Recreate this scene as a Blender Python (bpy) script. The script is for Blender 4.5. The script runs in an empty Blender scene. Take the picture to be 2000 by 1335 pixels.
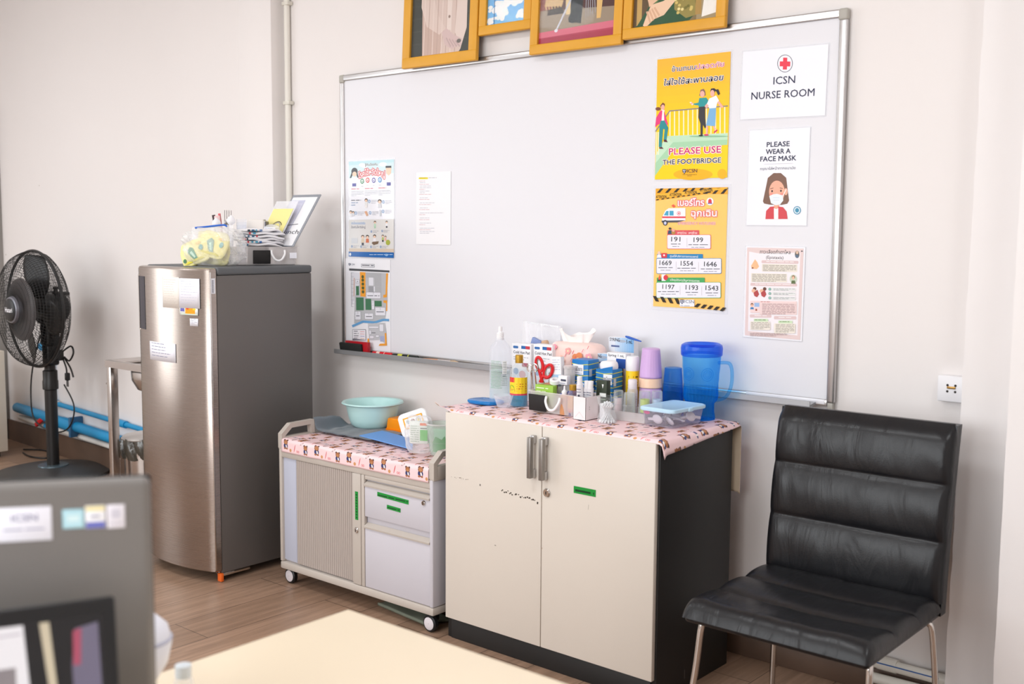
import bpy, bmesh, math, random
import numpy as np
from mathutils import Vector, Matrix
PI = math.pi
rnd = random.Random(7)
scene = bpy.context.scene
COL = scene.collection

# ------------------------------------------------------------------ camera
cam_d = bpy.data.cameras.new('camera'); cam = bpy.data.objects.new('camera', cam_d); COL.objects.link(cam)
def cam_basis(yaw, pitch, roll):
    f = Vector((math.sin(yaw)*math.cos(pitch), math.cos(yaw)*math.cos(pitch), math.sin(pitch)))
    r = Vector((math.cos(yaw), -math.sin(yaw), 0)); u = r.cross(f)
    return r*math.cos(roll)+u*math.sin(roll), -r*math.sin(roll)+u*math.cos(roll), f
_r, _u, _f = cam_basis(-0.70455, -0.098906, 0.006422)
cam.matrix_world = Matrix(((_r.x, _u.x, -_f.x, 3.7019), (_r.y, _u.y, -_f.y, -3.18906), (_r.z, _u.z, -_f.z, 1.39782), (0, 0, 0, 1)))
cam_d.sensor_width = 36; cam_d.lens = 2138.9/2000*36; cam_d.clip_start = 0.02
cam_d.dof.use_dof = True; cam_d.dof.focus_distance = 4.0; cam_d.dof.aperture_fstop = 4.0
scene.camera = cam

# ------------------------------------------------------------------ world, lamps, exposure
w = bpy.data.worlds.new('world'); scene.world = w; w.use_nodes = True
w.node_tree.nodes['Background'].inputs[0].default_value = (0.75, 0.85, 1, 1)
w.node_tree.nodes['Background'].inputs[1].default_value = 0.3
def area(name, loc, size, power, target=None, col=(1, 1, 1), shape='RECTANGLE', sy=None, spread=PI):
    l = bpy.data.lights.new(name, 'AREA'); l.shape = shape; l.size = size
    if sy: l.size_y = sy
    l.energy = power; l.color = col; l.spread = spread
    o = bpy.data.objects.new(name, l); COL.objects.link(o); o.location = loc
    d = (Vector(target)-Vector(loc)) if target else Vector((0, 0, -1))
    o.rotation_euler = d.to_track_quat('-Z', 'Y').to_euler()
    return o
# daylight from the window side wall, ceiling lamps along the room
area('window_daylight', (-4.0, -3.2, 1.6), 2.4, 64, (0.0, -1.2, 0.9), (0.90, 0.96, 1.0), sy=1.7)
area('front_fill', (1.6, -5.2, 1.6), 3.4, 122, (1.6, 0.0, 0.7), (0.91, 0.965, 1.0), sy=1.8)  # broad unseen fill behind the viewer, added to lift the lower wall
for lx, ly in ((-2.5, -1.9), (-0.4, -1.9), (1.7, -2.0), (3.9, -1.5), (-2.4, -3.8), (0.4, -4.0), (3.2, -4.2)):
    area('ceiling_lamp', (lx, ly, 2.86), 0.6, 17, None, (0.94, 0.975, 1.0), shape='DISK')
scene.view_settings.view_transform = 'Standard'
scene.view_settings.look = 'None'
scene.view_settings.exposure = -0.13
scene.view_settings.gamma = 1.0
scene.view_settings.use_curve_mapping = False
scene.cycles.max_bounces = 10; scene.cycles.transparent_max_bounces = 24
scene.cycles.diffuse_bounces = 5; scene.cycles.glossy_bounces = 4; scene.cycles.transmission_bounces = 8
scene.cycles.sample_clamp_indirect = 6.0; scene.cycles.caustics_reflective = False; scene.cycles.caustics_refractive = False

# ------------------------------------------------------------------ colours and materials
def lin(c):
    if isinstance(c, str): c = tuple(int(c[i:i+2], 16) for i in (0, 2, 4))
    return tuple(((v/255)/12.92 if v/255 <= 0.04045 else ((v/255+0.055)/1.055)**2.4) for v in c)
MATS = {}
def mat(name, col=(200, 200, 200), rough=0.5, metal=0.0, alpha=1.0, trans=0.0, ior=1.45, coat=0.0, spec=0.5, bump=None, emit=0.0, sheen=0.0, var=None):
    """Principled material; bump = (scale, strength, distance); var = (scale, amount) slow tone variation."""
    if name in MATS: return MATS[name]
    m = bpy.data.materials.new(name); m.use_nodes = True; nt = m.node_tree; b = nt.nodes['Principled BSDF']
    c = (*lin(col), 1)
    b.inputs['Base Color'].default_value = c; b.inputs['Roughness'].default_value = rough
    b.inputs['Metallic'].default_value = metal; b.inputs['Alpha'].default_value = alpha
    b.inputs['Transmission Weight'].default_value = trans; b.inputs['IOR'].default_value = ior
    b.inputs['Coat Weight'].default_value = coat; b.inputs['Specular IOR Level'].default_value = spec
    b.inputs['Sheen Weight'].default_value = sheen
    if emit:
        b.inputs['Emission Color'].default_value = c; b.inputs['Emission Strength'].default_value = emit
    if bump or var:
        tc = nt.nodes.new('ShaderNodeTexCoord')
    if bump:
        n = nt.nodes.new('ShaderNodeTexNoise'); n.inputs['Scale'].default_value = bump[0]; n.inputs['Detail'].default_value = 4
        nt.links.new(tc.outputs['Object'], n.inputs['Vector'])
        bp = nt.nodes.new('ShaderNodeBump'); bp.inputs['Strength'].default_value = bump[1]; bp.inputs['Distance'].default_value = bump[2]
        nt.links.new(n.outputs['Fac'], bp.inputs['Height']); nt.links.new(bp.outputs['Normal'], b.inputs['Normal'])
    if var:
        n2 = nt.nodes.new('ShaderNodeTexNoise'); n2.inputs['Scale'].default_value = var[0]; n2.inputs['Detail'].default_value = 3
        nt.links.new(tc.outputs['Object'], n2.inputs['Vector'])
        mx = nt.nodes.new('ShaderNodeMix'); mx.data_type = 'RGBA'
        mx.inputs['A'].default_value = c; mx.inputs['B'].default_value = tuple(v*(1-var[1]) for v in c[:3])+(1,)
        nt.links.new(n2.outputs['Fac'], mx.inputs['Factor']); nt.links.new(mx.outputs['Result'], b.inputs['Base Color'])
    MATS[name] = m
    return m
def clear(name, tint=(255, 255, 255), body=(255, 255, 255), solid=0.12, rough=0.08, spec=0.5, edge=0.55):
    """Thin clear plastic: tinted see-through film with a share of solid, glossy skin."""
    if name in MATS: return MATS[name]
    m = bpy.data.materials.new(name); m.use_nodes = True; nt = m.node_tree; b = nt.nodes['Principled BSDF']
    b.inputs['Base Color'].default_value = (*lin(body), 1); b.inputs['Roughness'].default_value = rough; b.inputs['Specular IOR Level'].default_value = spec
    t = nt.nodes.new('ShaderNodeBsdfTransparent'); t.inputs[0].default_value = (*lin(tint), 1)
    lw = nt.nodes.new('ShaderNodeLayerWeight'); lw.inputs['Blend'].default_value = 0.35
    mr = nt.nodes.new('ShaderNodeMapRange'); mr.inputs['To Min'].default_value = solid; mr.inputs['To Max'].default_value = min(1, solid+edge)
    nt.links.new(lw.outputs['Facing'], mr.inputs['Value'])
    mx = nt.nodes.new('ShaderNodeMixShader'); nt.links.new(mr.outputs['Result'], mx.inputs[0])
    nt.links.new(t.outputs[0], mx.inputs[1]); nt.links.new(b.outputs[0], mx.inputs[2])
    nt.links.new(mx.outputs[0], nt.nodes['Material Output'].inputs[0])
    MATS[name] = m
    return m

# ------------------------------------------------------------------ geometry builder
class G:
    """Collects shapes and links them as ONE mesh object."""
    def __init__(s): s.bm = bmesh.new(); s.mi = 0
    def _mark(s, faces):
        for f in faces: f.material_index = s.mi; f.smooth = True
    def M(s, i): s.mi = i; return s
    def box(s, x0, x1, y0, y1, z0, z1, bev=0.0, seg=2, rot=None):
        vs = [s.bm.verts.new((x, y, z)) for x in (x0, x1) for y in (y0, y1) for z in (z0, z1)]
        idx = ((0, 1, 3, 2), (4, 6, 7, 5), (0, 4, 5, 1), (2, 3, 7, 6), (0, 2, 6, 4), (1, 5, 7, 3))
        fs = [s.bm.faces.new([vs[i] for i in f]) for f in idx]
        if rot is not None:
            c = Vector(((x0+x1)/2, (y0+y1)/2, (z0+z1)/2))
            for v in vs: v.co = c + rot @ (v.co-c)
        s._mark(fs)
        if bev > 0:
            es = list({e for f in fs for e in f.edges})
            r = bmesh.ops.bevel(s.bm, geom=es, offset=bev, segments=seg, profile=0.5, affect='EDGES', clamp_overlap=True)
            s._mark(r['faces'])
        return s
    def rings(s, rings, closed=True, cap0=True, cap1=True):
        R = [[s.bm.verts.new(p) for p in r] for r in rings]; n = len(R[0]); fs = []
        for a, b in zip(R, R[1:]):
            for i in range(n if closed else n-1):
                j = (i+1) % n
                fs.append(s.bm.faces.new((a[i], a[j], b[j], b[i])))
        if closed and cap0: fs.append(s.bm.faces.new(R[0][::-1]))
        if closed and cap1: fs.append(s.bm.faces.new(R[-1]))
        s._mark(fs); return s
    def cyl(s, p0, p1, r0, r1=None, n=20, cap=True):
        p0 = Vector(p0); p1 = Vector(p1); r1 = r0 if r1 is None else r1
        d = (p1-p0).normalized(); a = d.orthogonal().normalized(); b = d.cross(a)
        ring = lambda p, r: [p+(a*math.cos(t)+b*math.sin(t))*r for t in (2*PI*i/n for i in range(n))]
        return s.rings([ring(p0, r0), ring(p1, r1)], cap0=cap, cap1=cap)
    def lathe(s, prof, c=(0, 0, 0), n=32, axis=None, cap0=False, cap1=False, sx=1.0, sy=1.0):
        c = Vector(c); q = Vector((0, 0, 1)).rotation_difference(Vector(axis)) if axis is not None else None
        R = []
        for r, z in prof:
            r = max(r, 1e-5)
            ring = [Vector((r*sx*math.cos(2*PI*i/n), r*sy*math.sin(2*PI*i/n), z)) for i in range(n)]
            R.append([c+(q @ p if q else p) for p in ring])
        return s.rings(R, cap0=cap0, cap1=cap1)
    def tube(s, pts, r, n=10, closed=False, cap=True):
        P = [Vector(p) for p in pts]; m = len(P); rr = r if hasattr(r, '__len__') else [r]*m
        up = None; R = []
        for i in range(m):
            a = P[i-1] if (i > 0 or closed) else P[i]; b = P[(i+1) % m] if (i < m-1 or closed) else P[i]
            d = (b-a).normalized()
            if up is None: up = d.orthogonal().normalized()
            up = (up-d*up.dot(d)); up = up.normalized() if up.length > 1e-6 else d.orthogonal().normalized()
            sd = d.cross(up)
            R.append([P[i]+(up*math.cos(2*PI*k/n)+sd*math.sin(2*PI*k/n))*rr[i] for k in range(n)])
        if closed: R.append(R[0])
        return s.rings(R, cap0=cap and not closed, cap1=cap and not closed)
    def grid(s, f, nu, nv, flip=False):
        V = [[s.bm.verts.new(f(i/nu, j/nv)) for j in range(nv+1)] for i in range(nu+1)]; fs = []
        for i in range(nu):
            for j in range(nv):
                q = (V[i][j], V[i+1][j], V[i+1][j+1], V[i][j+1])
                fs.append(s.bm.faces.new(q[::-1] if flip else q))
        s._mark(fs); return s
    def prism(s, pts, vec):
        """polygon (3D points) extruded along vec"""
        a = [s.bm.verts.new(p) for p in pts]; b = [s.bm.verts.new(Vector(p)+Vector(vec)) for p in pts]; n = len(a)
        fs = [s.bm.faces.new(a), s.bm.faces.new(b[::-1])]
        for i in range(n): fs.append(s.bm.faces.new((a[i], b[i], b[(i+1) % n], a[(i+1) % n])))
        s._mark(fs); return s
    def ball(s, c, rx, ry=None, rz=None, n=16, m=10):
        ry = ry or rx; rz = rz or rx
        return s.rings([[Vector(c)+Vector((rx*math.sin(t)*math.cos(2*PI*i/n), ry*math.sin(t)*math.sin(2*PI*i/n), -rz*math.cos(t))) for i in range(n)]
                        for t in (PI*(k+0.02)/(m+0.04) for k in range(m+1))])
    def rot(s, ang, axis='Z', c=(0, 0, 0)):
        bmesh.ops.rotate(s.bm, verts=s.bm.verts, cent=c, matrix=Matrix.Rotation(ang, 3, axis)); return s
    def move(s, v): bmesh.ops.translate(s.bm, verts=s.bm.verts, vec=v); return s
    def warp(s, f):
        for v in s.bm.verts: v.co = f(v.co.copy())
        return s
    def build(s, name, mats, parent=None, angle=35, solid=0.0, subd=0, offset=-1):
        bm = s.bm
        bmesh.ops.recalc_face_normals(bm, faces=bm.faces)
        me = bpy.data.meshes.new(name); bm.to_mesh(me); bm.free()
        for m in (mats if isinstance(mats, (list, tuple)) else [mats]): me.materials.append(m)
        if angle is not None and angle < 180: me.set_sharp_from_angle(angle=math.radians(angle))
        o = bpy.data.objects.new(name, me); COL.objects.link(o)
        if parent is not None: o.parent = parent
        if solid:
            md = o.modifiers.new('thick', 'SOLIDIFY'); md.thickness = solid; md.offset = offset
        if subd:
            md = o.modifiers.new('sub', 'SUBSURF'); md.levels = subd; md.render_levels = subd
        return o

def tag(o, label, cat, group=None, kind=None):
    o['label'] = label; o['category'] = cat
    if group: o['group'] = group
    if kind: o['kind'] = kind
    return o
def thing(name, label, cat, loc=(0, 0, 0), rotz=0.0, group=None, rot=None):
    o = bpy.data.objects.new(name, None); o.empty_display_size = 0.05; COL.objects.link(o)
    o.location = loc; o.rotation_euler = rot if rot else (0, 0, rotz)
    return tag(o, label, cat, group)
def struct(g, name, m, angle=35):
    o = g.build(name, m, None, angle); o['kind'] = 'structure'; return o
def copy_tree(o, parent=None):
    c = o.copy(); COL.objects.link(c)
    if parent is not None: c.parent = parent
    for ch in list(o.children): copy_tree(ch, c)
    return c
def smooth_path(pts, k=8):
    """Catmull-Rom through the points."""
    P = [Vector(p) for p in pts]; out = []
    for i in range(len(P)-1):
        a = P[max(i-1, 0)]; b = P[i]; c = P[i+1]; d = P[min(i+2, len(P)-1)]
        for j in range(k):
            t = j/k
            out.append(0.5*((2*b)+(c-a)*t+(2*a-5*b+4*c-d)*t*t+(-a+3*b-3*c+d)*t**3))
    return out+[P[-1]]

# ------------------------------------------------------------------ flat print on sheets and labels
TEXT = {}
def text_mesh(body, off):
    k = (body, off)
    if k not in TEXT:
        c = bpy.data.curves.new('lettering', 'FONT'); c.body = body; c.resolution_u = 2; c.offset = off
        o = bpy.data.objects.new('lettering', c); COL.objects.link(o)
        bpy.context.view_layer.update()
        me = bpy.data.meshes.new_from_object(o.evaluated_get(bpy.context.evaluated_depsgraph_get()))
        vs = [(v.co.x, v.co.y) for v in me.vertices]; fs = [tuple(p.vertices) for p in me.polygons]
        bpy.data.objects.remove(o); bpy.data.curves.remove(c); bpy.data.meshes.remove(me)
        TEXT[k] = (vs, fs)
    return TEXT[k]
def homography(src, dst):
    A = []
    for (x, y), (u, v) in zip(src, dst):
        A.append([x, y, 1, 0, 0, 0, -u*x, -u*y, -u]); A.append([0, 0, 0, x, y, 1, -v*x, -v*y, -v])
    return np.linalg.svd(np.array(A))[2][-1].reshape(3, 3)
class Art:
    """Flat printed shapes in sheet units, stacked a hair apart; one mesh with a colour per face.
    The sheet lies in local x (across) and z (up), printed side towards -y."""
    STEP = 2.4e-5
    def __init__(s, quad=None, w=1, h=1, wrap=None, base=1.5e-4):
        s.bm = bmesh.new(); s.lay = s.bm.loops.layers.float_color.new('Col'); s.n = 0; s.wrap = wrap; s.base = base
        s.H = homography(quad, [(0, h), (w, h), (0, 0), (w, 0)]) if quad else None
        s.unit = 1.0
        if quad: s.unit = w/math.dist(quad[0], quad[1]); s.vunit = h/math.dist(quad[0], quad[2])
        else: s.vunit = 1.0
    def p(s, x, y):
        if s.H is None: return x, y
        v = s.H @ np.array([x, y, 1.0]); return v[0]/v[2], v[1]/v[2]
    def _face(s, pts, col, d):
        vs = []
        for x, z in pts:
            co = s.wrap(x, z, d) if s.wrap else (x, -d, z)
            vs.append(s.bm.verts.new(co))
        try: f = s.bm.faces.new(vs)
        except ValueError: return
        for l in f.loops: l[s.lay] = col
    def _c(s, col): s.n += 1; return (*lin(col), 1), s.base+s.n*s.STEP
    def poly(s, pts, col):
        c, d = s._c(col); s._face([s.p(*q) for q in pts], c, d); return s
    def rect(s, x0, y0, x1, y1, col):
        c, d = s._c(col); n = 6 if s.wrap else 1
        for i in range(n):
            a = x0+(x1-x0)*i/n; b = x0+(x1-x0)*(i+1)/n
            s._face([s.p(*q) for q in ((a, y0), (b, y0), (b, y1), (a, y1))], c, d)
        return s
    def ell(s, cx, cy, rx, ry, col, n=24, a0=0.0, a1=2*PI):
        k = n if a1-a0 >= 2*PI-1e-6 else n+1
        return s.poly([(cx+rx*math.cos(a0+(a1-a0)*i/n), cy+ry*math.sin(a0+(a1-a0)*i/n)) for i in range(k)], col)
    def ring(s, cx, cy, rx, ry, wd, col, n=28):
        c, d = s._c(col)
        for i in range(n):
            t0 = 2*PI*i/n; t1 = 2*PI*(i+1)/n
            s._face([s.p(cx+(rx-o)*math.cos(t), cy+(ry-o)*math.sin(t)) for t, o in ((t0, 0), (t1, 0), (t1, wd), (t0, wd))], c, d)
        return s
    def line(s, pts, wd, col):
        c, d = s._c(col)
        for (x0, y0), (x1, y1) in zip(pts, pts[1:]):
            L = math.hypot(x1-x0, y1-y0) or 1; nx = -(y1-y0)/L*wd/2; ny = (x1-x0)/L*wd/2
            s._face([s.p(*q) for q in ((x0+nx, y0+ny), (x1+nx, y1+ny), (x1-nx, y1-ny), (x0-nx, y0-ny))], c, d)
        return s
    def rrect(s, x0, y0, x1, y1, r, col):
        pts = []
        for cx, cy, a in ((x1-r, y1-r, 0), (x0+r, y1-r, PI/2), (x0+r, y0+r, PI), (x1-r, y0+r, 1.5*PI)):
            pts += [(cx+r*math.cos(a+PI/2*i/5), cy+r*math.sin(a+PI/2*i/5)) for i in range(6)]
        return s.poly(pts, col)
    def text(s, body, x, y, h, col, width=None, align='c', bold=0.0, shear=0.0, halo=None, halo_w=0.06, arc=0.0):
        """body with its baseline at (x, y), letter height h (all in design units); width fits it"""
        vs, fs = text_mesh(body, 0.0)
        if not vs: return s
        x0 = min(v[0] for v in vs); x1 = max(v[0] for v in vs)
        X, Z = s.p(x, y); k = h*s.vunit/0.70
        kx = (width*s.unit/(x1-x0)) if width else k
        ox = {'c': -(x0+x1)/2, 'l': -x0, 'r': -x1}[align]
        def put(c, d, dx=0.0, dz=0.0):
            for f in fs:
                pts = []
                for i in f:
                    a = (vs[i][0]+ox)*kx; b = vs[i][1]*k
                    pts.append((X+a+shear*b+dx, Z+b-arc*a*a+dz))
                s._face(pts, c, d)
        em = k
        if halo:
            for i in range(8):
                c, d = s._c(halo) if i == 0 else (c, d+3e-7)
                put(c, d, em*(halo_w+bold)*math.cos(PI*i/4), em*(halo_w+bold)*math.sin(PI*i/4))
        c, d = s._c(col)
        if bold:
            for i in range(4): put(c, d+i*3e-7, em*bold*math.cos(PI/4+PI*i/2), em*bold*math.sin(PI/4+PI*i/2))
        else: put(c, d)
        return s
    def words(s, x0, y, x1, col, h, rng=rnd, gap=0.25):
        """a line of print too small to read"""
        c, d = s._c(col); x = x0
        while x < x1:
            ln = min((x1-x), (2.2+rng.random()*5)*h)
            q = [s.p(x, y), s.p(x+ln, y), s.p(x+ln, y+h*0.55), s.p(x, y+h*0.55)]
            s._face(q, c, d); x += ln+h*0.8
        return s
    def para(s, x0, y0, x1, n, dy, col, h, last=0.7):
        for i in range(n): s.words(x0, y0+i*dy, x0+(x1-x0)*(last if i == n-1 else 1), col, h)
        return s
    def build(s, name, parent, m=None):
        me = bpy.data.meshes.new(name)
        bmesh.ops.recalc_face_normals(s.bm, faces=[])
        s.bm.to_mesh(me); s.bm.free(); me.materials.append(m or INK)
        o = bpy.data.objects.new(name, me); COL.objects.link(o); o.parent = parent
        return o
def ink_material(name, rough, spec=0.5):
    m = bpy.data.materials.new(name); m.use_nodes = True; nt = m.node_tree; b = nt.nodes['Principled BSDF']
    a = nt.nodes.new('ShaderNodeVertexColor'); a.layer_name = 'Col'
    nt.links.new(a.outputs['Color'], b.inputs['Base Color']); b.inputs['Roughness'].default_value = rough; b.inputs['Specular IOR Level'].default_value = spec
    return m
INK = ink_material('printed_ink', 0.45, 0.35)
INK_GLOSS = ink_material('printed_ink_under_film', 0.3, 0.4)

# ------------------------------------------------------------------ the room
def wall_material(name, col, dirt=0.06):
    m = bpy.data.materials.new(name); m.use_nodes = True; nt = m.node_tree; b = nt.nodes['Principled BSDF']
    tc = nt.nodes.new('ShaderNodeTexCoord')
    n1 = nt.nodes.new('ShaderNodeTexNoise'); n1.inputs['Scale'].default_value = 1.1; n1.inputs['Detail'].default_value = 5
    n2 = nt.nodes.new('ShaderNodeTexNoise'); n2.inputs['Scale'].default_value = 26; n2.inputs['Detail'].default_value = 6
    sp = nt.nodes.new('ShaderNodeTexVoronoi'); sp.inputs['Scale'].default_value = 2.3
    for n in (n1, n2, sp): nt.links.new(tc.outputs['Object'], n.inputs['Vector'])
    mx = nt.nodes.new('ShaderNodeMix'); mx.data_type = 'RGBA'; c = lin(col)
    mx.inputs['A'].default_value = (*c, 1); mx.inputs['B'].default_value = (*[v*(1-dirt) for v in c], 1)
    nt.links.new(n1.outputs['Fac'], mx.inputs['Factor'])
    lt = nt.nodes.new('ShaderNodeMath'); lt.operation = 'LESS_THAN'; lt.inputs[1].default_value = 0.012
    nt.links.new(sp.outputs['Distance'], lt.inputs[0])
    m2 = nt.nodes.new('ShaderNodeMix'); m2.data_type = 'RGBA'; m2.inputs['B'].default_value = (0.33, 0.25, 0.2, 1)
    nt.links.new(lt.outputs[0], m2.inputs['Factor']); nt.links.new(mx.outputs['Result'], m2.inputs['A'])
    nt.links.new(m2.outputs['Result'], b.inputs['Base Color'])
    bp = nt.nodes.new('ShaderNodeBump'); bp.inputs['Strength'].default_value = 0.25; bp.inputs['Distance'].default_value = 0.002
    nt.links.new(n2.outputs['Fac'], bp.inputs['Height']); nt.links.new(bp.outputs['Normal'], b.inputs['Normal'])
    b.inputs['Roughness'].default_value = 0.65; b.inputs['Specular IOR Level'].default_value = 0.3
    return m
WALLM = wall_material('white_wall_paint', (236, 231, 229))
WALLR = wall_material('white_column_paint', (238, 234, 233), 0.05)
def floor_material():
    m = bpy.data.materials.new('wood_plank_tiles'); m.use_nodes = True; nt = m.node_tree; b = nt.nodes['Principled BSDF']
    tc = nt.nodes.new('ShaderNodeTexCoord')
    mp = nt.nodes.new('ShaderNodeMapping'); mp.inputs['Rotation'].default_value = (0, 0, PI/2); mp.inputs['Location'].default_value = (0.35, 0.07, 0)
    nt.links.new(tc.outputs['Object'], mp.inputs['Vector'])
    br = nt.nodes.new('ShaderNodeTexBrick'); br.inputs['Scale'].default_value = 1; br.inputs['Brick Width'].default_value = 0.9; br.inputs['Row Height'].default_value = 0.2
    br.inputs['Mortar Size'].default_value = 0.0016; br.inputs['Mortar Smooth'].default_value = 0.2; br.inputs['Bias'].default_value = 0; br.offset = 0.42
    br.inputs['Color1'].default_value = (*lin((166, 136, 115)), 1); br.inputs['Color2'].default_value = (*lin((149, 121, 101)), 1); br.inputs['Mortar'].default_value = (*lin((84, 66, 56)), 1)
    nt.links.new(mp.outputs[0], br.inputs['Vector'])
    m2 = nt.nodes.new('ShaderNodeMapping'); m2.inputs['Scale'].default_value = (26, 1.6, 1)
    nt.links.new(tc.outputs['Object'], m2.inputs['Vector'])
    n = nt.nodes.new('ShaderNodeTexNoise'); n.inputs['Scale'].default_value = 1.6; n.inputs['Detail'].default_value = 8; n.inputs['Roughness'].default_value = 0.62; n.inputs['Distortion'].default_value = 0.6
    nt.links.new(m2.outputs[0], n.inputs['Vector'])
    rp = nt.nodes.new('ShaderNodeValToRGB'); rp.color_ramp.elements[0].position = 0.3; rp.color_ramp.elements[0].color = (0.55, 0.53, 0.5, 1)
    rp.color_ramp.elements[1].position = 0.72; rp.color_ramp.elements[1].color = (1.18, 1.16, 1.13, 1)
    nt.links.new(n.outputs['Fac'], rp.inputs['Fac'])
    mx = nt.nodes.new('ShaderNodeMix'); mx.data_type = 'RGBA'; mx.blend_type = 'MULTIPLY'; mx.inputs['Factor'].default_value = 0.75
    nt.links.new(br.outputs['Color'], mx.inputs['A']); nt.links.new(rp.outputs['Color'], mx.inputs['B'])
    nt.links.new(mx.outputs['Result'], b.inputs['Base Color'])
    b.inputs['Roughness'].default_value = 0.38; b.inputs['Specular IOR Level'].default_value = 0.45
    bp = nt.nodes.new('ShaderNodeBump'); bp.inputs['Strength'].default_value = 0.15; bp.inputs['Distance'].default_value = 0.002
    nt.links.new(n.outputs['Fac'], bp.inputs['Height']); nt.links.new(bp.outputs['Normal'], b.inputs['Normal'])
    return m
FLOORM = floor_material()
X0, X1, Y0 = -4.3, 5.2, -5.4
struct(G().box(X0, X1, Y0, 0.3, -0.1, 0), 'floor', FLOORM)
struct(G().box(X0, X1, Y0, 0.3, 2.9, 3.0), 'ceiling', mat('ceiling_paint', (236, 234, 232), 0.8))
struct(G().box(-0.40, 2.875, 0.02, 0.3, 0, 2.9), 'wall_back', WALLM)
struct(G().prism([(-0.645, 0.0, 0), (-0.645, 0.3, 0), (X0, 0.3, 0), (X0, 0.21, 0)], (0, 0, 2.9)), 'wall_left', WALLM)
struct(G().box(-0.645, -0.40, -0.055, 0.3, 0, 2.9, 0.006), 'wall_pillar', WALLM)
# rough plastered column and the thicker wall beyond it
def rough_box(x0, x1, y0, y1, lean, amp, seed):
    g = G(); rg = random.Random(seed)
    nx, nz = 10, 60
    off = [[(rg.random()-0.5)*amp for _ in range(nz+1)] for _ in range(nx+1)]
    def front(u, v):
        z = 2.9*v; i = int(round(u*nx)); j = int(round(v*nz))
        return (x0+(x1-x0)*u+lean*(z-1.0)+off[i][j]*0.8, y0+off[i][j], z)
    g.grid(front, nx, nz)
    g.grid(lambda u, v: (x0+lean*(2.9*v-1.0)+off[0][int(round(v*nz))]*0.8, y0+off[0][int(round(v*nz))]+(y1-y0)*u, 2.9*v), 1, nz)
    return g
struct(rough_box(2.703, 2.9, -0.085, 0.3, 0.0105, 0.003, 3), 'wall_column', WALLR, 60)
struct(rough_box(2.873, X1, -0.25, 0.3, 0.003, 0.0016, 5), 'wall_right_front', WALLR, 60)
struct(G().box(X1, X1+0.1, Y0, 0.3, 0, 2.9), 'wall_right', WALLM)
struct(G().box(X0, X1, Y0-0.1, Y0, 0, 2.9), 'wall_front', WALLM)
struct(G().box(X0-0.1, X0, Y0, 0.3, 0, 2.9), 'wall_side', WALLM)
BBM = mat('baseboard_wood', (104, 82, 68), 0.45, var=(9, 0.35))
struct(G().box(-0.39, 2.72, 0.008, 0.025, 0, 0.078, 0.002), 'baseboard_back', BBM)
struct(G().prism([(-0.66, -0.014, 0), (-0.66, 0.01, 0), (X0, 0.215, 0), (X0, 0.198, 0)], (0, 0, 0.135)), 'baseboard_left', BBM)
struct(G().box(-3.66, -3.58, 0.11, 0.2, 0, 2.2, 0.004), 'trim_1', mat('door_trim_grey', (150, 146, 142), 0.5))

# ------------------------------------------------------------------ whiteboard and everything on it
ALU = mat('brushed_aluminium', (196, 194, 194), 0.32, 0.9)
ALU_D = mat('tray_aluminium', (176, 177, 180), 0.42, 0.55)
BOARD = mat('whiteboard_enamel', (228, 228, 233), 0.34, spec=0.4)
GREYP = mat('grey_plastic_corner', (176, 173, 165), 0.5)
BW, BZ0, BZ1 = 2.2945, 0.87, 2.0715
wb = thing('whiteboard', 'large wall-mounted whiteboard in an aluminium frame with a pen tray along its foot', 'whiteboard', (BW/2, 0.02, BZ0))
H = BZ1-BZ0; hw = BW/2
G().box(-hw+0.008, hw-0.008, -0.014, -0.003, 0.008, H-0.008).build('writing_surface', BOARD, wb)
for nm, b in (('frame_rail', (-hw+0.02, hw-0.02, -0.021, -0.003, H-0.026, H)), ('frame_rail', (-hw+0.02, hw-0.02, -0.021, -0.003, 0, 0.022)),
              ('frame_rail', (-hw, -hw+0.026, -0.021, -0.003, 0.012, H-0.03)), ('frame_rail', (hw-0.026, hw, -0.021, -0.003, 0.012, H-0.03))):
    G().box(*b, 0.005, 3).build(nm, ALU, wb)
for sx in (-1, 1):
    x = sx*(hw-0.014)
    G().box(x-0.0155, x+0.0155, -0.0235, -0.002, H-0.034, H+0.0015, 0.007, 3).build('corner_cap', GREYP, wb)
G().box(hw-0.022, hw-0.004, -0.02, -0.004, -0.012, 0.012, 0.003).build('corner_cap', GREYP, wb)
tr = G().prism([(-hw+0.002, -0.02, 0.012), (-hw+0.002, -0.02, 0.004), (-hw+0.002, -0.060, -0.003), (-hw+0.002, -0.066, 0.0), (-hw+0.002, -0.066, 0.017), (-hw+0.002, -0.063, 0.018), (-hw+0.002, -0.061, 0.006)], (BW-0.06, 0, 0))
tr.build('pen_tray', ALU_D, wb)
G().box(hw-0.30, hw-0.03, -0.0225, -0.020, 0.006, 0.021, 0.001).build('tray_label_strip', mat('white_strip', (240, 240, 246), 0.3), wb)
FACE_Y = 0.02-0.0145

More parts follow.
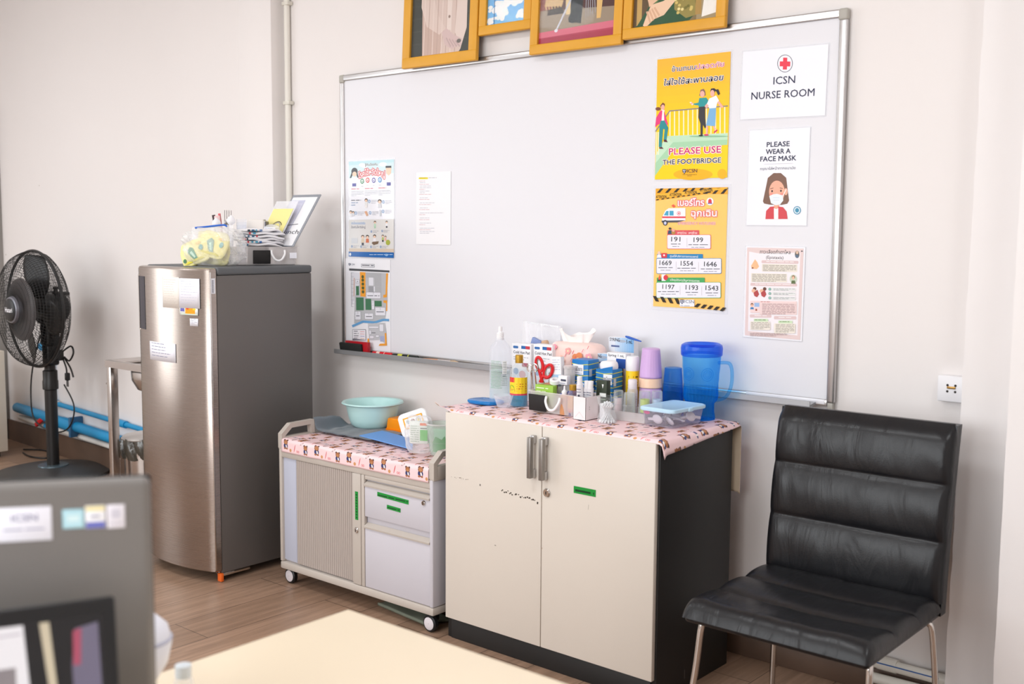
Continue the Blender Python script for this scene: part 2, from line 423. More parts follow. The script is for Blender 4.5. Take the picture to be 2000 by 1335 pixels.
FILM = clear('laminate_film', (255, 255, 255), (248, 248, 252), 0.10, 0.12)
PAPER = mat('white_paper', (240, 240, 243), 0.55)
PAPER_W = mat('laminated_white_sheet', (241, 241, 246), 0.28)
YEL = mat('yellow_poster_paper', (255, 199, 24), 0.4)
def sheet(name, label, cx, z0, w, h, paper, tilt=0.0, film=0.0, y=FACE_Y, group=None, cat='poster', lift=0.0):
    t = thing(name, label, cat, (cx, y-0.0012, z0), 0, group)
    t.rotation_euler = (lift, tilt, 0)
    G().box(-w/2, w/2, -0.0006, 0.0006, 0, h).build('sheet', paper, t)
    if film:
        g = G(); f = film
        g.box(-w/2-f, w/2+f, -0.0009, 0.0009, -f, h+f); g.build('laminate_margin', FILM, t)
    return t
def art(quad, w, h): 
    a = Art(quad, w, h, base=0.0011); return a
class Shift:
    pass
def shifted(t, a, name, w, m=None):
    o = a.build(name, t, m); o.location = (-w/2, 0, 0); return o
def crest(a, x, y, s, col='1c2b52'):
    a.poly([(x-s*.5, y-s*.6), (x+s*.5, y-s*.6), (x+s*.5, y+s*.1), (x, y+s*.75), (x-s*.5, y+s*.1)], col)
    a.rect(x-s*.34, y-s*.4, x-s*.06, y-s*.02, 'e8e8ee'); a.rect(x+s*.06, y-s*.4, x+s*.34, y-s*.02, 'c9cbd8'); a.ell(x, y+s*.25, s*.2, s*.18, 'd9dbe6', 10)

# --- footbridge poster
W_, H_ = 0.278, 0.401
t = sheet('poster', 'yellow road-safety poster of walkers on a footbridge beside a railing', 1.763, 1.583, W_, H_, YEL, 0.003, 0.006)
a = art([(70, 130), (775, 60), (50, 1290), (748, 1270)], W_, H_)
for i in range(16):
    u0 = i/16
    k = 1-u0
    y0 = 130+(1290-130)*i/16; y1 = 130+(1290-130)*(i+1)/16
    c = (255, int(186+26*min(1, i/9)), int(58-34*min(1, i/9)))
    lx = lambda y: 70-20*(y-130)/1160; rx = lambda y: 775-27*(y-130)/1160; sl = lambda y: -70+50*(y-130)/1160
    a.poly([(lx(y0), y0), (rx(y0), y0+sl(y0)), (rx(y1), y1+sl(y1)), (lx(y1), y1)], c)
a.ell(420, 1240, 190, 55, 'f7b620'); a.ell(700, 1235, 45, 48, 'f7b620')
a.poly([(55, 1130), (52, 1255), (235, 1000), (750, 955), (752, 905), (225, 930)], 'a9d6b0')
a.poly([(225, 930), (165, 870), (753, 842), (752, 905)], 'bfe3c4'); a.poly([(160, 870), (225, 930), (57, 1130), (58, 1050)], 'c4e6c8')
a.ell(570, 874, 190, 9, '8fbf9c')
for x in (68, 85): a.line([(x, 830), (x-1, 1050)], 9, 'fff3cf')
for i, x in enumerate(range(195, 745, 44)): a.line([(x, 632-i*3.4), (x+1, 868-i*1.7)], 11, 'fff3cf')
a.line([(55, 825), (192, 627)], 11, '8f8a80'); a.line([(190, 627), (752, 582)], 12, '8f8a80')
# walker on the stairs
a.ell(80, 606, 26, 17, '7d4a3b'); a.poly([(100, 575), (125, 545), (146, 560), (142, 592), (110, 600)], '7d4a3b'); a.ell(126, 592, 17, 26, 'f2b3a6')
a.poly([(112, 612), (143, 620), (140, 720), (108, 720)], 'f6f4f4')
a.poly([(104, 622), (122, 622), (112, 745), (78, 760), (52, 785), (62, 690)], 'e8417f'); a.poly([(136, 622), (148, 660), (176, 755), (160, 768), (140, 715)], 'e8417f')
a.poly([(105, 722), (142, 718), (180, 790), (163, 905), (135, 905), (145, 805), (130, 800), (117, 975), (88, 975), (94, 770)], '2f8f95')
a.poly([(92, 978), (118, 975), (136, 992), (95, 992)], '5a2a33'); a.poly([(136, 905), (160, 903), (175, 930), (138, 925)], '5a2a33')
# pair on the bridge
a.poly([(484, 455), (490, 425), (520, 416), (534, 440), (538, 480), (476, 482)], '8a6a62'); a.ell(507, 466, 22, 30, 'f2b3a6')
a.poly([(478, 505), (545, 500), (572, 540), (560, 560), (528, 590), (474, 590), (470, 575), (430, 570), (420, 558), (470, 548)], '2f9a9c')
a.poly([(385, 545), (398, 540), (424, 560), (410, 575)], 'f6f4f4'); a.ell(404, 556, 12, 9, 'f2b3a6')
a.poly([(474, 590), (535, 585), (536, 700), (545, 780), (535, 800), (514, 760), (512, 860), (492, 862), (490, 750), (470, 690)], '3d3b3f')
a.ell(495, 866, 22, 7, '23222a')
a.poly([(583, 445), (590, 415), (620, 410), (638, 425), (660, 420), (678, 465), (660, 480), (640, 440), (628, 440), (620, 470), (592, 460)], '35313a'); a.ell(604, 460, 20, 32, 'f2b3a6')
a.poly([(575, 510), (600, 500), (640, 480), (668, 530), (648, 560), (640, 605), (575, 605), (552, 560)], 'fafafa')
a.poly([(548, 560), (570, 575), (552, 605), (530, 585)], 'f2b3a6'); a.poly([(650, 545), (668, 535), (712, 590), (700, 602), (680, 590)], 'f2b3a6')
a.poly([(576, 605), (640, 600), (632, 775), (545, 770)], '7db4de')
a.poly([(548, 775), (565, 778), (562, 850), (545, 850)], 'f2b3a6'); a.ell(548, 860, 24, 8, 'd9346f'); a.poly([(610, 778), (625, 778), (640, 805), (625, 812)], 'f2b3a6'); a.poly([(618, 830), (650, 806), (655, 816), (625, 845)], 'd9346f')
a.text('PLEASE USE', 435, 1040, 62, 'd6357e', width=505, halo='fff8ea', halo_w=0.07, bold=0.022)
a.text('THE FOOTBRIDGE', 403, 1135, 46, '2c3155', width=570, halo='fff8ea', halo_w=0.07, bold=0.025)
a.text('ข้ามถนน', 325, 238, 44, '3a3f6b', width=228, halo='fff8ea', halo_w=0.06, bold=0.012)
a.text('ปลอดภัย', 580, 214, 44, 'd65a9c', width=262, halo='fff8ea', halo_w=0.06, bold=0.012)
a.text('ใส่ใจใช้สะพานลอย', 415, 358, 52, '2c3155', width=575, halo='fff8ea', halo_w=0.06, bold=0.02, shear=0.08)
crest(a, 337, 1210, 34); a.text('ICSN', 412, 1222, 34, '2c2f4d', width=98); a.words(322, 1240, 458, '6b5a2a', 7); a.words(365, 1252, 412, '6b5a2a', 6)
shifted(t, a, 'printed_artwork', W_, INK_GLOSS)

# --- hotlines poster
W_, H_ = 0.277, 0.402
t = sheet('poster', 'yellow emergency-hotline poster with an ambulance and white number boxes', 1.765, 1.150, W_, H_, YEL, 0.004, 0.011)
a = art([(85, 70), (805, 55), (50, 1245), (765, 1290)], W_, H_)
a.poly([(85, 70), (805, 55), (804, 62), (805, 125), (600, 122), (83, 190)], 'e9a82c')
for i in range(9):
    x = 95+i*82; a.poly([(x, 112), (x+40, 68), (x+70, 68), (x+30, 112)] if i < 4 else [(x-20, 122), (x+32, 64), (x+62, 62), (x+14, 121)], '2f2a24')
a.poly([(83, 128), (800, 58), (802, 70), (600, 100), (84, 176)], 'f4b83a')
for i in range(11): a.line([(90+i*52, 182-i*7.4), (116+i*52, 178-i*7.4)], 10, '2f2a24')
for i, x in enumerate((140, 283, 435, 590)): 
    a.text('ATTENTION', x, 165-i*22, 28, '3a2d1c', width=120 if i else 108, bold=0.02)
a.text('เบอร์โทร', 436, 240, 62, 'fffaf4', width=262, halo='e8647a', halo_w=0.07, bold=0.03)
a.text('ฉุกเฉิน', 565, 345, 62, 'fffaf4', width=250, halo='e8647a', halo_w=0.07, bold=0.03)
a.text('EMERGENCY HOTLINES', 492, 428, 26, 'e2556b', width=372, halo='fff2e0', halo_w=0.06, bold=0.01)
a.ell(628, 198, 36, 38, 'f7f5f8'); a.poly([(608, 218), (612, 182), (628, 168), (644, 182), (648, 218)], 'd93f4b'); a.rect(606, 212, 650, 222, '7a6aa8')
for q in ([(240, 240), (262, 225), (285, 245), (265, 260)],): a.poly(q, 'e8644a')
a.poly([(180, 290), (215, 265), (382, 262), (382, 388), (150, 392), (146, 360)], 'f4f4fb'); a.poly([(165, 335), (192, 292), (214, 292), (212, 340)], '4aa5c9'); a.rect(222, 290, 264, 338, '4aa5c9')
a.rect(148, 346, 382, 364, 'e0525f'); a.poly([(142, 388), (382, 384), (300, 406), (146, 408)], '55565e'); a.ell(179, 410, 24, 28, '3f4046'); a.ell(179, 413, 13, 16, 'c9cdea')
a.ell(316, 316, 19, 21, 'e0525f'); a.ell(316, 316, 14, 16, 'f4f4fb'); a.rect(307, 312, 325, 320, 'e0525f'); a.rect(312, 305, 320, 327, 'e0525f')
def hot(x0, y0, x1, y1, hx0, hx1, hy, col, head, cells):
    a.rrect(hx0, hy, hx1, y0+12, 6, col); a.rrect(x0-4, y0-4, x1+4, y1+5, 14, col); a.rrect(x0, y0, x1, y1, 12, 'ececf4')
    a.text(head, (hx0+hx1)/2+40, y0-12, 20, 'fbf6f4', width=(hx1-hx0)*0.62, bold=0.01)
    for i, (num, cx, cw) in enumerate(cells):
        cy = y0+(cx-x0)*0.03
        a.text(num, cx, cy+62, 46, '33333d', width=len(num)*31, bold=0.012)
        a.words(cx-cw, cy+84, cx+cw, '6a6a78', 13); a.words(cx-cw*.7, cy+110, cx+cw*.7, '8a8a98', 10)
        if i: xm = (cells[i-1][1]+cx)/2; a.line([(xm, cy+20), (xm, cy+112)], 2.5, 'b9a9b5')
hot(200, 532, 632, 668, 200, 518, 484, 'dd5a63', 'เหตุด่วน  เหตุร้าย', [('191', 284, 48), ('199', 510, 98)])
hot(92, 768, 738, 915, 95, 555, 722, '2b86bd', 'ศูนย์ให้บริการทางการแพทย์', [('1669', 180, 72), ('1554', 394, 95), ('1646', 630, 95)])
hot(88, 1008, 732, 1160, 92, 573, 958, '4aa962', 'แจ้งอุบัติเหตุปัญหาการจราจร', [('1197', 208, 105), ('1193', 443, 62), ('1543', 645, 62)])
a.ell(228, 468, 14, 12, '4b3b45'); a.poly([(205, 522), (215, 485), (242, 485), (250, 522)], '37546b'); a.ell(262, 505, 20, 22, 'b98a4a'); a.ell(262, 486, 14, 14, 'e9a9a0')
a.ell(118, 712, 14, 18, 'e8c9c0'); a.poly([(95, 760), (102, 728), (135, 728), (142, 760)], 'f0f2fa'); a.rrect(140, 712, 197, 760, 8, 'd9414c'); a.rect(158, 730, 178, 738, 'f6f0f4'); a.rect(164, 724, 172, 744, 'f6f0f4')
a.poly([(105, 980), (122, 925), (136, 980)], 'e2603c'); a.rect(102, 978, 138, 992, '3d3d45'); a.rrect(142, 925, 182, 992, 4, 'f4f4f8'); a.ell(182, 958, 22, 26, 'd9414c')
for i in range(4): x = 52+i*72; a.poly([(x, 1142+i*8), (x+34, 1144+i*8), (x+62, 1200+i*9), (x+28, 1196+i*9)], '2f2a24')
for i in range(5): x = 470+i*64; a.poly([(x+30, 1218+i*10), (x+64, 1222+i*10), (x+28, 1258+i*10), (x-4, 1252+i*10)], '2f2a24')
a.rrect(322, 1180, 470, 1250, 10, 'eef0f6'); crest(a, 346, 1200, 36); a.text('ICSN', 418, 1214, 30, '2c2f4d', width=96); a.words(330, 1240, 425, '5a6078', 8)
shifted(t, a, 'printed_artwork', W_, INK_GLOSS)

# --- nurse room sign
W_, H_ = 0.288, 0.212
t = sheet('sign', 'laminated white nurse room sign with a red cross in a circle', 2.088, 1.763, W_, H_, PAPER_W, 0.018, 0.004, cat='sign')
a = art([(65, 80), (650, 10), (58, 540), (645, 515)], W_, H_)
a.ring(350, 152, 53, 61, 3.5, '4a4f62'); a.rect(314, 138, 386, 172, 'e8394e'); a.rect(336, 112, 364, 194, 'e8394e')
a.text('ICSN', 348, 292, 50, '25294a', width=150, bold=0.006); a.text('NURSE ROOM', 338, 390, 50, '25294a', width=438, bold=0.006)
shifted(t, a, 'printed_artwork', W_, INK_GLOSS)

# --- face mask sign
W_, H_ = 0.207, 0.300
t = sheet('sign', 'laminated white sign asking for face masks with a drawn masked woman', 2.080, 1.428, W_, H_, PAPER_W, 0.006, 0.003, cat='sign')
a = art([(115, 615), (540, 595), (100, 1265), (510, 1270)], W_, H_)
for s_, y, w_ in (('PLEASE', 728, 160), ('WEAR A', 778, 172), ('FACE MASK', 828, 252)): a.text(s_, 315, y, 33, '25294a', width=w_, bold=0.025)
a.line([(220, 850), (420, 846)], 2, 'b8b8c4'); a.text('กรุณาใส่หน้ากากอนามัย', 312, 888, 17, '3a3f5a', width=248)
a.poly([(212, 1105), (232, 1010), (245, 945), (285, 912), (335, 912), (372, 945), (382, 1030), (392, 1100), (380, 1122), (340, 1130), (260, 1128), (220, 1120)], '7b5a4a')
a.poly([(290, 1125), (322, 1125), (326, 1155), (286, 1155)], 'e8a88a'); a.ell(308, 1040, 54, 76, 'f0b096', 28); a.ell(370, 1040, 12, 24, 'f0b096')
a.poly([(250, 1000), (258, 955), (300, 930), (350, 950), (368, 990), (330, 965), (290, 962)], '7b5a4a')
a.ell(275, 1036, 6, 8, '3a2a2a', 12); a.ell(336, 1034, 6, 8, '3a2a2a', 12); a.line([(262, 1020), (284, 1014)], 4, '5a3a30'); a.line([(328, 1014), (348, 1018)], 4, '5a3a30')
a.ell(270, 1056, 12, 8, 'ee8f84'); a.ell(342, 1056, 12, 8, 'ee8f84'); a.line([(372, 1025), (346, 1075)], 5, 'f2f4f8')
a.poly([(256, 1070), (280, 1058), (308, 1054), (350, 1066), (352, 1100), (330, 1128), (300, 1132), (268, 1118)], 'e6eef4'); a.line([(282, 1080), (326, 1080)], 2.5, 'c9d6e2'); a.line([(285, 1098), (324, 1098)], 2.5, 'c9d6e2')
a.poly([(230, 1225), (235, 1170), (262, 1142), (290, 1140), (290, 1225)], 'd2434c'); a.poly([(318, 1225), (316, 1140), (350, 1145), (375, 1175), (382, 1225)], 'd2434c'); a.poly([(289, 1225), (288, 1150), (304, 1160), (318, 1150), (318, 1225)], 'f4f4f6')
a.ell(447, 1167, 26, 28, '3d8fb0'); a.ell(447, 1167, 20, 22, 'e8f2f6'); a.ell(447, 1167, 14, 16, '3d8fb0')
shifted(t, a, 'printed_artwork', W_, INK_GLOSS)

# --- nosebleed sheet
W_, H_ = 0.205, 0.294
t = sheet('poster', 'small pale pink nosebleed leaflet with drawn figures, lowest by the frame', 2.078, 1.067, W_, H_, PAPER_W, 0.006, 0.002)
a = art([(185, 80), (955, 80), (140, 1255), (910, 1310)], W_, H_)
a.poly([(200, 98), (932, 98), (890, 1290), (162, 1236)], 'e4cfcd'); a.poly([(225, 150), (345, 170), (890, 150), (852, 1232), (205, 1180)], 'f1ecf0')
a.text('ภาวะเลือดกำเดาไหล', 558, 172, 44, '3b3a44', width=398, bold=0.012); a.text('(Epistaxis)', 555, 238, 38, '3b3a44', width=225, bold=0.01)
a.ell(848, 175, 30, 48, '6b6560'); a.ell(848, 150, 16, 20, 'e0bfa6'); a.ell(845, 198, 24, 20, '5a6f86'); a.ell(910, 132, 12, 8, '3b3a44')
a.poly([(300, 248), (330, 285), (352, 340), (325, 372), (262, 370), (248, 335), (275, 290)], 'eebd8f'); a.ell(268, 360, 14, 10, '9a5a40')
for q in ((385, 258, 865, 296), (240, 552, 848, 590), (230, 962, 512, 1002), (545, 980, 838, 1022)): a.rrect(*q, 12, 'ddc4c4'); a.words(q[0]+60, (q[1]+q[3])/2-8, q[2]-60, 'f5eeee', 16)
a.rrect(390, 305, 850, 402, 8, 'e9e2d6'); a.para(402, 320, 838, 5, 17, '7d786e', 11)
a.rrect(250, 428, 715, 540, 8, 'e9e2d6'); a.para(262, 440, 705, 6, 17, '7d786e', 11)
a.ell(800, 495, 48, 58, 'c9d3c0'); a.ell(800, 470, 22, 25, '8a6a50'); a.ell(798, 480, 16, 22, 'e8c0a4'); a.poly([(772, 555), (778, 515), (820, 512), (830, 555)], '5f7048')
for cx, c2 in ((310, 0), (405, 1)):
    a.ell(cx-15+c2*35, 628, 22, 22, '6b4436'); a.ell(cx-28+c2*10, 655, 26, 24, 'e9b79a'); a.poly([(cx-30, 680), (cx+20, 640), (cx+42, 700), (cx+15, 738), (cx-20, 720)], 'b5484a')
for i in range(3): a.ell(492, 630+57*i, 18, 19, '7fb0a4'); a.text(str(i+1), 492, 638+57*i, 18, 'eef4f2'); a.rrect(518, 612+57*i, 830, 652+57*i, 8, 'e6e8e6'); a.para(540, 622+57*i, 820, 2, 15, '7d808a', 10)
a.rrect(360, 785, 845, 960, 10, 'efd6d4'); a.words(375, 792, 505, 'b5484a', 12); a.para(392, 820, 830, 9, 16, '8a6a6a', 10)
a.rrect(238, 785, 366, 940, 10, 'efd6d4'); a.ell(262, 835, 18, 22, '6b4436'); a.ell(262, 845, 14, 18, 'e9b79a'); a.poly([(236, 895), (245, 868), (280, 868), (286, 895)], '3f7fb5'); a.rect(292, 810, 358, 862, '9dbbe2'); a.rect(305, 888, 328, 915, 'a8614a')
a.rrect(236, 1052, 500, 1165, 16, 'eee6da'); a.rrect(285, 1018, 470, 1055, 10, 'cfe3c0'); a.para(250, 1065, 490, 6, 16, '7d786e', 10)
a.rrect(548, 1075, 828, 1205, 16, 'eee6da'); a.rrect(605, 1038, 790, 1075, 10, 'cfe3c0'); a.para(570, 1088, 815, 7, 16, '7d786e', 10); a.words(295, 1030, 440, '5a7a4a', 12); a.words(620, 1048, 750, '5a7a4a', 12)
a.para(235, 1205, 720, 3, 16, '9a7f7f', 9)
shifted(t, a, 'printed_artwork', W_, INK)

# --- flu poster
W_, H_ = 0.283, 0.409
t = sheet('poster', 'pale influenza health poster with small cartoon children and a blue foot band', 0.194, 1.292, W_, H_, PAPER_W, 0.004, 0.007)
a = art([(130, 85), (672, 75), (135, 1215), (662, 1235)], W_, H_)
a.poly([(130, 85), (672, 75), (668, 300), (132, 300)], 'cfe5ea'); a.poly([(130, 85), (672, 75), (672, 110), (130, 130)], 'bcdfe6')
a.ell(290, 130, 38, 22, 'f4f6f8'); a.ell(540, 130, 45, 25, 'f4f6f8'); a.ell(320, 150, 30, 16, 'f4f6f8'); a.poly([(131, 290), (668, 240), (667, 330), (131, 330)], 'f0f0f4')
a.text('รู้ทันป้องกัน', 400, 142, 26, '38424a', width=150, halo='f4f8f8', halo_w=0.05, bold=0.02)
a.text('โรคไข้หวัดใหญ่', 404, 250, 64, 'fdf6f6', width=318, halo='d8434c', halo_w=0.1, bold=0.02, arc=2.2)
a.ell(199, 205, 38, 44, '383a42'); a.poly([(165, 215), (142, 285), (158, 285), (180, 240)], '383a42'); a.poly([(232, 215), (248, 280), (236, 285), (220, 240)], '383a42'); a.ell(199, 238, 26, 30, 'f0cdb4'); a.poly([(165, 345), (175, 272), (225, 272), (235, 345)], 'eceef4'); a.rect(172, 350, 218, 386, '5a5aa0')
a.rect(572, 150, 640, 178, '3f4248'); a.poly([(574, 175), (640, 175), (636, 240), (608, 268), (580, 240)], 'f0cdb4'); a.poly([(572, 345), (582, 275), (630, 275), (640, 345)], 'eceef4'); a.rect(584, 348, 630, 386, '5a5aa0')
for x, y, c in ((291, 325, '3d8f60'), (357, 315, 'd8554f'), (430, 318, '6a62a8'), (503, 315, '3f8fc9')): a.ell(x, y, 22, 32, c); a.ell(x, y, 13, 19, 'f0f2f4'); a.ell(x, y+3, 6, 9, c); a.words(x-14, y+60, x+16, '9a9aa4', 8)
for x, y in ((160, 412), (325, 410), (485, 408)): a.words(x, y, x+95, 'd86a74', 14); a.para(x, y+32, x+150, 4, 17, 'a4a6b0', 8, 0.4)
a.words(160, 548, 278, '55585f', 13); a.words(160, 578, 240, '6f8fb5', 11); a.words(160, 606, 214, '6f8fb5', 11)
def kid(x, y, s, hair, top, low=None):
    a.ell(x, y, s*.9, s, hair, 14); a.ell(x, y+s*.35, s*.7, s*.75, 'f0cdb4', 14); a.poly([(x-s*.9, y+s*3.2), (x-s*.7, y+s*1.1), (x+s*.7, y+s*1.1), (x+s*.9, y+s*3.2)], top)
    if low: a.rect(x-s*.6, y+s*3.2, x+s*.6, y+s*4.6, low)
kid(339, 552, 20, '40302e', 'eceaea', 'f4f0ee'); kid(500, 570, 24, '40302e', 'd8dadf'); kid(156, 690, 18, '35302e', 'e6e6ea'); kid(186, 695, 14, '35302e', 'e0e0e6')
for x, y in ((376, 568), (543, 578), (217, 704), (386, 704), (539, 690)): a.ring(x, y, 13, 20, 5, '6fa2cf', 16); a.para(x+25, y-14, x+100, 3, 17, 'a4a6b0', 8)
a.poly([(320, 690), (345, 680), (365, 730), (345, 745)], 'e0b090'); a.poly([(495, 670), (515, 670), (517, 745), (498, 745)], 'd5d9e0')
a.poly([(133, 782), (667, 782), (664, 1165), (135, 1160)], 'dcdad8'); a.poly([(135, 1120), (664, 1130), (664, 1170), (135, 1160)], 'd6c5b2')
a.text('ประโยชน์ของวัคซีน', 246, 838, 26, '6f9fd6', width=172, bold=0.02); a.text('ป้องกันไข้หวัดใหญ่', 246, 885, 26, '54546a', width=175, bold=0.015)
kid(445, 815, 16, '40302e', 'bcd8c0', 'a8cfb0'); kid(583, 815, 15, '30302e', 'e8e8ec', '40404a'); kid(300, 985, 22, '5a4a40', 'd8c9b0', '4a4a55'); kid(355, 985, 22, '30302e', 'd0704a'); kid(440, 980, 20, '30302e', 'eceaf0', '7a6a50'); kid(537, 978, 15, '30302e', 'b5c07a', '3a3a40'); kid(568, 990, 14, '30302e', 'e8b0a0')
a.ell(597, 1055, 26, 32, 'a8b04a'); a.poly([(405, 1060), (430, 1085), (480, 1070), (490, 1040), (420, 1045)], '7a6450'); a.rect(166, 1000, 240, 1062, 'd0d2d6')
for x, y in ((403, 925), (530, 920), (172, 1098), (281, 1100), (398, 1103), (512, 1105)): a.ring(x, y, 9, 14, 5, '5f8fc5', 12); a.para(x+16, y-8, x+85, 2, 17, '9a9aa4', 8)
a.poly([(135, 1158), (664, 1172), (662, 1235), (135, 1215)], '1f66b0'); a.words(380, 1192, 650, 'cfe0f2', 11); a.ell(580, 1200, 18, 14, '8fb5de'); a.ell(152, 1190, 12, 17, 'e6eef6')
shifted(t, a, 'printed_artwork', W_, INK_GLOSS)

# --- site map
W_, H_ = 0.300, 0.400
t = sheet('poster', 'school site map with green courts, orange strips and a blue river', 0.161, 0.884, W_, H_, PAPER_W, 0.0, 0.0)
a = art([(115, 85), (640, 85), (110, 1055), (608, 1110)], W_, H_)
crest(a, 184, 152, 22); a.text('ICSN', 218, 160, 18, '5a6078', width=48); a.rrect(313, 142, 462, 178, 3, '5a5a62'); a.rect(316, 146, 459, 174, 'e8e8ee'); a.words(322, 154, 452, '4a4a52', 16)
a.poly([(180, 196), (628, 208), (627, 230), (180, 220)], '4e5054')
a.poly([(298, 232), (600, 240), (596, 540), (560, 760), (225, 790), (235, 520)], 'bdbec2')
a.poly([(200, 238), (300, 238), (290, 360), (200, 610)], 'dcdce4'); a.poly([(298, 232), (360, 234), (355, 505), (298, 500)], 'efa23c')
for y in (285, 322, 365, 408, 450): a.ell(328, y, 14, 18, '55603a')
a.poly([(590, 240), (612, 240), (590, 505), (550, 510), (550, 480), (575, 475)], 'efa23c'); a.poly([(548, 540), (592, 538), (588, 655), (575, 655), (580, 570), (550, 565)], 'efa23c')
a.poly([(365, 240), (535, 240), (532, 390), (460, 385), (460, 298), (365, 295)], 'b3b4b8'); a.rect(395, 292, 445, 380, 'e4e4ec'); a.rect(388, 388, 445, 450, '9fa0a6'); a.rect(446, 390, 460, 445, 'e4e4ec'); a.rect(460, 390, 530, 460, 'b3b4b8')
a.rect(252, 388, 284, 488, '4b7a5c'); a.rect(250, 512, 333, 650, '4b7a5c'); a.rect(352, 525, 415, 645, '4b7a5c'); a.rect(452, 545, 530, 606, '4b7a5c')
for q in ((362, 452, 522, 522), (455, 615, 570, 705), (340, 680, 435, 745), (235, 660, 300, 752), (418, 540, 450, 640), (252, 315, 292, 355)):
    a.rect(*q, '6a6a74'); a.rect(q[0]+2, q[1]+2, q[2]-2, q[3]-2, 'e8e8f0'); a.words(q[0]+14, (q[1]+q[3])/2, q[2]-14, '5a5a64', 14); a.line([((q[0]+q[2])/2, q[1]), ((q[0]+q[2])/2, (q[1]*2+q[3])/3)], 2, '6a6a74')
for i in range(9): a.line([(204, 245+i*42), (232, 245+i*42)], 2, '8a8a94')
a.line([(204, 240), (200, 610), (225, 612)], 2.5, '8a8a94'); a.line([(236, 300), (230, 500)], 9, 'd8b5a8')
a.line([(205, 820), (320, 770), (450, 778), (540, 750), (606, 752)], 24, '6aa5d6')
a.poly([(375, 790), (560, 780), (572, 880), (572, 1015), (500, 960), (385, 965)], 'c3c4c9')
for q in ((382, 818, 490, 840), (385, 860, 408, 905), (390, 918, 435, 948), (455, 910, 492, 936), (498, 795, 545, 875)): a.rect(*q, '6a6a74'); a.rect(q[0]+2, q[1]+2, q[2]-2, q[3]-2, 'e8e8f0')
a.words(412, 885, 455, '5a5a64', 12); a.rect(502, 922, 548, 978, 'aab2d2'); a.poly([(555, 890), (572, 890), (574, 1022), (485, 1024), (500, 1002), (556, 1000)], 'efa23c'); a.rect(366, 948, 384, 1030, 'efa23c')
a.rect(206, 852, 350, 965, '6a6a74'); a.poly([(209, 855), (347, 858), (347, 962), (209, 948)], 'efeff5')
for i, c in enumerate(('e0606a', 'e0606a', '6a62b8', 'e0a040')): a.words(222, 868+i*24, 272, '5a5a64', 12); a.line([(290, 876+i*24), (335, 878+i*24)], 4, c)
shifted(t, a, 'printed_artwork', W_, INK)

# --- typed list
W_, H_ = 0.195, 0.292
t = sheet('paper_sheet', 'white typed list with a yellow highlighted heading', 0.564, 1.350, W_, H_, PAPER, 0.004, 0.0, cat='paper')
a = art([(930, 222), (1340, 210), (930, 1075), (1335, 1083)], W_, H_)
a.rrect(960, 280, 1070, 302, 8, 'f0e020'); a.words(968, 286, 1062, '9a8a20', 11); a.words(1078, 284, 1175, '9a9aa8', 8)
for i, y in enumerate(range(322, 960, 20)):
    if i in (9, 12, 15, 18, 21, 24, 27): continue
    red = i in (0, 2, 5, 8, 11, 14, 17, 20, 23, 26, 29); a.words(968 if red else 975, y, 968+rnd.choice((70, 100, 120, 140, 180) if i != 19 else (285,)), 'cfa0a8' if red else 'b4b4c0', 8)
shifted(t, a, 'printed_lines', W_, INK)

# --- eraser, markers and pencil on the tray
TRAY_Z = BZ0+0.008
t = thing('whiteboard_eraser', 'red and black whiteboard eraser on the pen tray', 'eraser', (0.134, -0.028, TRAY_Z))
G().box(-0.072, 0.073, -0.006, 0.012, 0, 0.05, 0.003).build('plastic_back', mat('eraser_red', (176, 22, 34), 0.35), t)
G().box(-0.095, 0.045, -0.019, -0.0065, 0.002, 0.042, 0.004, rot=Matrix.Rotation(0.16, 3, 'X')).build('felt_pad', mat('eraser_black', (30, 32, 30), 0.8), t)
def marker(x0, x1, y, col, band, label):
    t = thing('marker_pen', label, 'marker', ((x0+x1)/2, y, TRAY_Z+0.0085)); L = (x1-x0)/2; m = mat('marker_'+label.split()[0], col, 0.3)
    G().lathe([(0.001, -L), (0.006, -L), (0.0075, -L+0.01), (0.008, -L*0.1), (0.0085, -L*0.1), (0.0085, L-0.004), (0.005, L)], axis=(1, 0, 0), n=16, cap0=True, cap1=True).build('barrel', m, t)
    G().lathe([(0.0083, -L*0.55), (0.0084, -L*0.2)], axis=(1, 0, 0), n=16).build('label_band', mat('band_'+label.split()[0], band, 0.4), t)
    G().cyl((L*0.25, 0, 0), (L*0.31, 0, 0), 0.0088).build('ring', mat('band_'+label.split()[0], band, 0.4), t)
marker(0.238, 0.356, -0.030, (214, 26, 40), (240, 200, 190), 'red whiteboard marker on the pen tray beside the eraser')
marker(0.362, 0.512, -0.030, (32, 38, 34), (206, 208, 74), 'black whiteboard marker with yellow rings on the pen tray')
t = thing('paint_brush', 'small orange-handled brush with a pale tip on the pen tray', 'brush', (0.635, -0.030, TRAY_Z+0.006))
G().lathe([(0.002, -0.105), (0.004, -0.07), (0.0055, -0.01)], axis=(1, 0, 0), n=12, cap0=True, cap1=True).build('handle', mat('brush_orange', (226, 150, 96), 0.4), t)
G().lathe([(0.0056, -0.01), (0.0062, 0.06)], axis=(1, 0, 0), n=12, cap1=True).build('ferrule', mat('brush_ferrule', (214, 206, 204), 0.35, 0.4), t)
G().lathe([(0.006, 0.06), (0.008, 0.08), (0.004, 0.1)], axis=(1, 0, 0), n=12, cap1=True).build('bristles', mat('brush_bristle', (196, 170, 140), 0.8), t)

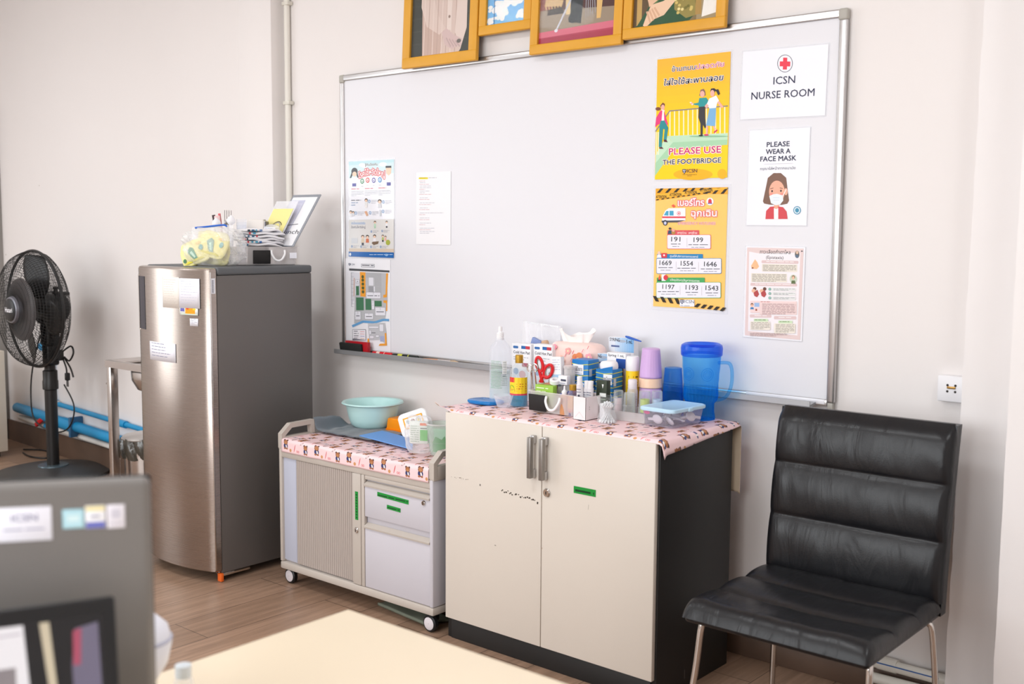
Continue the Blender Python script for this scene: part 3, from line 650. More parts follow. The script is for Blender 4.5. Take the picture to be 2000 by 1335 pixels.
# --- four framed portraits hung over the top edge of the board
GOLD = mat('yellow_picture_frame', (226, 164, 44), 0.42, var=(14, 0.12))
PBACK = mat('picture_backing', (90, 76, 60), 0.8)
PGLASS = clear('picture_glass', (255, 255, 255), (40, 40, 42), 0.03, 0.03, edge=0.12)
def portrait(label, x0, x1, z0, z1, y, tilt, fw, paint):
    w = x1-x0; h = z1-z0
    t = thing('framed_portrait', label, 'picture', ((x0+x1)/2, y, z0), 0, 'yellow-framed portraits over the whiteboard'); t.rotation_euler = (-0.05, tilt, 0)
    del t['group']
    G().box(-w/2+0.004, w/2-0.004, 0.004, 0.012, 0.004, h-0.004).build('backing', PBACK, t)
    for nm, b in (('frame_side', (-w/2, w/2, -0.008, 0.012, 0, fw)), ('frame_side', (-w/2, w/2, -0.008, 0.012, h-fw, h)), ('frame_side', (-w/2, -w/2+fw, -0.0081, 0.0119, fw*.9, h-fw*.9)), ('frame_side', (w/2-fw, w/2, -0.0081, 0.0119, fw*.9, h-fw*.9))):
        G().box(*b, 0.004, 3).build(nm, GOLD, t)
    a = Art(None, base=0.0, wrap=None); paint(a, fw-0.002, w-fw+0.002, fw-0.002, h-fw+0.002)
    for f in a.bm.faces:
        for l in f.loops: l[a.lay] = tuple(min(1.0, c*1.3) for c in l[a.lay][:3])+(1,)
    o = a.build('photograph', t, INK_GLOSS); o.location = (-w/2, 0.0038, 0)
    G().box(-w/2+fw*.9, w/2-fw*.9, -0.0035, -0.0025, fw*.9, h-fw*.9).build('glass_pane', PGLASS, t)
def clip_rect(a, x0, x1, z0, z1, col): a.rect(x0, z0, x1, z1, col)
def paint_robe(a, x0, x1, z0, z1):
    a.rect(x0, z0, x1, z1, '41433f')
    for i in range(7): a.rect(x0, z0+i*0.05, x1, z0+i*0.05+0.004, '4b4d48')
    T = lambda pts: [(x0+p*(x1-x0), z0+q*0.26) for p, q in pts]
    a.poly(T([(.2, 0), (.16, 1.6), (.9, 1.6), (.92, .35), (.84, .05), (.80, 0)]), 'cdb9b0')
    a.poly(T([(.2, 0), (.17, 1.0), (.3, 1.05), (.42, .45), (.56, .35), (.5, 0)]), 'c0a79c')
    a.poly(T([(.16, .95), (.16, .75), (.26, .45), (.48, .3), (.58, .38), (.45, .6), (.34, .95)]), 'd2bfb6')
    for k in range(8): x = .22+k*.075; a.line(T([(x, 0.02), (x+.01, 1.5)]), 0.0035, 'b59c92' if k % 2 else 'dccbc3')
    a.poly(T([(.60, .35), (.60, 1.6), (.68, 1.6), (.68, .35)]), 'dacac2')
    for q in (.55, .85, 1.2): a.ell(x0+.64*(x1-x0), z0+q*.26, .006, .006, '8f7a70', 10)
    a.poly(T([(.92, 1.2), (.93, .35), (.86, .12), (.74, .3), (.78, 1.2)]), 'd6c5bd')
    a.poly(T([(.52, .33), (.60, .38), (.74, .26), (.86, .2), (.85, .12), (.70, .06), (.58, .14)]), 'c9b1ae')
    for k in range(4): a.line(T([(.60+k*.05, .24-.02*k), (.68+k*.05, .1-.005*k)]), 0.006, 'b8a09e')
    a.ell(x0+.81*(x1-x0), z0+.17*.26, .012, .008, '6a6560', 12)
def paint_sky(a, x0, x1, z0, z1):
    n = 12
    for i in range(n): a.rect(x0, z0+(z1-z0)*i/n, x1, z0+(z1-z0)*(i+1)/n+0.0004, (116-3*i, 178-4*i, 224-2*i))
    rg = random.Random(4)
    for cx, cz, s in ((.06, .06, .02), (.30, .10, .022), (.36, .17, .03), (.55, .2, .034), (.42, .3, .028), (.15, .2, .02), (.8, .1, .02), (.7, .3, .03), (.2, .42, .03), (.6, .5, .04)):
        for k in range(6):
            a.ell(min(max(x0+cx*(x1-x0)+(rg.random()-.5)*s*2.4, x0+.014), x1-.014), max(z0+cz*.3+(rg.random()-.5)*s, z0+.012), s*(.35+.3*rg.random()), s*(.25+.25*rg.random()), ('e9eef4', 'dbe6f0', 'f2f4f6')[k % 3], 14)
    a.rect(x0+.035, z0, x0+.038, z1, '5a7fa8')
def paint_throne(a, x0, x1, z0, z1):
    T = lambda pts: [(x0+p*(x1-x0), z0+q*(x1-x0)) for p, q in pts]
    a.rect(x0, z0, x1, z1, '4a2a26'); a.poly(T([(0, .12), (1, .12), (1, .30), (0, .36)]), '8f7f6c')
    a.poly(T([(0, 0), (1, 0), (1, .12), (0, .12)]), 'a83a52'); a.poly(T([(0, .07), (1, .09), (1, .16), (0, .13)]), 'c9677a'); a.poly(T([(0, 0), (1, 0), (1, .07), (0, .06)]), '9c2c44')
    a.poly(T([(.0, .36), (.16, .36), (.14, .75), (.0, .75)]), '7a3a2c'); a.poly(T([(.06, .4), (.3, .38), (.32, .44), (.08, .47)]), 'c0a070')
    for k in range(6): a.line(T([(.08+k*.04, .40), (.09+k*.04, .36)]), .005, 'c9ab76')
    a.line(T([(.11, .44), (.13, .75)]), .012, 'b8935c'); a.poly(T([(.1, .3), (.34, .3), (.30, .37), (.12, .36)]), '3a2f28')
    a.poly(T([(.32, .75), (.36, .28), (.41, .28), (.43, .75)]), 'd0b98a'); a.poly(T([(.40, .75), (.43, .2), (.56, .17), (.60, .75)]), '23262a')
    a.poly(T([(.72, .5), (.84, .5), (.86, .75), (.70, .75)]), 'c79f60'); a.poly(T([(.76, .2), (.81, .2), (.84, .52), (.75, .52)]), 'd2ab6a'); a.poly(T([(.66, .56), (.84, .52), (.84, .56), (.66, .6)]), 'b8894c')
    a.line(T([(.23, .12), (.60, .75)]), .008, 'b8b8c0'); a.ell(x0+.235*(x1-x0), z0+.13*(x1-x0), .008, .006, 'd5d5de', 12); a.line(T([(.51, .75), (.53, .42)]), .016, 'c9304a')
    for k in range(5): a.line(T([(.62+k*.03, .22+.01*k), (.61+k*.02, .75)]), .003, '9a9aa0')
    a.poly(T([(.39, .24), (.44, .32), (.52, .32), (.52, .22), (.46, .18), (.40, .2)]), '17181c')
def paint_green_dress(a, x0, x1, z0, z1):
    T = lambda pts: [(x0+p*(x1-x0), z0+q*(x1-x0)) for p, q in pts]
    a.rect(x0, z0, x1, z1, '7a6a4a'); a.rect(x0, z0, x0+.06, z1, '5c4a34'); a.line(T([(.08, 0), (.07, .6)]), .02, 'b8975a'); a.ell(x0+.07*(x1-x0), z0+.2, .016, .012, 'd8bd84')
    a.poly(T([(.0, 0), (.06, .03), (.26, .3), (.4, .6), (.9, .6), (.72, .05), (.66, 0)]), '2f5238')
    a.poly(T([(.2, .26), (.42, .55), (.46, .5), (.28, .22)]), '5f7a4a')
    a.poly(T([(.5, .14), (.64, .04), (.76, .06), (.72, .3), (.62, .5), (.48, .4)]), '8f8248')
    rg = random.Random(9)
    for k in range(26): a.ell(x0+(.5+.22*rg.random())*(x1-x0), z0+(.1+.36*rg.random())*(x1-x0), .006, .005, ('c9b46a', '6f6a34', 'e0d090')[k % 3], 9)
    a.poly(T([(.13, .02), (.17, .0), (.26, .07), (.38, .1), (.5, .22), (.47, .28), (.36, .24), (.22, .22), (.17, .12)]), 'e2bfa2')
    a.poly(T([(.2, .2), (.16, .32), (.24, .36), (.3, .26)]), 'dcb597')
    for k in range(4): a.line(T([(.17+k*.03, .16+.01*k), (.22+k*.035, .04+.02*k)]), .007, 'd0a688')
    a.rect(x0+.76*(x1-x0), z0, x1, z1, '9a8a6a'); a.line(T([(.78, .06), (.77, .6)]), .022, 'a5854c'); a.poly(T([(.82, .03), (1, .06), (1, .3), (.9, .3), (.84, .22)]), 'e6e0da'); a.poly(T([(.84, .34), (1, .36), (1, .6), (.82, .6)]), 'c9cbd8')
portrait('yellow-framed picture of a pale robe with folded hands', 0.425, 0.831, 2.055, 2.62, -0.030, 0.006, 0.042, paint_robe)
portrait('yellow-framed picture of blue sky with small clouds', 0.835, 1.093, 2.143, 2.60, -0.022, 0.004, 0.036, paint_sky)
portrait('yellow-framed picture of a red carpet with chair legs and a sword', 1.096, 1.503, 2.044, 2.62, -0.032, 0.006, 0.036, paint_throne)
portrait('yellow-framed picture of folded hands on a green gown', 1.506, 1.902, 2.056, 2.62, -0.030, 0.004, 0.036, paint_green_dress)

# --- conduit, socket and pipes on the walls
WPVC = mat('white_conduit', (232, 229, 220), 0.4)
t = thing('conduit', 'thin white wiring conduit running up beside the pillar', 'pipe', (-0.358, 0.004, 1.2))
G().cyl((-0.002, 0, -1.12), (0.0, 0, 1.69), 0.0135, n=16).build('pipe', WPVC, t)
for z in (1.22, 0.78): G().box(-0.019, 0.026, -0.016, 0.014, z-0.008, z+0.008, 0.003).build('clip', mat('conduit_clip', (220, 217, 206), 0.5), t)
t = thing('wall_socket', 'white double power socket half hidden by the rough column', 'socket', (2.671, 0.019, 0.925))
G().box(-0.062, 0.055, -0.028, 0.0, 0, 0.075, 0.004).build('box', mat('socket_white', (236, 235, 238), 0.35), t)
g = G()
for cx in (-0.022, 0.032):
    for px, pz in ((-0.011, 0.048), (0.011, 0.048), (-0.011, 0.030), (0.011, 0.030)): g.cyl((cx+px, -0.0285, pz), (cx+px, -0.026, pz), 0.0036, n=10)
g.build('pin_holes', mat('socket_hole', (42, 34, 32), 0.6), t)
g = G().box(-0.034, -0.010, -0.031, -0.0285, 0.038, 0.045, 0.001); g.build('brass_shutter', mat('brass', (170, 130, 70), 0.35, 0.8), t)
t = thing('water_pipe', 'pair of white plastic pipes low on the wall behind the chair', 'pipe', (2.40, -0.02, 0.08))
G().cyl((-0.38, 0.018, 0.022), (0.29, -0.0, 0.030), 0.017, n=16).build('upper_pipe', WPVC, t)
G().cyl((0.06, -0.009, -0.016), (0.29, -0.018, -0.010), 0.016, n=16).build('lower_pipe', WPVC, t)
G().lathe([(0.021, -0.03), (0.021, 0.03)], c=(0.10, 0.008, 0.029), axis=(1, -0.02, 0), n=16, cap0=True, cap1=True).build('coupling', WPVC, t)
G().box(0.02, 0.26, -0.0165, -0.0145, 0.034, 0.037).build('blue_stripe', mat('blue_pipe_print', (50, 100, 170), 0.5), t)

# ------------------------------------------------------------------ refrigerator
def brushed(name, col, rough, axis_scale, strength=0.12, metal=1.0):
    m = bpy.data.materials.new(name); m.use_nodes = True; nt = m.node_tree; b = nt.nodes['Principled BSDF']
    tc = nt.nodes.new('ShaderNodeTexCoord'); mp = nt.nodes.new('ShaderNodeMapping'); mp.inputs['Scale'].default_value = axis_scale
    nt.links.new(tc.outputs['Object'], mp.inputs['Vector'])
    n = nt.nodes.new('ShaderNodeTexNoise'); n.inputs['Scale'].default_value = 6; n.inputs['Detail'].default_value = 5
    nt.links.new(mp.outputs[0], n.inputs['Vector'])
    mr = nt.nodes.new('ShaderNodeMapRange'); mr.inputs['To Min'].default_value = rough-0.07; mr.inputs['To Max'].default_value = rough+0.1
    nt.links.new(n.outputs['Fac'], mr.inputs['Value']); nt.links.new(mr.outputs['Result'], b.inputs['Roughness'])
    bp = nt.nodes.new('ShaderNodeBump'); bp.inputs['Strength'].default_value = strength; bp.inputs['Distance'].default_value = 0.0006
    nt.links.new(n.outputs['Fac'], bp.inputs['Height']); nt.links.new(bp.outputs['Normal'], b.inputs['Normal'])
    b.inputs['Base Color'].default_value = (*lin(col), 1); b.inputs['Metallic'].default_value = metal
    return m
STEEL_D = brushed('brushed_fridge_steel', (166, 154, 146), 0.25, (1, 1, 420), 0.015)
STEEL = brushed('stainless_steel', (206, 200, 196), 0.22, (1, 1, 12), 0.05)
CHROME = mat('chrome', (214, 210, 206), 0.12, 1.0)
FSIDE = mat('fridge_grey_side', (104, 100, 98), 0.42, 0.25, bump=(900, 0.08, 0.0004))
FCAP = mat('fridge_cap_grey', (94, 97, 100), 0.5)
BLACKP = mat('black_plastic', (22, 22, 24), 0.42)
fr = thing('refrigerator', 'tall single-door refrigerator with a bowed steel door and grey sides', 'refrigerator', (-0.197, -0.445, 0.0))
fw = 0.252
def ffront(t): return -0.255-0.022-0.042*(1-t*t)
G().box(-fw, fw, -0.235, 0.235, 0.035, 1.226, 0.004).build('cabinet_body', FSIDE, fr)
g = G().box(-fw-0.002, fw+0.003, -0.233, 0.238, 1.226, 1.259, 0.010, 3); g.build('top_cap', FCAP, fr)
# the bowed door with a soft vertical corner on both edges
out = [(fw, -0.238), (fw, -0.268)]
N = 28
for i in range(N+1):
    t = 1-2*i/N; x = t*(fw-0.012)
    out.append((x, ffront(t)))
out += [(-fw, -0.268), (-fw, -0.238)]
def door_ring(z, ins): return [(x*(1-ins/fw), (y if y > -0.25 else y+ins), z) for x, y in out]
dg = G(); dg.rings([door_ring(z, i) for z, i in ((0.045, 0.004), (0.049, 0), (1.244, 0), (1.252, 0.003), (1.255, 0.010))])
door = dg.build('door', STEEL_D, fr, 40)
G().box(-fw+0.012, fw-0.004, -0.2385, -0.232, 0.05, 1.24).build('door_gasket', mat('gasket_grey', (60, 60, 62), 0.7), fr)
G().box(fw-0.0005, fw+0.0022, -0.268, -0.262, 0.055, 1.24, 0.0008).build('chrome_edge', CHROME, door)
# recessed grip at the opening edge
hx = lambda t: t*(fw-0.012)
gg = G()
gg.rings([[(hx(t), ffront(t)-0.0014, z) for t in (-0.94, -0.85, -0.75, -0.64)]+[(hx(t), ffront(t)+0.006, z) for t in (-0.64, -0.94)] for z in (0.995, 1.213)])
gg.build('grip_recess', mat('grip_dark', (22, 24, 44), 0.25), door)
gg = G(); gg.rings([[(hx(t), ffront(t)-0.0026, z) for t in (-1.0, -0.97, -0.945)]+[(hx(t), ffront(t)+0.006, z) for t in (-0.945, -1.0)] for z in (0.99, 1.218)])
gg.build('grip_strip', CHROME, door)
for x, y in ((fw-0.04, -0.215), (-fw+0.04, -0.215), (fw-0.04, 0.2), (-fw+0.04, 0.2)):
    G().cyl((x, y, 0), (x, y, 0.036), 0.016, n=16).build('foot', BLACKP, fr)
G().box(fw-0.022, fw+0.004, -0.245, -0.231, 0.002, 0.036, 0.003).build('orange_tape', mat('orange_tape', (232, 104, 30), 0.6), fr)
G().box(fw-0.06, fw-0.002, -0.23, -0.10, 0.022, 0.034, 0.002).build('hinge_plate', CHROME, fr)
# papers, magnet and stickers on the bowed door (each follows the curve)
def on_door(name, label, cat, x0, x1, z0, z1, m, paint=None, parent=None, tilt=0.0, lift=0.001):
    """x in world metres, laid on the door front"""
    X = lambda u: x0+(x1-x0)*u+0.197
    def f(u, v):
        x = X(u); z = z0+(z1-z0)*v+tilt*(u-0.5)*(x1-x0)
        return (x, ffront(x/(fw-0.012))-lift, z)
    g = G().grid(f, 8, 2)
    if parent is None:
        t = thing(name, label, cat, fr.location)
        o = g.build('sheet', m, t, None, solid=0.0005, offset=1)
    else:
        t = parent; o = g.build(name, m, parent, None, solid=0.0005, offset=1)
        if label: o['label'] = label
    if paint:
        a = Art(None, base=0.0, wrap=lambda x, z, d: (x, ffront(x/(fw-0.012))-lift-0.0006-d, z+tilt*(x-0.197-(x0+x1)/2+0.0)*0))
        paint(a, X(0), X(1), z0, z1); a.build('writing', o if parent is not None else t, INK)
    return t
NOTE = mat('note_paper', (236, 230, 222), 0.6); NOTE2 = mat('note_paper_cool', (232, 232, 240), 0.6)
def hand(col, n, h=0.004):
    def f(a, x0, x1, z0, z1):
        for i in range(n): a.words(x0+(x1-x0)*.1, z1-(z1-z0)*(0.1+0.82*i/n), x0+(x1-x0)*(.62+.28*rnd.random()), col, h)
    return f
on_door('note', 'cream handwritten note hung high on the refrigerator door', 'paper', -0.190, -0.085, 1.095, 1.217, NOTE, hand('d2c8be', 11, 0.003), lift=0.0016)
on_door('note', 'bluish printed note overlapping the cream one on the refrigerator door', 'paper', -0.086, 0.018, 1.098, 1.214, NOTE2, hand('c4c4d4', 9, 0.003), lift=0.0026)
def mag(a, x0, x1, z0, z1):
    a.rect(x0+.006, z0+.002, x1-.004, z0+.006, 'cfe0cc'); a.rect(x0+.03, z0+.006, x1-.014, z1-.002, 'f0a01e'); a.rect(x0+.004, z0+.014, x0+.026, z1-.003, '6a66b0'); a.ell(x0+.042, z1-.004, .007, .004, 'd8402e', 12); a.ell(x0+.075, z1-.006, .008, .004, 'e8d040', 12)
on_door('fridge_magnet', 'small orange and yellow magnet below the notes on the refrigerator door', 'magnet', -0.085, 0.008, 1.070, 1.100, mat('magnet_white', (226, 230, 226), 0.4), mag, lift=0.002)
on_door('rating_sticker', None, None, -0.034, 0.006, 1.028, 1.058, NOTE2, hand('8a8f9a', 4, 0.003), parent=door, lift=0.0008)
on_door('paper_note', 'white handwritten note stuck halfway up the refrigerator door', 'paper', -0.308, -0.115, 0.876, 0.952, NOTE2, hand('8c8ca2', 5, 0.005), lift=0.0014)
g = G().box(fw+0.0002, fw+0.0010, -0.262, -0.243, 1.156, 1.216); bl = g.build('barcode_label', mat('label_white', (232, 234, 242), 0.5), fr)
g = G()
for i in range(14): g.box(fw+0.0011, fw+0.0014, -0.258, -0.250, 1.160+i*0.0036, 1.160+i*0.0036+0.0018)
g.build('print', mat('label_print', (92, 94, 110), 0.6), bl)

# ------------------------------------------------------------------ pedestal fan
FBLK = mat('fan_black', (30, 29, 29), 0.4); FGRY = mat('fan_grey_disc', (92, 88, 88), 0.4)
fan = thing('pedestal_fan', 'large black pedestal fan with a round wire cage on a disc base', 'fan', (-2.335, -0.165, 0))
G().lathe([(0.001, 0), (0.305, 0), (0.315, 0.006), (0.313, 0.018), (0.25, 0.034), (0.13, 0.046), (0.05, 0.052), (0.001, 0.053)], n=64).build('base', mat('fan_base', (58, 57, 57), 0.42), fan)
G().lathe([(0.001, 0.05), (0.085, 0.050), (0.083, 0.056), (0.001, 0.057)], n=32).build('base_ring', mat('fan_ring', (84, 100, 108), 0.25, 0.3), fan)
G().lathe([(0.034, 0.055), (0.034, 0.50), (0.030, 0.505), (0.030, 0.66)], n=24).build('pole', FBLK, fan)
G().lathe([(0.034, 0.49), (0.043, 0.495), (0.043, 0.54), (0.040, 0.548), (0.040, 0.60), (0.032, 0.605)], n=24).build('height_collar', FBLK, fan)
neck = G().box(-0.035, 0.035, -0.03, 0.045, 0.63, 0.76, 0.014, 3); neck.box(-0.045, 0.045, -0.035, 0.05, 0.74, 0.90, 0.02, 3); neck.cyl((-0.06, 0.01, 0.80), (0.06, 0.01, 0.80), 0.022, n=16)
neck.build('tilt_neck', FBLK, fan)
hz = 0.957
mt = G().lathe([(0.001, 0.115), (0.055, 0.108), (0.082, 0.085), (0.088, 0.03), (0.088, -0.045), (0.07, -0.062), (0.001, -0.064)], c=(0, 0, hz), axis=(0, 1, 0), n=32)
for k in range(9): mt.box(-0.09+k*0.0225-0.004, -0.09+k*0.0225+0.004, 0.02, 0.085, hz+0.075, hz+0.092, 0.002)
mt.build('motor', FBLK, fan)
G().lathe([(0.012, 0), (0.012, 0.02), (0.016, 0.022), (0.016, 0.034), (0.004, 0.038)], c=(0.0, 0.05, hz+0.085), n=14, cap1=True).build('swing_knob', FBLK, fan)
G().box(0.03, 0.075, 0.0, 0.05, 0.66, 0.72, 0.008).build('cord_hook', FBLK, fan)
# wire cage in two halves
CY = -0.075; R = 0.326
def cage(front):
    g = G(); n = 112
    prof = ([(0.075, -0.125), (0.16, -0.122), (0.25, -0.108), (0.298, -0.08), (0.322, -0.03), (R, 0.0)] if front else [(0.10, 0.085), (0.2, 0.082), (0.275, 0.068), (0.316, 0.034), (R, 0.004)])
    for k in range(n):
        a = 2*PI*k/n; tw = 0.22 if front else -0.15
        pts = []
        for i, (r, y) in enumerate(prof):
            b = a+tw*(1-(r/R))
            pts.append((r*math.cos(b), CY+y, hz+r*math.sin(b)))
        g.tube(smooth_path(pts, 2), 0.0011, n=4, cap=False)
    for p0, p1 in zip(prof, prof[1:]):
        for k in range(3): r = p0[0]+(p1[0]-p0[0])*k/3; y = p0[1]+(p1[1]-p0[1])*k/3; g.tube([(r*math.cos(2*PI*i/48), CY+y+0.001, hz+r*math.sin(2*PI*i/48)) for i in range(48)], 0.0012, n=4, closed=True)
    return g.build('cage_front_wires' if front else 'cage_back_wires', FBLK, fan, None)
cage(True); cage(False)
G().tube([(R*math.cos(2*PI*i/72), CY, hz+R*math.sin(2*PI*i/72)) for i in range(72)], 0.0085, n=8, closed=True).build('cage_ring', FBLK, fan)
G().lathe([(0.001, -0.006), (0.13, -0.006), (0.165, 0.0), (0.175, 0.006), (0.165, 0.008), (0.001, 0.004)], c=(0, CY-0.085, hz), axis=(0, 1, 0), n=48).build('spinner_disc', clear('fan_smoked_disc', (170, 166, 166), (120, 114, 114), 0.42, 0.35, edge=.3), fan)
for k in range(4):
    a0 = PI*0.36+k*PI/2
    def blade(u, v, a0=a0):
        r = 0.07+0.235*u; w = (0.34+0.62*math.sin(PI*min(1, u*0.9+0.12))**0.8)*(v-0.5)*1.1
        a = a0+w+0.35*u
        return (r*math.cos(a), CY-0.005-0.05*(v-0.5), hz+r*math.sin(a))
    G().grid(blade, 14, 10).build('blade', FBLK, fan, 60, solid=0.003, offset=0)
hub = G().lathe([(0.001, -0.028), (0.052, -0.028), (0.072, -0.02), (0.080, 0.0), (0.080, 0.012)], c=(0, CY-0.118, hz), axis=(0, 1, 0), n=32).build('hub_badge', mat('fan_badge_grey', (118, 118, 126), 0.3, 0.3), fan)
G().lathe([(0.001, -0.0305), (0.058, -0.030), (0.064, -0.026)], c=(0, CY-0.118, hz), axis=(0, 1, 0), n=32).build('badge_face', BLACKP, hub)
a = Art(None, base=0); a.text('Hatari', 0, -0.012, 0.026, 'f2f2f6', width=0.082, bold=0.02)
o = a.build('badge_lettering', hub, INK); o.location = (0, CY-0.1492, hz)
cd = G().tube(smooth_path([(0.05, 0.04, 0.70), (0.13, 0.06, 0.745), (0.16, 0.06, 0.71), (0.11, 0.06, 0.66), (0.07, 0.05, 0.68), (0.12, 0.06, 0.62), (0.15, 0.06, 0.57)], 6), 0.005, n=6)
cd.tube(smooth_path([(0.04, 0.05, 0.69), (0.07, 0.06, 0.62), (0.085, 0.055, 0.58)], 5), 0.005, n=6)
cd.build('power_cord', FBLK, fan)
G().tube(smooth_path([(-0.10, 0.0, 0.80), (-0.14, -0.03, 0.62), (-0.20, -0.02, 0.45), (-0.19, -0.01, 0.30), (-0.08, 0.03, 0.235), (0.06, 0.05, 0.255), (0.13, 0.06, 0.33), (0.14, 0.06, 0.42), (0.06, 0.05, 0.52)], 6), 0.0045, n=6).build('hanging_cord', FBLK, fan)
pl = G().box(0.075, 0.10, 0.045, 0.07, 0.545, 0.59, 0.006); pl.cyl((0.08, 0.057, 0.51), (0.08, 0.057, 0.548), 0.003, n=6); pl.cyl((0.094, 0.057, 0.51), (0.094, 0.057, 0.548), 0.003, n=6); pl.build('plug', FBLK, fan)

# ------------------------------------------------------------------ blue water pipes on the side wall
def wy(x): return 0.01+(-0.645-x)*0.0547   # face of the side wall
BLUE = mat('blue_pvc', (28, 146, 200), 0.38); WPIPE = mat('white_pvc', (226, 222, 216), 0.45)
t = thing('water_pipe', 'thick blue plastic drain pipe running along the wall behind the fan', 'pipe', (-2.4, 0, 0))
def along(x, off, z): return Vector((x+2.4, wy(x)-off, z))
G().cyl(along(-3.35, 0.045, 0.245), along(-1.25, 0.045, 0.198), 0.031, n=20).build('pipe', BLUE, t)
for xx in (-2.62,): G().cyl(along(xx-0.06, 0.045, 0.2265), along(xx+0.10, 0.045, 0.2225), 0.038, n=20).build('coupling', BLUE, t)
G().box(along(-2.50, 0, 0).x-0.012, along(-2.50, 0, 0).x+0.012, wy(-2.5)-0.088, wy(-2.5)-0.004, 0.165, 0.285, 0.004).build('wall_bracket', mat('bracket_blue', (60, 110, 150), 0.5), t)
t = thing('water_pipe', 'thin blue plastic supply pipe rising in a bend behind the fan', 'pipe', (-2.4, 0, 0))
G().tube([along(-2.86, 0.03, 0.66), along(-2.86, 0.03, 0.40), along(-2.855, 0.03, 0.352), along(-2.83, 0.03, 0.334), along(-2.80, 0.03, 0.332)], 0.024, n=14).build('riser', BLUE, t)
G().tube([along(-2.97, 0.03, 0.672), along(-2.91, 0.03, 0.674), along(-2.872, 0.03, 0.664), along(-2.86, 0.03, 0.632)], 0.028, n=14).build('elbow', BLUE, t)
G().cyl(along(-2.8, 0.03, 0.331), along(-1.25, 0.03, 0.296), 0.0145, n=14).build('pipe', BLUE, t)
G().cyl(along(-2.02, 0.03, 0.3125), along(-1.90, 0.03, 0.310), 0.021, n=14).build('coupling', BLUE, t)
G().cyl(along(-2.80, 0.03, 0.331), along(-2.76, 0.03, 0.330), 0.02, n=14).build('white_union', WPIPE, t)
t = thing('water_pipe', 'thin white plastic pipe with a red tap just above the baseboard', 'pipe', (-2.4, 0, 0))
G().cyl(along(-3.35, 0.028, 0.178), along(-1.25, 0.026, 0.145), 0.0165, n=14).build('pipe', WPIPE, t)
G().cyl(along(-2.94, 0.03, 0.172), along(-2.86, 0.03, 0.171), 0.024, n=14).build('valve_body', BLUE, t)
G().box(along(-3.02, 0, 0).x, along(-2.91, 0, 0).x, wy(-2.95)-0.075, wy(-2.95)-0.055, 0.185, 0.215, 0.006, rot=Matrix.Rotation(-0.5, 3, 'Y')).build('red_handle', mat('tap_red', (206, 36, 40), 0.4), t)
t = thing('floor_cord', 'thin black cord looped on the floor beside the cream unit', 'cord', (-2.83, 0.02, 0.006))
G().tube(smooth_path([(-0.30, 0.02, 0.0), (-0.18, 0.09, 0), (0.02, 0.07, 0), (0.06, -0.02, 0), (-0.05, -0.06, 0.002), (-0.2, -0.03, 0)], 7), 0.005, n=6).build('cord', BLACKP, t)

# cream storage unit cut off by the picture edge
t = thing('storage_unit', 'cream low storage unit standing on short feet by the fan', 'cabinet', (-3.28, -0.42, 0))
CREAM = mat('cream_laminate', (222, 212, 196), 0.45)
G().box(-0.27, 0.27, -0.30, 0.31, 0.035, 0.66, 0.006).build('body', CREAM, t)
G().box(-0.262, 0.262, -0.318, -0.301, 0.05, 0.64, 0.004).build('door', CREAM, t)
for x in (-0.22, 0.22):
    for y in (-0.25, 0.26): G().cyl((x, y, 0), (x, y, 0.036), 0.02, n=14).build('foot', BLACKP, t)

# ------------------------------------------------------------------ stainless sink stand and waste bin
t = thing('sink_stand', 'stainless steel sink on square tube legs beside the refrigerator', 'sink', (-1.04, -0.175, 0))
def rim(z, i): return [(-0.375+i, -0.165+i, z), (0.375-i, -0.165+i, z), (0.375-i, 0.190-i, z), (-0.375+i, 0.190-i, z)]
bowl = G().rings([rim(0.715, 0.0), rim(0.748, 0.0), rim(0.750, 0.004), rim(0.750, 0.022), rim(0.735, 0.028), rim(0.733, 0.07)], cap0=False, cap1=False)
bowl.build('sink_top', STEEL, t)
def oval(z, s): return [(0.035+0.275*s*(abs(math.cos(a))**.5)*math.copysign(1, math.cos(a)), -0.012+0.14*s*(abs(math.sin(a))**.5)*math.copysign(1, math.sin(a)), z) for a in (2*PI*k/32 for k in range(32))]
G().rings([oval(0.734, 1.0), oval(0.66, 0.98), oval(0.615, 0.86), oval(0.60, 0.6), oval(0.598, 0.02)], cap0=False).build('bowl', STEEL, t, solid=0.002)
for x, y in ((-0.35, -0.14), (0.35, -0.14), (-0.35, 0.085), (0.35, 0.085)): G().box(x-0.020, x+0.020, y-0.020, y+0.020, 0, 0.716, 0.003).build('leg', STEEL, t)
t = thing('waste_bin', 'round steel waste bin lined with a dark bag under the sink', 'bin', (-1.365, -0.15, 0))
G().lathe([(0.001, 0.004), (0.098, 0.004), (0.106, 0.012), (0.112, 0.27), (0.104, 0.27), (0.1, 0.02)], n=36).build('body', STEEL, t)
def bag(u, v):
    a = 2*PI*u; r = 0.116+0.008*math.sin(9*a+3*v)+0.006*math.sin(17*a+v*7)+0.008*math.sin(v*PI)
    return (r*math.cos(a), r*math.sin(a), 0.235+0.105*v+0.004*math.sin(7*a))
G().grid(bag, 72, 8).build('bag_liner', mat('bag_dark', (76, 72, 64), 0.22, 0.0, spec=0.8), t, 60)
G().lathe([(0.001, 0.362), (0.07, 0.360), (0.112, 0.350), (0.124, 0.338), (0.120, 0.332), (0.001, 0.332)], n=40).build('lid', mat('bin_lid_satin', (212, 206, 202), .38, .35), t)

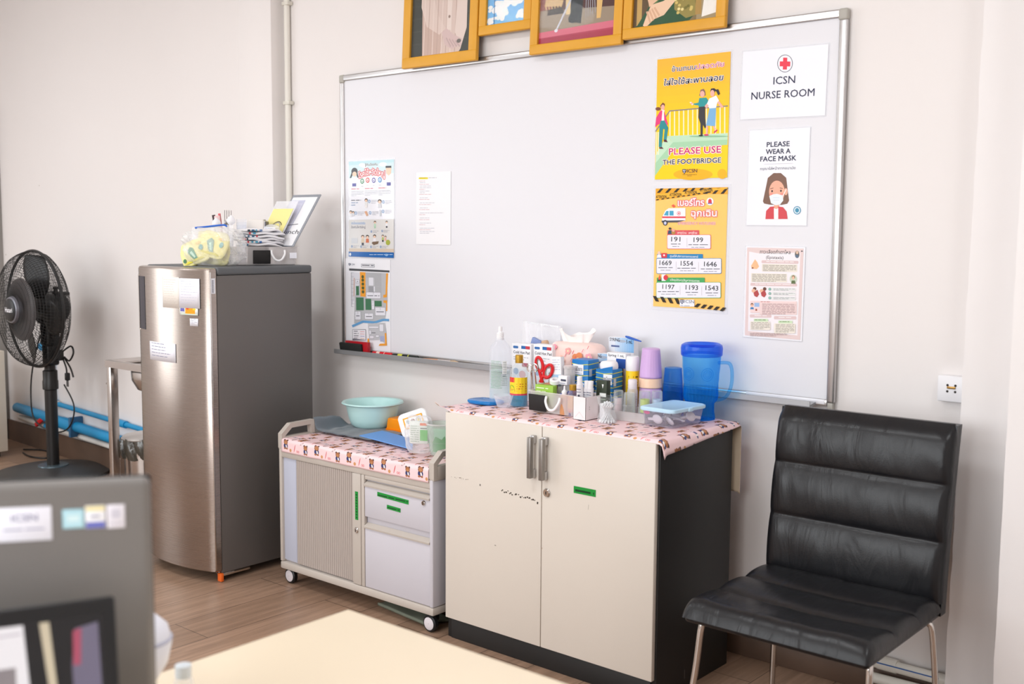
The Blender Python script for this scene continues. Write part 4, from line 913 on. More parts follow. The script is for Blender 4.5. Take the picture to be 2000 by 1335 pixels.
# ------------------------------------------------------------------ patterned oilcloth (small bears, wheels, anchors on pink)
def pattern_cloth(name):
    m = bpy.data.materials.new(name); m.use_nodes = True; nt = m.node_tree; b = nt.nodes['Principled BSDF']; L = nt.links.new
    uv = nt.nodes.new('ShaderNodeUVMap'); uv.uv_map = 'UV'; sep = nt.nodes.new('ShaderNodeSeparateXYZ'); L(uv.outputs[0], sep.inputs[0])
    def math_(op, a, bb=None, c=None):
        n = nt.nodes.new('ShaderNodeMath'); n.operation = op
        for i, v in enumerate((a, bb, c)):
            if v is None: continue
            if isinstance(v, (int, float)): n.inputs[i].default_value = v
            else: L(v, n.inputs[i])
        return n.outputs[0]
    TW, TH = 0.176, 0.105; K = 1.06
    row = math_('FLOOR', math_('DIVIDE', sep.outputs[1], TH*K))
    sh = math_('MULTIPLY', math_('MODULO', row, 2.0), TW*0.37)
    x = math_('MODULO', math_('ADD', math_('ADD', math_('DIVIDE', sep.outputs[0], K), sh), 20*TW), TW); y = math_('MODULO', math_('ADD', math_('DIVIDE', sep.outputs[1], K), 20*TH), TH)
    col = None; cur = nt.nodes.new('ShaderNodeRGB'); cur.outputs[0].default_value = (*lin((244, 211, 213)), 1); cur = cur.outputs[0]
    def ellipse(cx, cy, rx, ry, c, rot=0.0, hole=0.0):
        nonlocal cur
        dx = math_('SUBTRACT', x, cx); dy = math_('SUBTRACT', y, cy)
        if rot:
            cs, sn = math.cos(rot), math.sin(rot)
            dx, dy = math_('MULTIPLY_ADD', dx, cs, math_('MULTIPLY', dy, sn)), math_('MULTIPLY_ADD', dy, cs, math_('MULTIPLY', dx, -sn))
        dx = math_('DIVIDE', dx, rx); dy = math_('DIVIDE', dy, ry)
        r2 = math_('MULTIPLY_ADD', dx, dx, math_('MULTIPLY', dy, dy))
        f = math_('LESS_THAN', r2, 1.0)
        if hole: f = math_('MULTIPLY', f, math_('GREATER_THAN', r2, hole))
        mx = nt.nodes.new('ShaderNodeMix'); mx.data_type = 'RGBA'; L(f, mx.inputs['Factor']); L(cur, mx.inputs['A']); mx.inputs['B'].default_value = (*lin(c), 1)
        cur = mx.outputs['Result']
    BR, DK, BL, RD, TAN, WH = (168, 106, 66), (64, 40, 34), (52, 62, 112), (206, 48, 58), (206, 150, 100), (240, 232, 230)
    def bear(cx, cy, s, body):
        for q in (-1, 1): ellipse(cx+q*.8*s, cy+1.05*s, .42*s, .42*s, DK)
        ellipse(cx, cy-1.0*s, 1.15*s, 1.05*s, body); ellipse(cx+.3*s, cy-1.2*s, .35*s, .8*s, WH if body == BL else DK, .3)
        ellipse(cx, cy+.35*s, 1.1*s, .92*s, DK); ellipse(cx, cy+.38*s, 1.0*s, .82*s, BR); ellipse(cx, cy+.1*s, .5*s, .36*s, TAN); ellipse(cx, cy+.16*s, .16*s, .12*s, DK)
        ellipse(cx-.6*s, cy-1.9*s, .5*s, .35*s, BR); ellipse(cx+.6*s, cy-1.9*s, .5*s, .35*s, BR)
    bear(.026, .036, .0105, BL); bear(.098, .078, .0112, BR); bear(.142, .028, .010, BL); bear(.064, .094, .0085, BL); bear(.168, .084, .009, BR)
    ellipse(.060, .060, .009, .009, DK, 0, .68); ellipse(.060, .060, .0012, .009, DK); ellipse(.060, .060, .009, .0012, DK)
    ellipse(.078, .022, .0016, .015, RD, -.3); ellipse(.092, .012, .004, .004, RD, 0, .4); ellipse(.100, .012, .004, .004, RD, 0, .4)
    ellipse(.030, .088, .014, .0045, BL); ellipse(.022, .088, .0025, .007, WH); ellipse(.036, .088, .002, .007, WH)
    ellipse(.118, .044, .009, .003, DK, .6, .5); ellipse(.054, .012, .006, .006, TAN)
    ellipse(.168, .062, .0014, .012, RD, .35); ellipse(.012, .068, .005, .0015, BL, .4)
    L(cur, b.inputs['Base Color']); b.inputs['Roughness'].default_value = 0.42; b.inputs['Specular IOR Level'].default_value = 0.4
    return m
CLOTH = pattern_cloth('bear_oilcloth')
REVERSE = mat('oilcloth_reverse', (214, 196, 172), 0.6)
def cloth_obj(name, f, U, V, nu, nv, parent=None):
    """f(u, v) in metres along the cloth -> point; UV in metres too, visible side up"""
    bm = bmesh.new(); lay = bm.loops.layers.uv.new('UV')
    P = [[(bm.verts.new(f(u, v)), u, v) for v in np.linspace(V[0], V[1], nv+1)] for u in np.linspace(U[0], U[1], nu+1)]
    for i in range(nu):
        for j in range(nv):
            q = (P[i][j], P[i+1][j], P[i+1][j+1], P[i][j+1])
            fc = bm.faces.new([k[0] for k in q]); fc.smooth = True
            for l, k in zip(fc.loops, q): l[lay].uv = (float(k[1]), float(k[2]))
    me = bpy.data.meshes.new(name); bm.to_mesh(me); bm.free(); me.materials.append(CLOTH); me.materials.append(REVERSE)
    o = bpy.data.objects.new(name, me); COL.objects.link(o)
    if parent: o.parent = parent
    return o

# ------------------------------------------------------------------ trolley cabinet
TR_F = mat('trolley_frame', (190, 181, 172), 0.42); TR_P = mat('trolley_panel', (198, 195, 202), 0.4); TR_T = mat('tambour_slats', (176, 165, 158), 0.5)
GREEN = mat('green_label_tape', (18, 140, 52), 0.4)
tx0, tx1, ty0, ty1 = 0.248, 1.098, -0.542, -0.10
tc = thing('trolley_cabinet', 'low grey office cabinet on castors with a slatted door and two drawers', 'cabinet', ((tx0+tx1)/2, (ty0+ty1)/2, 0))
TX = lambda x: x-(tx0+tx1)/2
D = (ty1-ty0)/2
hwx = (tx1-tx0)/2
G().box(-hwx, hwx, -D, D, 0.066, 0.096, 0.006).build('base_tray', TR_F, tc)
G().box(-hwx+0.012, hwx-0.012, -D+0.018, D, 0.0965, 0.53, 0.002).build('carcass', TR_P, tc)
G().box(-hwx+0.004, hwx-0.004, -D+0.002, D, 0.516, 0.548, 0.003).build('top_panel', TR_F, tc)
for s in (-1, 1):
    x0, x1 = (-hwx, -hwx+0.016) if s < 0 else (hwx-0.016, hwx)
    G().box(x0, x1, -D, D, 0.0965, 0.548, 0.004).build('end_panel', TR_P if s > 0 else TR_F, tc)
    # handle bracket: slanted hoop over the end panel
    pts_o = [(-D, 0.548), (-D, 0.606), (-D+0.044, 0.640), (-D+0.17, 0.644), (D-0.05, 0.644), (D, 0.606), (D, 0.548)]
    pts_i = [(-D+0.016, 0.60), (-D+0.020, 0.608), (-D+0.050, 0.630), (-D+0.15, 0.633), (-D+0.15, 0.612), (-D+0.10, 0.604), (-D+0.05, 0.60)]
    g = G()
    xm0 = x0-0.004; xm1 = x1+0.004
    path = [(0, -D+0.010, 0.552), (0, -D+0.010, 0.604), (0, -D+0.048, 0.636), (0, -D+0.155, 0.638), (0, -D+0.160, 0.552)]
    R_ = []
    for i, p in enumerate(path):
        d0 = Vector(p)-Vector(path[max(i-1, 0)]) if i else Vector(path[1])-Vector(p)
        d1 = Vector(path[min(i+1, len(path)-1)])-Vector(p) if i < len(path)-1 else d0
        n0 = Vector((0, -d0.z, d0.y)).normalized(); n1 = Vector((0, -d1.z, d1.y)).normalized(); nn = (n0+n1).normalized(); k = 0.009/max(.4, nn.dot(n0))
        R_.append([(xm0, p[1]+nn.y*k, p[2]+nn.z*k), (xm1, p[1]+nn.y*k, p[2]+nn.z*k), (xm1, p[1]-nn.y*k, p[2]-nn.z*k), (xm0, p[1]-nn.y*k, p[2]-nn.z*k)])
    g.rings(R_)
    g.box(xm0+.0006, xm1-.0006, -D+0.002, -D+0.160, 0.546, 0.596, 0.002)
    g.build('end_handle', TR_F, tc)
G().box(TX(0.264), TX(0.342), -D+0.010, -D+0.0185, 0.104, 0.516, 0.002).build('side_strip', mat('trolley_blue_grey', (184, 188, 204), 0.42), tc)
# tambour door: fine vertical slats
tam = G(); n = 30; xa, xb = 0.347, 0.680
for i in range(n):
    x = xa+(xb-xa)*i/n; w_ = (xb-xa)/n
    tam.box(TX(x)+0.0006, TX(x+w_)-0.0006, -D+0.006, -D+0.016, 0.102, 0.515, 0.0016, 1)
tam.build('tambour_door', TR_T, tc)
st = G().box(TX(0.682), TX(0.727), -D-0.001, -D+0.016, 0.097, 0.516, 0.004); so = st.build('door_stile', TR_F, tc)
def lock(parent, x, z, y=-D, r=0.011):
    o = G().lathe([(0.001, -0.006), (r*.8, -0.006), (r, -0.003), (r, 0.002)], c=(x, y, z), axis=(0, 1, 0), n=20).build('lock', CHROME, parent)
    G().box(x-0.0012, x+0.0012, y-0.0068, y-0.0058, z-0.005, z+0.005).build('keyhole', BLACKP, o)
lock(so, TX(0.7045), 0.303)
def tape(parent, x0, x1, z0, z1, y, nl=1, vert=False, rot=0.0):
    o = G().box(x0, x1, y-0.0008, y, z0, z1, rot=Matrix.Rotation(rot, 3, 'Y') if rot else None).build('green_label', GREEN, parent)
    a = Art(None, base=0)
    if vert:
        for i in range(9): a.rect(x0+.004, z0+(z1-z0)*(.06+i*.1), x1-.004, z0+(z1-z0)*(.06+i*.1)+.005, '0d4a22')
    else: a.words(x0+.004, (z0+z1)/2-.003, x1-.004, '0d4a22', .008)
    p = a.build('print', o, INK); p.location = (0, y-0.001, 0); 
    if rot: p.location = (0, y-0.0012, 0)
    return o
tape(so, TX(0.6985), TX(0.7145), 0.343, 0.449, -D-0.0012, vert=True)
G().box(TX(0.729), TX(0.745), -D+0.001, -D+0.016, 0.097, 0.516, 0.002).build('centre_post', TR_F, tc)
G().box(TX(0.745), TX(1.083), -D+0.004, -D+0.014, 0.500, 0.516, 0.002).build('top_rail', TR_F, tc)
for nm, z0, z1 in (('drawer', 0.362, 0.494), ('drawer', 0.098, 0.338)):
    d = G().box(TX(0.747), TX(1.082), -D+0.002, -D+0.018, z0, z1-0.018, 0.003).build(nm, TR_P, tc)
    G().prism([(TX(0.747), -D+0.016, z1-0.018), (TX(0.747), -D-0.003, z1-0.018), (TX(0.747), -D-0.004, z1-0.012), (TX(0.747), -D+0.016, z1)], (0.335, 0, 0)).build('grip_lip', TR_F, d)
    if z0 > 0.2:
        lock(d, TX(1.053), 0.463, -D+0.002, 0.009)
        tape(d, TX(0.816), TX(0.977), 0.447, 0.463, -D+0.0015, rot=0.03); tape(d, TX(0.866), TX(0.936), 0.410, 0.425, -D+0.0015, rot=0.03)
G().box(TX(1.083), TX(1.096), -D-0.001, -D+0.016, 0.097, 0.548, 0.003).build('corner_post', TR_P, tc)
for x, y in ((TX(0.268), -D+0.05), (TX(1.065), -D+0.035), (TX(0.268), D-0.06), (TX(1.065), D-0.06)):
    c = G().cyl((x, y, 0.046), (x, y, 0.068), 0.012, n=14); c.box(x-0.012, x+0.012, y-0.008, y+0.022, 0.034, 0.058, 0.006); o = c.build('castor', BLACKP, tc)
    G().lathe([(0.012, -0.010), (0.026, -0.011), (0.0305, -0.007), (0.0305, 0.007), (0.026, 0.011), (0.012, 0.010)], c=(x, y-0.012, 0.0305), axis=(0, 1, 0), n=32).build('wheel_tyre', BLACKP, o)
    G().lathe([(0.001, -0.0125), (0.020, -0.0125), (0.0235, -0.0105)], c=(x, y-0.012, 0.0305), axis=(0, 1, 0), n=32).build('wheel_disc', mat('castor_disc', (216, 210, 214), 0.4), o)
# padded oilcloth on the trolley top
def tcl(u, v):
    # v runs from the front hem up over the front edge to the back
    x = 0.266+u; hem = 0.042; bend = 0.012
    rip = 0.0022*math.sin(u*31)+0.0016*math.sin(u*57+1.2)
    if v < hem: return (x, ty0-0.0015+0.010*0+rip*.5, 0.538+v*1.0)
    if v < hem+bend*1.6:
        a = (v-hem)/(bend*1.6)*PI/2; return (x, ty0-0.0015+bend*(1-math.cos(a))+rip*.4*(1-math.sin(a)), 0.538+hem+bend*math.sin(a))
    d = v-hem-bend*1.6
    return (x, ty0+bend+d, 0.538+hem+bend-0.002*min(1, d/0.05)+0.0016*math.sin(u*23+d*19)*min(1, d/.05))
o = cloth_obj('tablecloth', tcl, (0, 0.812), (0, 0.475), 90, 70)
tag(o, 'pink bear-print oilcloth spread over the grey trolley cabinet', 'tablecloth')
md = o.modifiers.new('thick', 'SOLIDIFY'); md.thickness = 0.0008; md.offset = -1; md.material_offset = 1; md.material_offset_rim = 0
G0 = G().box(0.27, 1.077, ty0+0.006, -0.11, 0.5485, 0.5868, 0.01, 3); o = G0.build('foam_pad', mat('foam_pad', (228, 214, 212), 0.7)); o.parent = tc; o.location = -tc.location
# mop pad under the trolley
t = thing('mop_pad', 'flattened grey-green mop pad lying under the trolley cabinet', 'mop', (0.90, -0.44, 0.006), -0.12)
G().grid(lambda u, v: ((u-.5)*0.30+0.008*math.sin(v*9), (v-.5)*0.11, 0.004+0.002*math.sin(u*9)*math.sin(v*5)), 40, 14).build('pad', mat('mop_grey_green', (112, 118, 104), 0.85), t, 60, solid=0.010)

# ------------------------------------------------------------------ large two-door cabinet
cx0, cx1, cy0, cy1 = 1.140, 1.996, -0.513, -0.085
CH = 0.798
BLK = mat('black_laminate', (27, 26, 26), 0.5, bump=(350, 0.05, 0.0005)); OFFW = mat('ivory_door_laminate', (217, 208, 197), 0.38, var=(2.2, 0.05))
cb = thing('cupboard', 'wide black cupboard with two ivory doors and bar handles', 'cabinet', ((cx0+cx1)/2, (cy0+cy1)/2, 0))
CW = (cx1-cx0)/2; CD = (cy1-cy0)/2; CX = lambda x: x-(cx0+cx1)/2
for nm, b in (('side_panel', (-CW, -CW+0.018, -CD+0.004, CD, 0, CH)), ('side_panel', (CW-0.018, CW, -CD+0.004, CD, 0, CH)), ('top_panel', (-CW+0.0181, CW-0.0181, -CD+0.004, CD, CH-0.02, CH)),
              ('plinth', (-CW+0.0181, CW-0.0181, -CD, -CD+0.018, 0, 0.07)), ('back_panel', (-CW+0.0181, CW-0.0181, CD-0.012, CD, 0, CH-0.0201))):
    G().box(*b, 0.002).build(nm, BLK, cb)
def cup_handle(parent, x):
    h = G().box(x-0.0075, x+0.0075, -CD-0.046, -CD-0.030, 0.626, 0.758, 0.0015); ho = h.build('handle_bar', mat('satin_nickel', (150, 146, 142), 0.35, 0.8), parent)
    for z in (0.632, 0.742): G().box(x-0.007, x+0.007, -CD-0.031, -CD-0.016, z-0.006, z+0.020, 0.001).build('handle_post', ALU, ho)
for k, (x0, x1) in enumerate(((cx0+0.004, 1.5645), (1.5675, cx1-0.006))):
    d = G().box(CX(x0), CX(x1), -CD-0.014, -CD+0.0035, 0.074, CH-0.006, 0.0018).build('door', OFFW, cb)
    a = Art(None, base=0); rg = random.Random(3+k)
    if k == 0:
        cup_handle(d, CX(1.537))
        for i in range(26): x = 1.40+0.16*(i/26); z = 0.563-0.016*(i/26)+rg.uniform(-.006, .004); s_ = rg.uniform(.0008, .003); a.ell(CX(x+rg.uniform(-.004, .004)), z, s_*1.3, s_, '3c342e', 7)
        for i in range(14): a.ell(CX(1.20+rg.uniform(-.03, .05)), 0.574+rg.uniform(-.004, .004), rg.uniform(.0006, .0022), .0008, '6a5c50', 6)
        a.ell(CX(1.304), 0.564, .0016, .004, '2c2622', 8); a.line([(CX(1.37), .372), (CX(1.376), .371)], .002, '5c5046')
    else:
        cup_handle(d, CX(1.585))
        lock(d, CX(1.588), 0.583, -CD-0.014, 0.014)
        o = G().box(CX(1.694), CX(1.778), -CD-0.0148, -CD-0.014, 0.600, 0.622).build('green_label', GREEN, d)
        a2 = Art(None, base=0); a2.words(CX(1.70), .606, CX(1.772), '0b3a1c', .012); p = a2.build('print', o, INK); p.location = (0, -CD-0.0150, 0)
        a.line([(CX(1.752), .572), (CX(1.750), .556)], .001, '8a7e72'); a.ell(CX(1.5705), .40, .001, .003, 'a87a60', 6)
    p = a.build('stain_specks', d, INK); p.location = (0, -CD-0.0142, 0)
g = G().box(cx1-0.0005, cx1+0.0003, -0.35, -0.347, 0.03, 0.06); g.build('side_scratch', mat('scratch_grey', (90, 88, 88), 0.6)).parent = cb
bpy.data.objects['side_scratch'].location = -cb.location
# oilcloth over the cupboard: flat top, short front fall, slanting flap over the end, drop behind
ZT = CH+0.0035
def ccl(u, v):
    """u along the width, v from the front hem to behind the cupboard"""
    xl = cx0-0.034; x = xl+u; y = cy0-0.010+v; z = ZT
    back = cy1+0.012
    y0f = cy0-0.022
    fr_ = max(0.0, 0.020-v)
    sag = 0.0
    left = max(0.0, min(1.0, (cx0+0.03-x)/0.06))
    y = y0f+v
    # front edge falls a little, except where the loose corner curls up
    if v < 0.028:
        t = 1-v/0.028; fall = (0.012*(1-left)-0.016*left)*t*t
        z -= fall; y = y0f+0.028-(0.028-v)*(0.55 if left < .5 else 1.0)
        y -= 0.006*left*t
    z += 0.006*left*left-0.012*max(0.0, left-0.55)*(1 if v > .06 else v/.06)
    end = cx1+0.002
    if x > end:
        depth = max(0.006, 0.046-0.075*max(0.0, v-0.02))
        s = min(1.0, (x-end)/0.030); k = min(1.0, s*2.5)
        z -= 0.004*k*k+(depth-0.004)*max(0.0, s-.15)/.85
        x = end+0.009*math.sin(k*PI/2)+0.012*s
    if y > back:
        dd = y-back; r = 0.012
        if dd < r*PI/2: y = back+r*math.sin(dd/r); z -= r*(1-math.cos(dd/r))
        else: z -= r+(dd-r*PI/2)*1.0; y = back+r
        if x > cx1: x = cx1+(x-cx1)*.8
    z += 0.0008*math.sin(u*37+v*21)+0.0006*math.sin(u*71)
    return (x, y, z)
o = cloth_obj('tablecloth', ccl, (0, cx1+0.030-(cx0-0.034)), (0, 0.70), 130, 110)
tag(o, 'pink bear-print oilcloth spread over the wide black cupboard', 'tablecloth')
md = o.modifiers.new('thick', 'SOLIDIFY'); md.thickness = 0.0008; md.offset = -1; md.material_offset = 1; md.material_offset_rim = 0

# ------------------------------------------------------------------ black leather chair
def leather():
    m = bpy.data.materials.new('black_leather'); m.use_nodes = True; nt = m.node_tree; b = nt.nodes['Principled BSDF']; L = nt.links.new
    tcn = nt.nodes.new('ShaderNodeTexCoord')
    n1 = nt.nodes.new('ShaderNodeTexNoise'); n1.inputs['Scale'].default_value = 5; n1.inputs['Detail'].default_value = 3; n1.inputs['Distortion'].default_value = 1.2
    mp = nt.nodes.new('ShaderNodeMapping'); mp.inputs['Scale'].default_value = (2.6, 1.2, 0.8); L(tcn.outputs['Object'], mp.inputs['Vector']); L(mp.outputs[0], n1.inputs['Vector'])
    n2 = nt.nodes.new('ShaderNodeTexVoronoi'); n2.inputs['Scale'].default_value = 320; L(tcn.outputs['Object'], n2.inputs['Vector'])
    b1 = nt.nodes.new('ShaderNodeBump'); b1.inputs['Strength'].default_value = 0.32; b1.inputs['Distance'].default_value = 0.012; L(n1.outputs['Fac'], b1.inputs['Height'])
    b2 = nt.nodes.new('ShaderNodeBump'); b2.inputs['Strength'].default_value = 0.12; b2.inputs['Distance'].default_value = 0.0008; L(n2.outputs['Distance'], b2.inputs['Height']); L(b1.outputs[0], b2.inputs['Normal'])
    L(b2.outputs[0], b.inputs['Normal'])
    b.inputs['Base Color'].default_value = (*lin((22, 22, 25)), 1); b.inputs['Roughness'].default_value = 0.33; b.inputs['Specular IOR Level'].default_value = 0.36
    return m
LEA = leather()
ch = thing('chair', 'armless black leather chair with channelled cushions and thin steel legs', 'chair', (2.495, -0.50, 0))
cw = 0.254
def pad(L_, seams, place, thick, side_amp, seed, name):
    """puffed slab: s along the length 0..L_, t across -1..1"""
    rg = random.Random(seed); ph = [rg.uniform(0, 6.28) for _ in range(12)]
    ns, ntt = 96, 64
    edges = [0]+seams+[L_]
    def h(s, t):
        for a, b in zip(edges, edges[1:]):
            if s <= b+1e-9:
                k = (s-a)/(b-a); break
        ch_ = (max(0.0, math.sin(PI*min(max(k, 0), 1))))**0.42
        ed = (1-abs(t)**26)
        wr = 0.0
        # gathers fan out of the seams towards the cushion middle
        for i in range(6):
            wr += 0.0013*math.sin((5+2.6*i)*t+ph[i]+2.3*k*math.copysign(1, t)*(1 if i % 2 else .6))*((1-k)**2.2 if i % 2 else k**2.2)
        wr += 0.0024*math.sin(5*t+ph[7]+k*3)*abs(t)*(0.5+0.5*math.sin(k*4+ph[8]))
        return (thick*(0.55+0.45*ch_)*ed**.5 + wr*ed*ch_**1.5)
    g = G()
    g.grid(lambda u, v: place(u*L_, math.sin(PI/2*(2*v-1)), max(0.0, h(u*L_, math.sin(PI/2*(2*v-1))))), ns, ntt)
    return g
# seat: s runs from the back seam to the front nose
SL = 0.475
def seat_pt(s, t, h):
    y = 0.19-s; nose = max(0, (s-(SL-0.055))/0.055)
    z = 0.402-0.014*math.sin(PI*s/SL)*0+0.012*(1-s/SL)*0
    dip = -0.010*math.sin(PI*min(1, s/SL))*(1-t*t)
    return (t*cw*(1-.02*nose**3*abs(t)**6), y, z+dip*(1-nose)+(h*1.0+.012*nose*(1-nose))*math.sqrt(max(0.0, 1-nose**3))+0.006-0.004*nose)
g = pad(SL, [0.15, 0.30], seat_pt, 0.046, 0, 11, 'seat')
seat = g.build('seat_cushion', LEA, ch, 70)
G().box(-cw+0.006, cw-0.006, -0.276, 0.205, 0.389, 0.413, 0.010, 4).build('seat_shell', LEA, ch)
BL_ = 0.475
def back_pt(s, t, h):
    lean = 0.135; y = 0.195+s*math.sin(lean)*(0.55+0.45*s/BL_); z = 0.430+s*math.cos(lean*.85)
    top = max(0, (s-(BL_-0.045))/0.045)
    return (t*cw*(1-0.035*top*top*abs(t)**4), y-h*(1-0.7*top*top)+0.004, z)
g = pad(BL_, [0.165, 0.315], back_pt, 0.040, 0, 23, 'back')
g.build('back_cushion', LEA, ch, 70)
bs = G(); bs.rings([[ (x*(cw-0.002), back_pt(s, 0, 0)[1]+yo, back_pt(s, 0, 0)[2]+dz) for x, yo in ((-1, -0.004), (1, -0.004), (1.0, 0.034), (-1.0, 0.034))] for s, dz in ((-0.035, 0), (0.0, 0), (0.1, 0), (0.2, 0), (0.3, 0), (0.4, 0), (0.45, 0), (BL_-.004, 0.0))])
bs.build('back_shell', LEA, ch, 50)
def leg(pts, nm='leg'): G().tube(smooth_path(pts, 5), 0.0085, n=12).build(nm, CHROME, ch)
leg([(-0.205, -0.225, 0.386), (-0.212, -0.245, 0.380), (-0.226, -0.25, 0.25), (-0.262, -0.262, 0.0)])
leg([(0.232, -0.232, 0.386), (0.240, -0.245, 0.380), (0.241, -0.252, 0.25), (0.244, -0.268, 0.0)])
leg([(-0.205, 0.155, 0.386), (-0.212, 0.175, 0.372), (-0.216, 0.180, 0.25), (-0.226, 0.19, 0.0)])
leg([(0.205, 0.15, 0.388), (0.226, 0.172, 0.378), (0.240, 0.18, 0.33), (0.262, 0.20, 0.0)])

# ------------------------------------------------------------------ small helpers for the clutter
WHT = mat('white_plastic', (238, 238, 240), 0.4); WCARD = mat('white_card', (238, 237, 240), 0.55)
CLR = clear('clear_plastic', (252, 253, 255), (246, 248, 252), 0.08, 0.1, edge=.34)
CLR2 = clear('clear_glass', (250, 252, 252), (238, 242, 244), 0.05, 0.04, edge=.40)
TRL = clear('cloudy_plastic', (248, 246, 246), (236, 232, 232), 0.42, 0.25)
FILMB = clear('bag_film', (254, 254, 255), (248, 248, 250), 0.20, 0.12)
GOLDC = mat('gold_cap', (206, 164, 64), 0.3, 0.75)
ZC = ZT+0.0008          # cloth level on the cupboard
ZTR = 0.5975            # cloth level on the trolley
def front(parent, w, h, y, paint, name='print', m=None, x0=None):
    a = Art(None, base=0); paint(a, w, h)
    o = a.build(name, parent, m or INK); o.location = (-w/2 if x0 is None else x0, y-0.0004, 0); return o
def side_art(parent, d, h, x, paint, y0):
    a = Art(None, base=0, wrap=lambda u, z, dd: (x+0.0004+dd, y0+u, z)); paint(a, d, h); return a.build('side_print', parent, INK)
def carton(name, label, x0, x1, y0, y1, z0, z1, m, paint=None, spaint=None, cat='box', rz=0.0, open_top=False, lean=0.0):
    w = x1-x0; d = y1-y0; h = z1-z0
    t = thing(name, label, cat, ((x0+x1)/2, (y0+y1)/2, z0), rz)
    if lean: t.rotation_euler = (lean, 0, rz)
    g = G()
    if open_top:
        k = 0.0012
        g.box(-w/2, w/2, -d/2, d/2, 0, k); g.box(-w/2, -w/2+k, -d/2, d/2, 0, h); g.box(w/2-k, w/2, -d/2, d/2, 0, h); g.box(-w/2, w/2, -d/2, -d/2+k, 0, h); g.box(-w/2, w/2, d/2-k, d/2, 0, h)
    else: g.box(-w/2, w/2, -d/2, d/2, 0, h, min(0.0015, w/10, d/10))
    g.build('carton', m, t)
    if paint: front(t, w, h, -d/2, paint)
    if spaint: side_art(t, d, h, w/2, spaint, -d/2)
    return t
def wrapcyl(r, cx=0.0, a0=-PI/2): return lambda x, z, d: ((r+d)*math.sin(x/r)+cx, -(r+d)*math.cos(x/r), z)
def cyl_label(parent, r, ang, paint, z0, z1, name='label', m=None, base=0.0004):
    """ink on a round bottle; x = arc length, 0 facing the room"""
    a = Art(None, base=base, wrap=wrapcyl(r)); paint(a, r, z0, z1); return a.build(name, parent, m or INK)
def facing(x, y): return math.atan2(3.70-x, 3.19+y)   # bearing of the viewer's chair, for labels turned that way
def pillow(w, d, h, lump, seed, nu=40, nv=26, pw=0.45, crumple=0.0):
    rg = random.Random(seed); ph = [(rg.uniform(4, 22), rg.uniform(4, 22), rg.uniform(4, 22), rg.uniform(0, 6.3), rg.uniform(.4, 1)) for _ in range(9)]
    def f(u, v):
        a = 2*PI*u; b = PI*(v-.5)
        sg = lambda t, p: math.copysign(abs(t)**p, t)
        x = w/2*sg(math.cos(b), pw)*sg(math.cos(a), .75); y = d/2*sg(math.cos(b), pw)*sg(math.sin(a), .75); z = h/2*(1+sg(math.sin(b), .8))
        n = sum(k*math.sin(x*fx*6+y*fy*6+z*fz*6+p) for fx, fy, fz, p, k in ph)/9
        s = 1+lump*n
        if crumple:
            cr = sum(abs(math.sin(x*fx*9+z*fz*8+y*fy*7+p)) for fx, fy, fz, p, k in ph[:5])/5-.6; s += crumple*cr
        return (x*s, y*s, max(0.0, z*(1+lump*.5*n)))
    return G().grid(f, nu, nv)

# ------------------------------------------------------------------ on the cupboard: back row
t = thing('saline_bottle', 'tall clear saline bottle with a white nozzle cap and pale green print', 'bottle', (1.184, -0.291, ZC))
G().lathe([(0.001, 0.002), (0.034, 0.0), (0.038, 0.005), (0.038, 0.185), (0.034, 0.20), (0.016, 0.222), (0.013, 0.228)], n=36).build('bottle_body', CLR, t)
G().lathe([(0.001, 0.004), (0.0355, 0.004), (0.0355, 0.115), (0.001, 0.115)], n=36).build('liquid', clear('saline_water', (244, 250, 250), (225, 238, 240), 0.06, 0.05), t)
c = G().lathe([(0.0125, 0.222), (0.0128, 0.248), (0.0065, 0.250), (0.0075, 0.258), (0.007, 0.268), (0.004, 0.270), (0.001, 0.270)], n=24)
for z in (0.226, 0.231, 0.236, 0.241): c.lathe([(0.0128, z-.001), (0.0136, z), (0.0128, z+.001)], n=24)
c.build('nozzle_cap', WHT, t)
def p_sal(a, r, z0, z1):
    for i in range(19): a.words(-0.026, z1-.006-i*.0052, 0.012+0.006*rnd.random(), '86b092', 0.0032)
    a.rect(0.018, z0+.05, 0.034, z1-.004, 'e9eeee'); 
    for i in range(9): a.rect(0.020, z1-.010-i*.006, 0.032, z1-.0085-i*.006, '5a6670')
    for i in range(6): a.words(0.018, z0+.04-i*.006, 0.036, '9aa8a6', .003)
o = cyl_label(t, 0.0383, 1, p_sal, 0.055, 0.155); o.rotation_euler = (0, 0, 0.45)

t = thing('zip_bag', 'clear zip bag of dressings standing against the whiteboard behind the cold pads', 'bag', (1.185, -0.088, ZC)); t.rotation_euler = (-0.06, 0.06, 0)
G().grid(lambda u, v: ((u-.5)*.19*(1-.12*v*(1 if u > .5 else .2)), -0.022*math.sin(PI*u)**.6*math.sin(PI*min(1, v*.96+.03))**.5-0.004*math.sin(u*13+v*7), v*.268), 22, 24).build('film_front', FILMB, t, 60)
G().grid(lambda u, v: ((u-.5)*.19*(1-.12*v*(1 if u > .5 else .2)), 0.010*math.sin(PI*u)**.6*math.sin(PI*min(1, v*.96+.03))**.5, v*.268), 12, 12).build('film_back', FILMB, t, 60)
G().box(-.09, .075, -.003, .001, .262, .268).build('zip_seal', mat('zip_seal', (226, 228, 232), 0.4), t)
t = thing('dressing_roll', 'white and blue wrapped dressing inside the clear zip bag', 'dressing', (1.165, -0.098, ZC+0.10))
G().lathe([(0.001, -.035), (.022, -.034), (.024, 0), (.022, .034), (.001, .035)], c=(0, 0, .03), axis=(1, 0, .2), n=20).build('roll', WCARD, t)
G().box(.0, .045, -.012, .004, .035, .115, .004, rot=Matrix.Rotation(.35, 3, 'Y')).build('blue_wrapper', mat('blue_wrap', (128, 146, 196), 0.4), t)
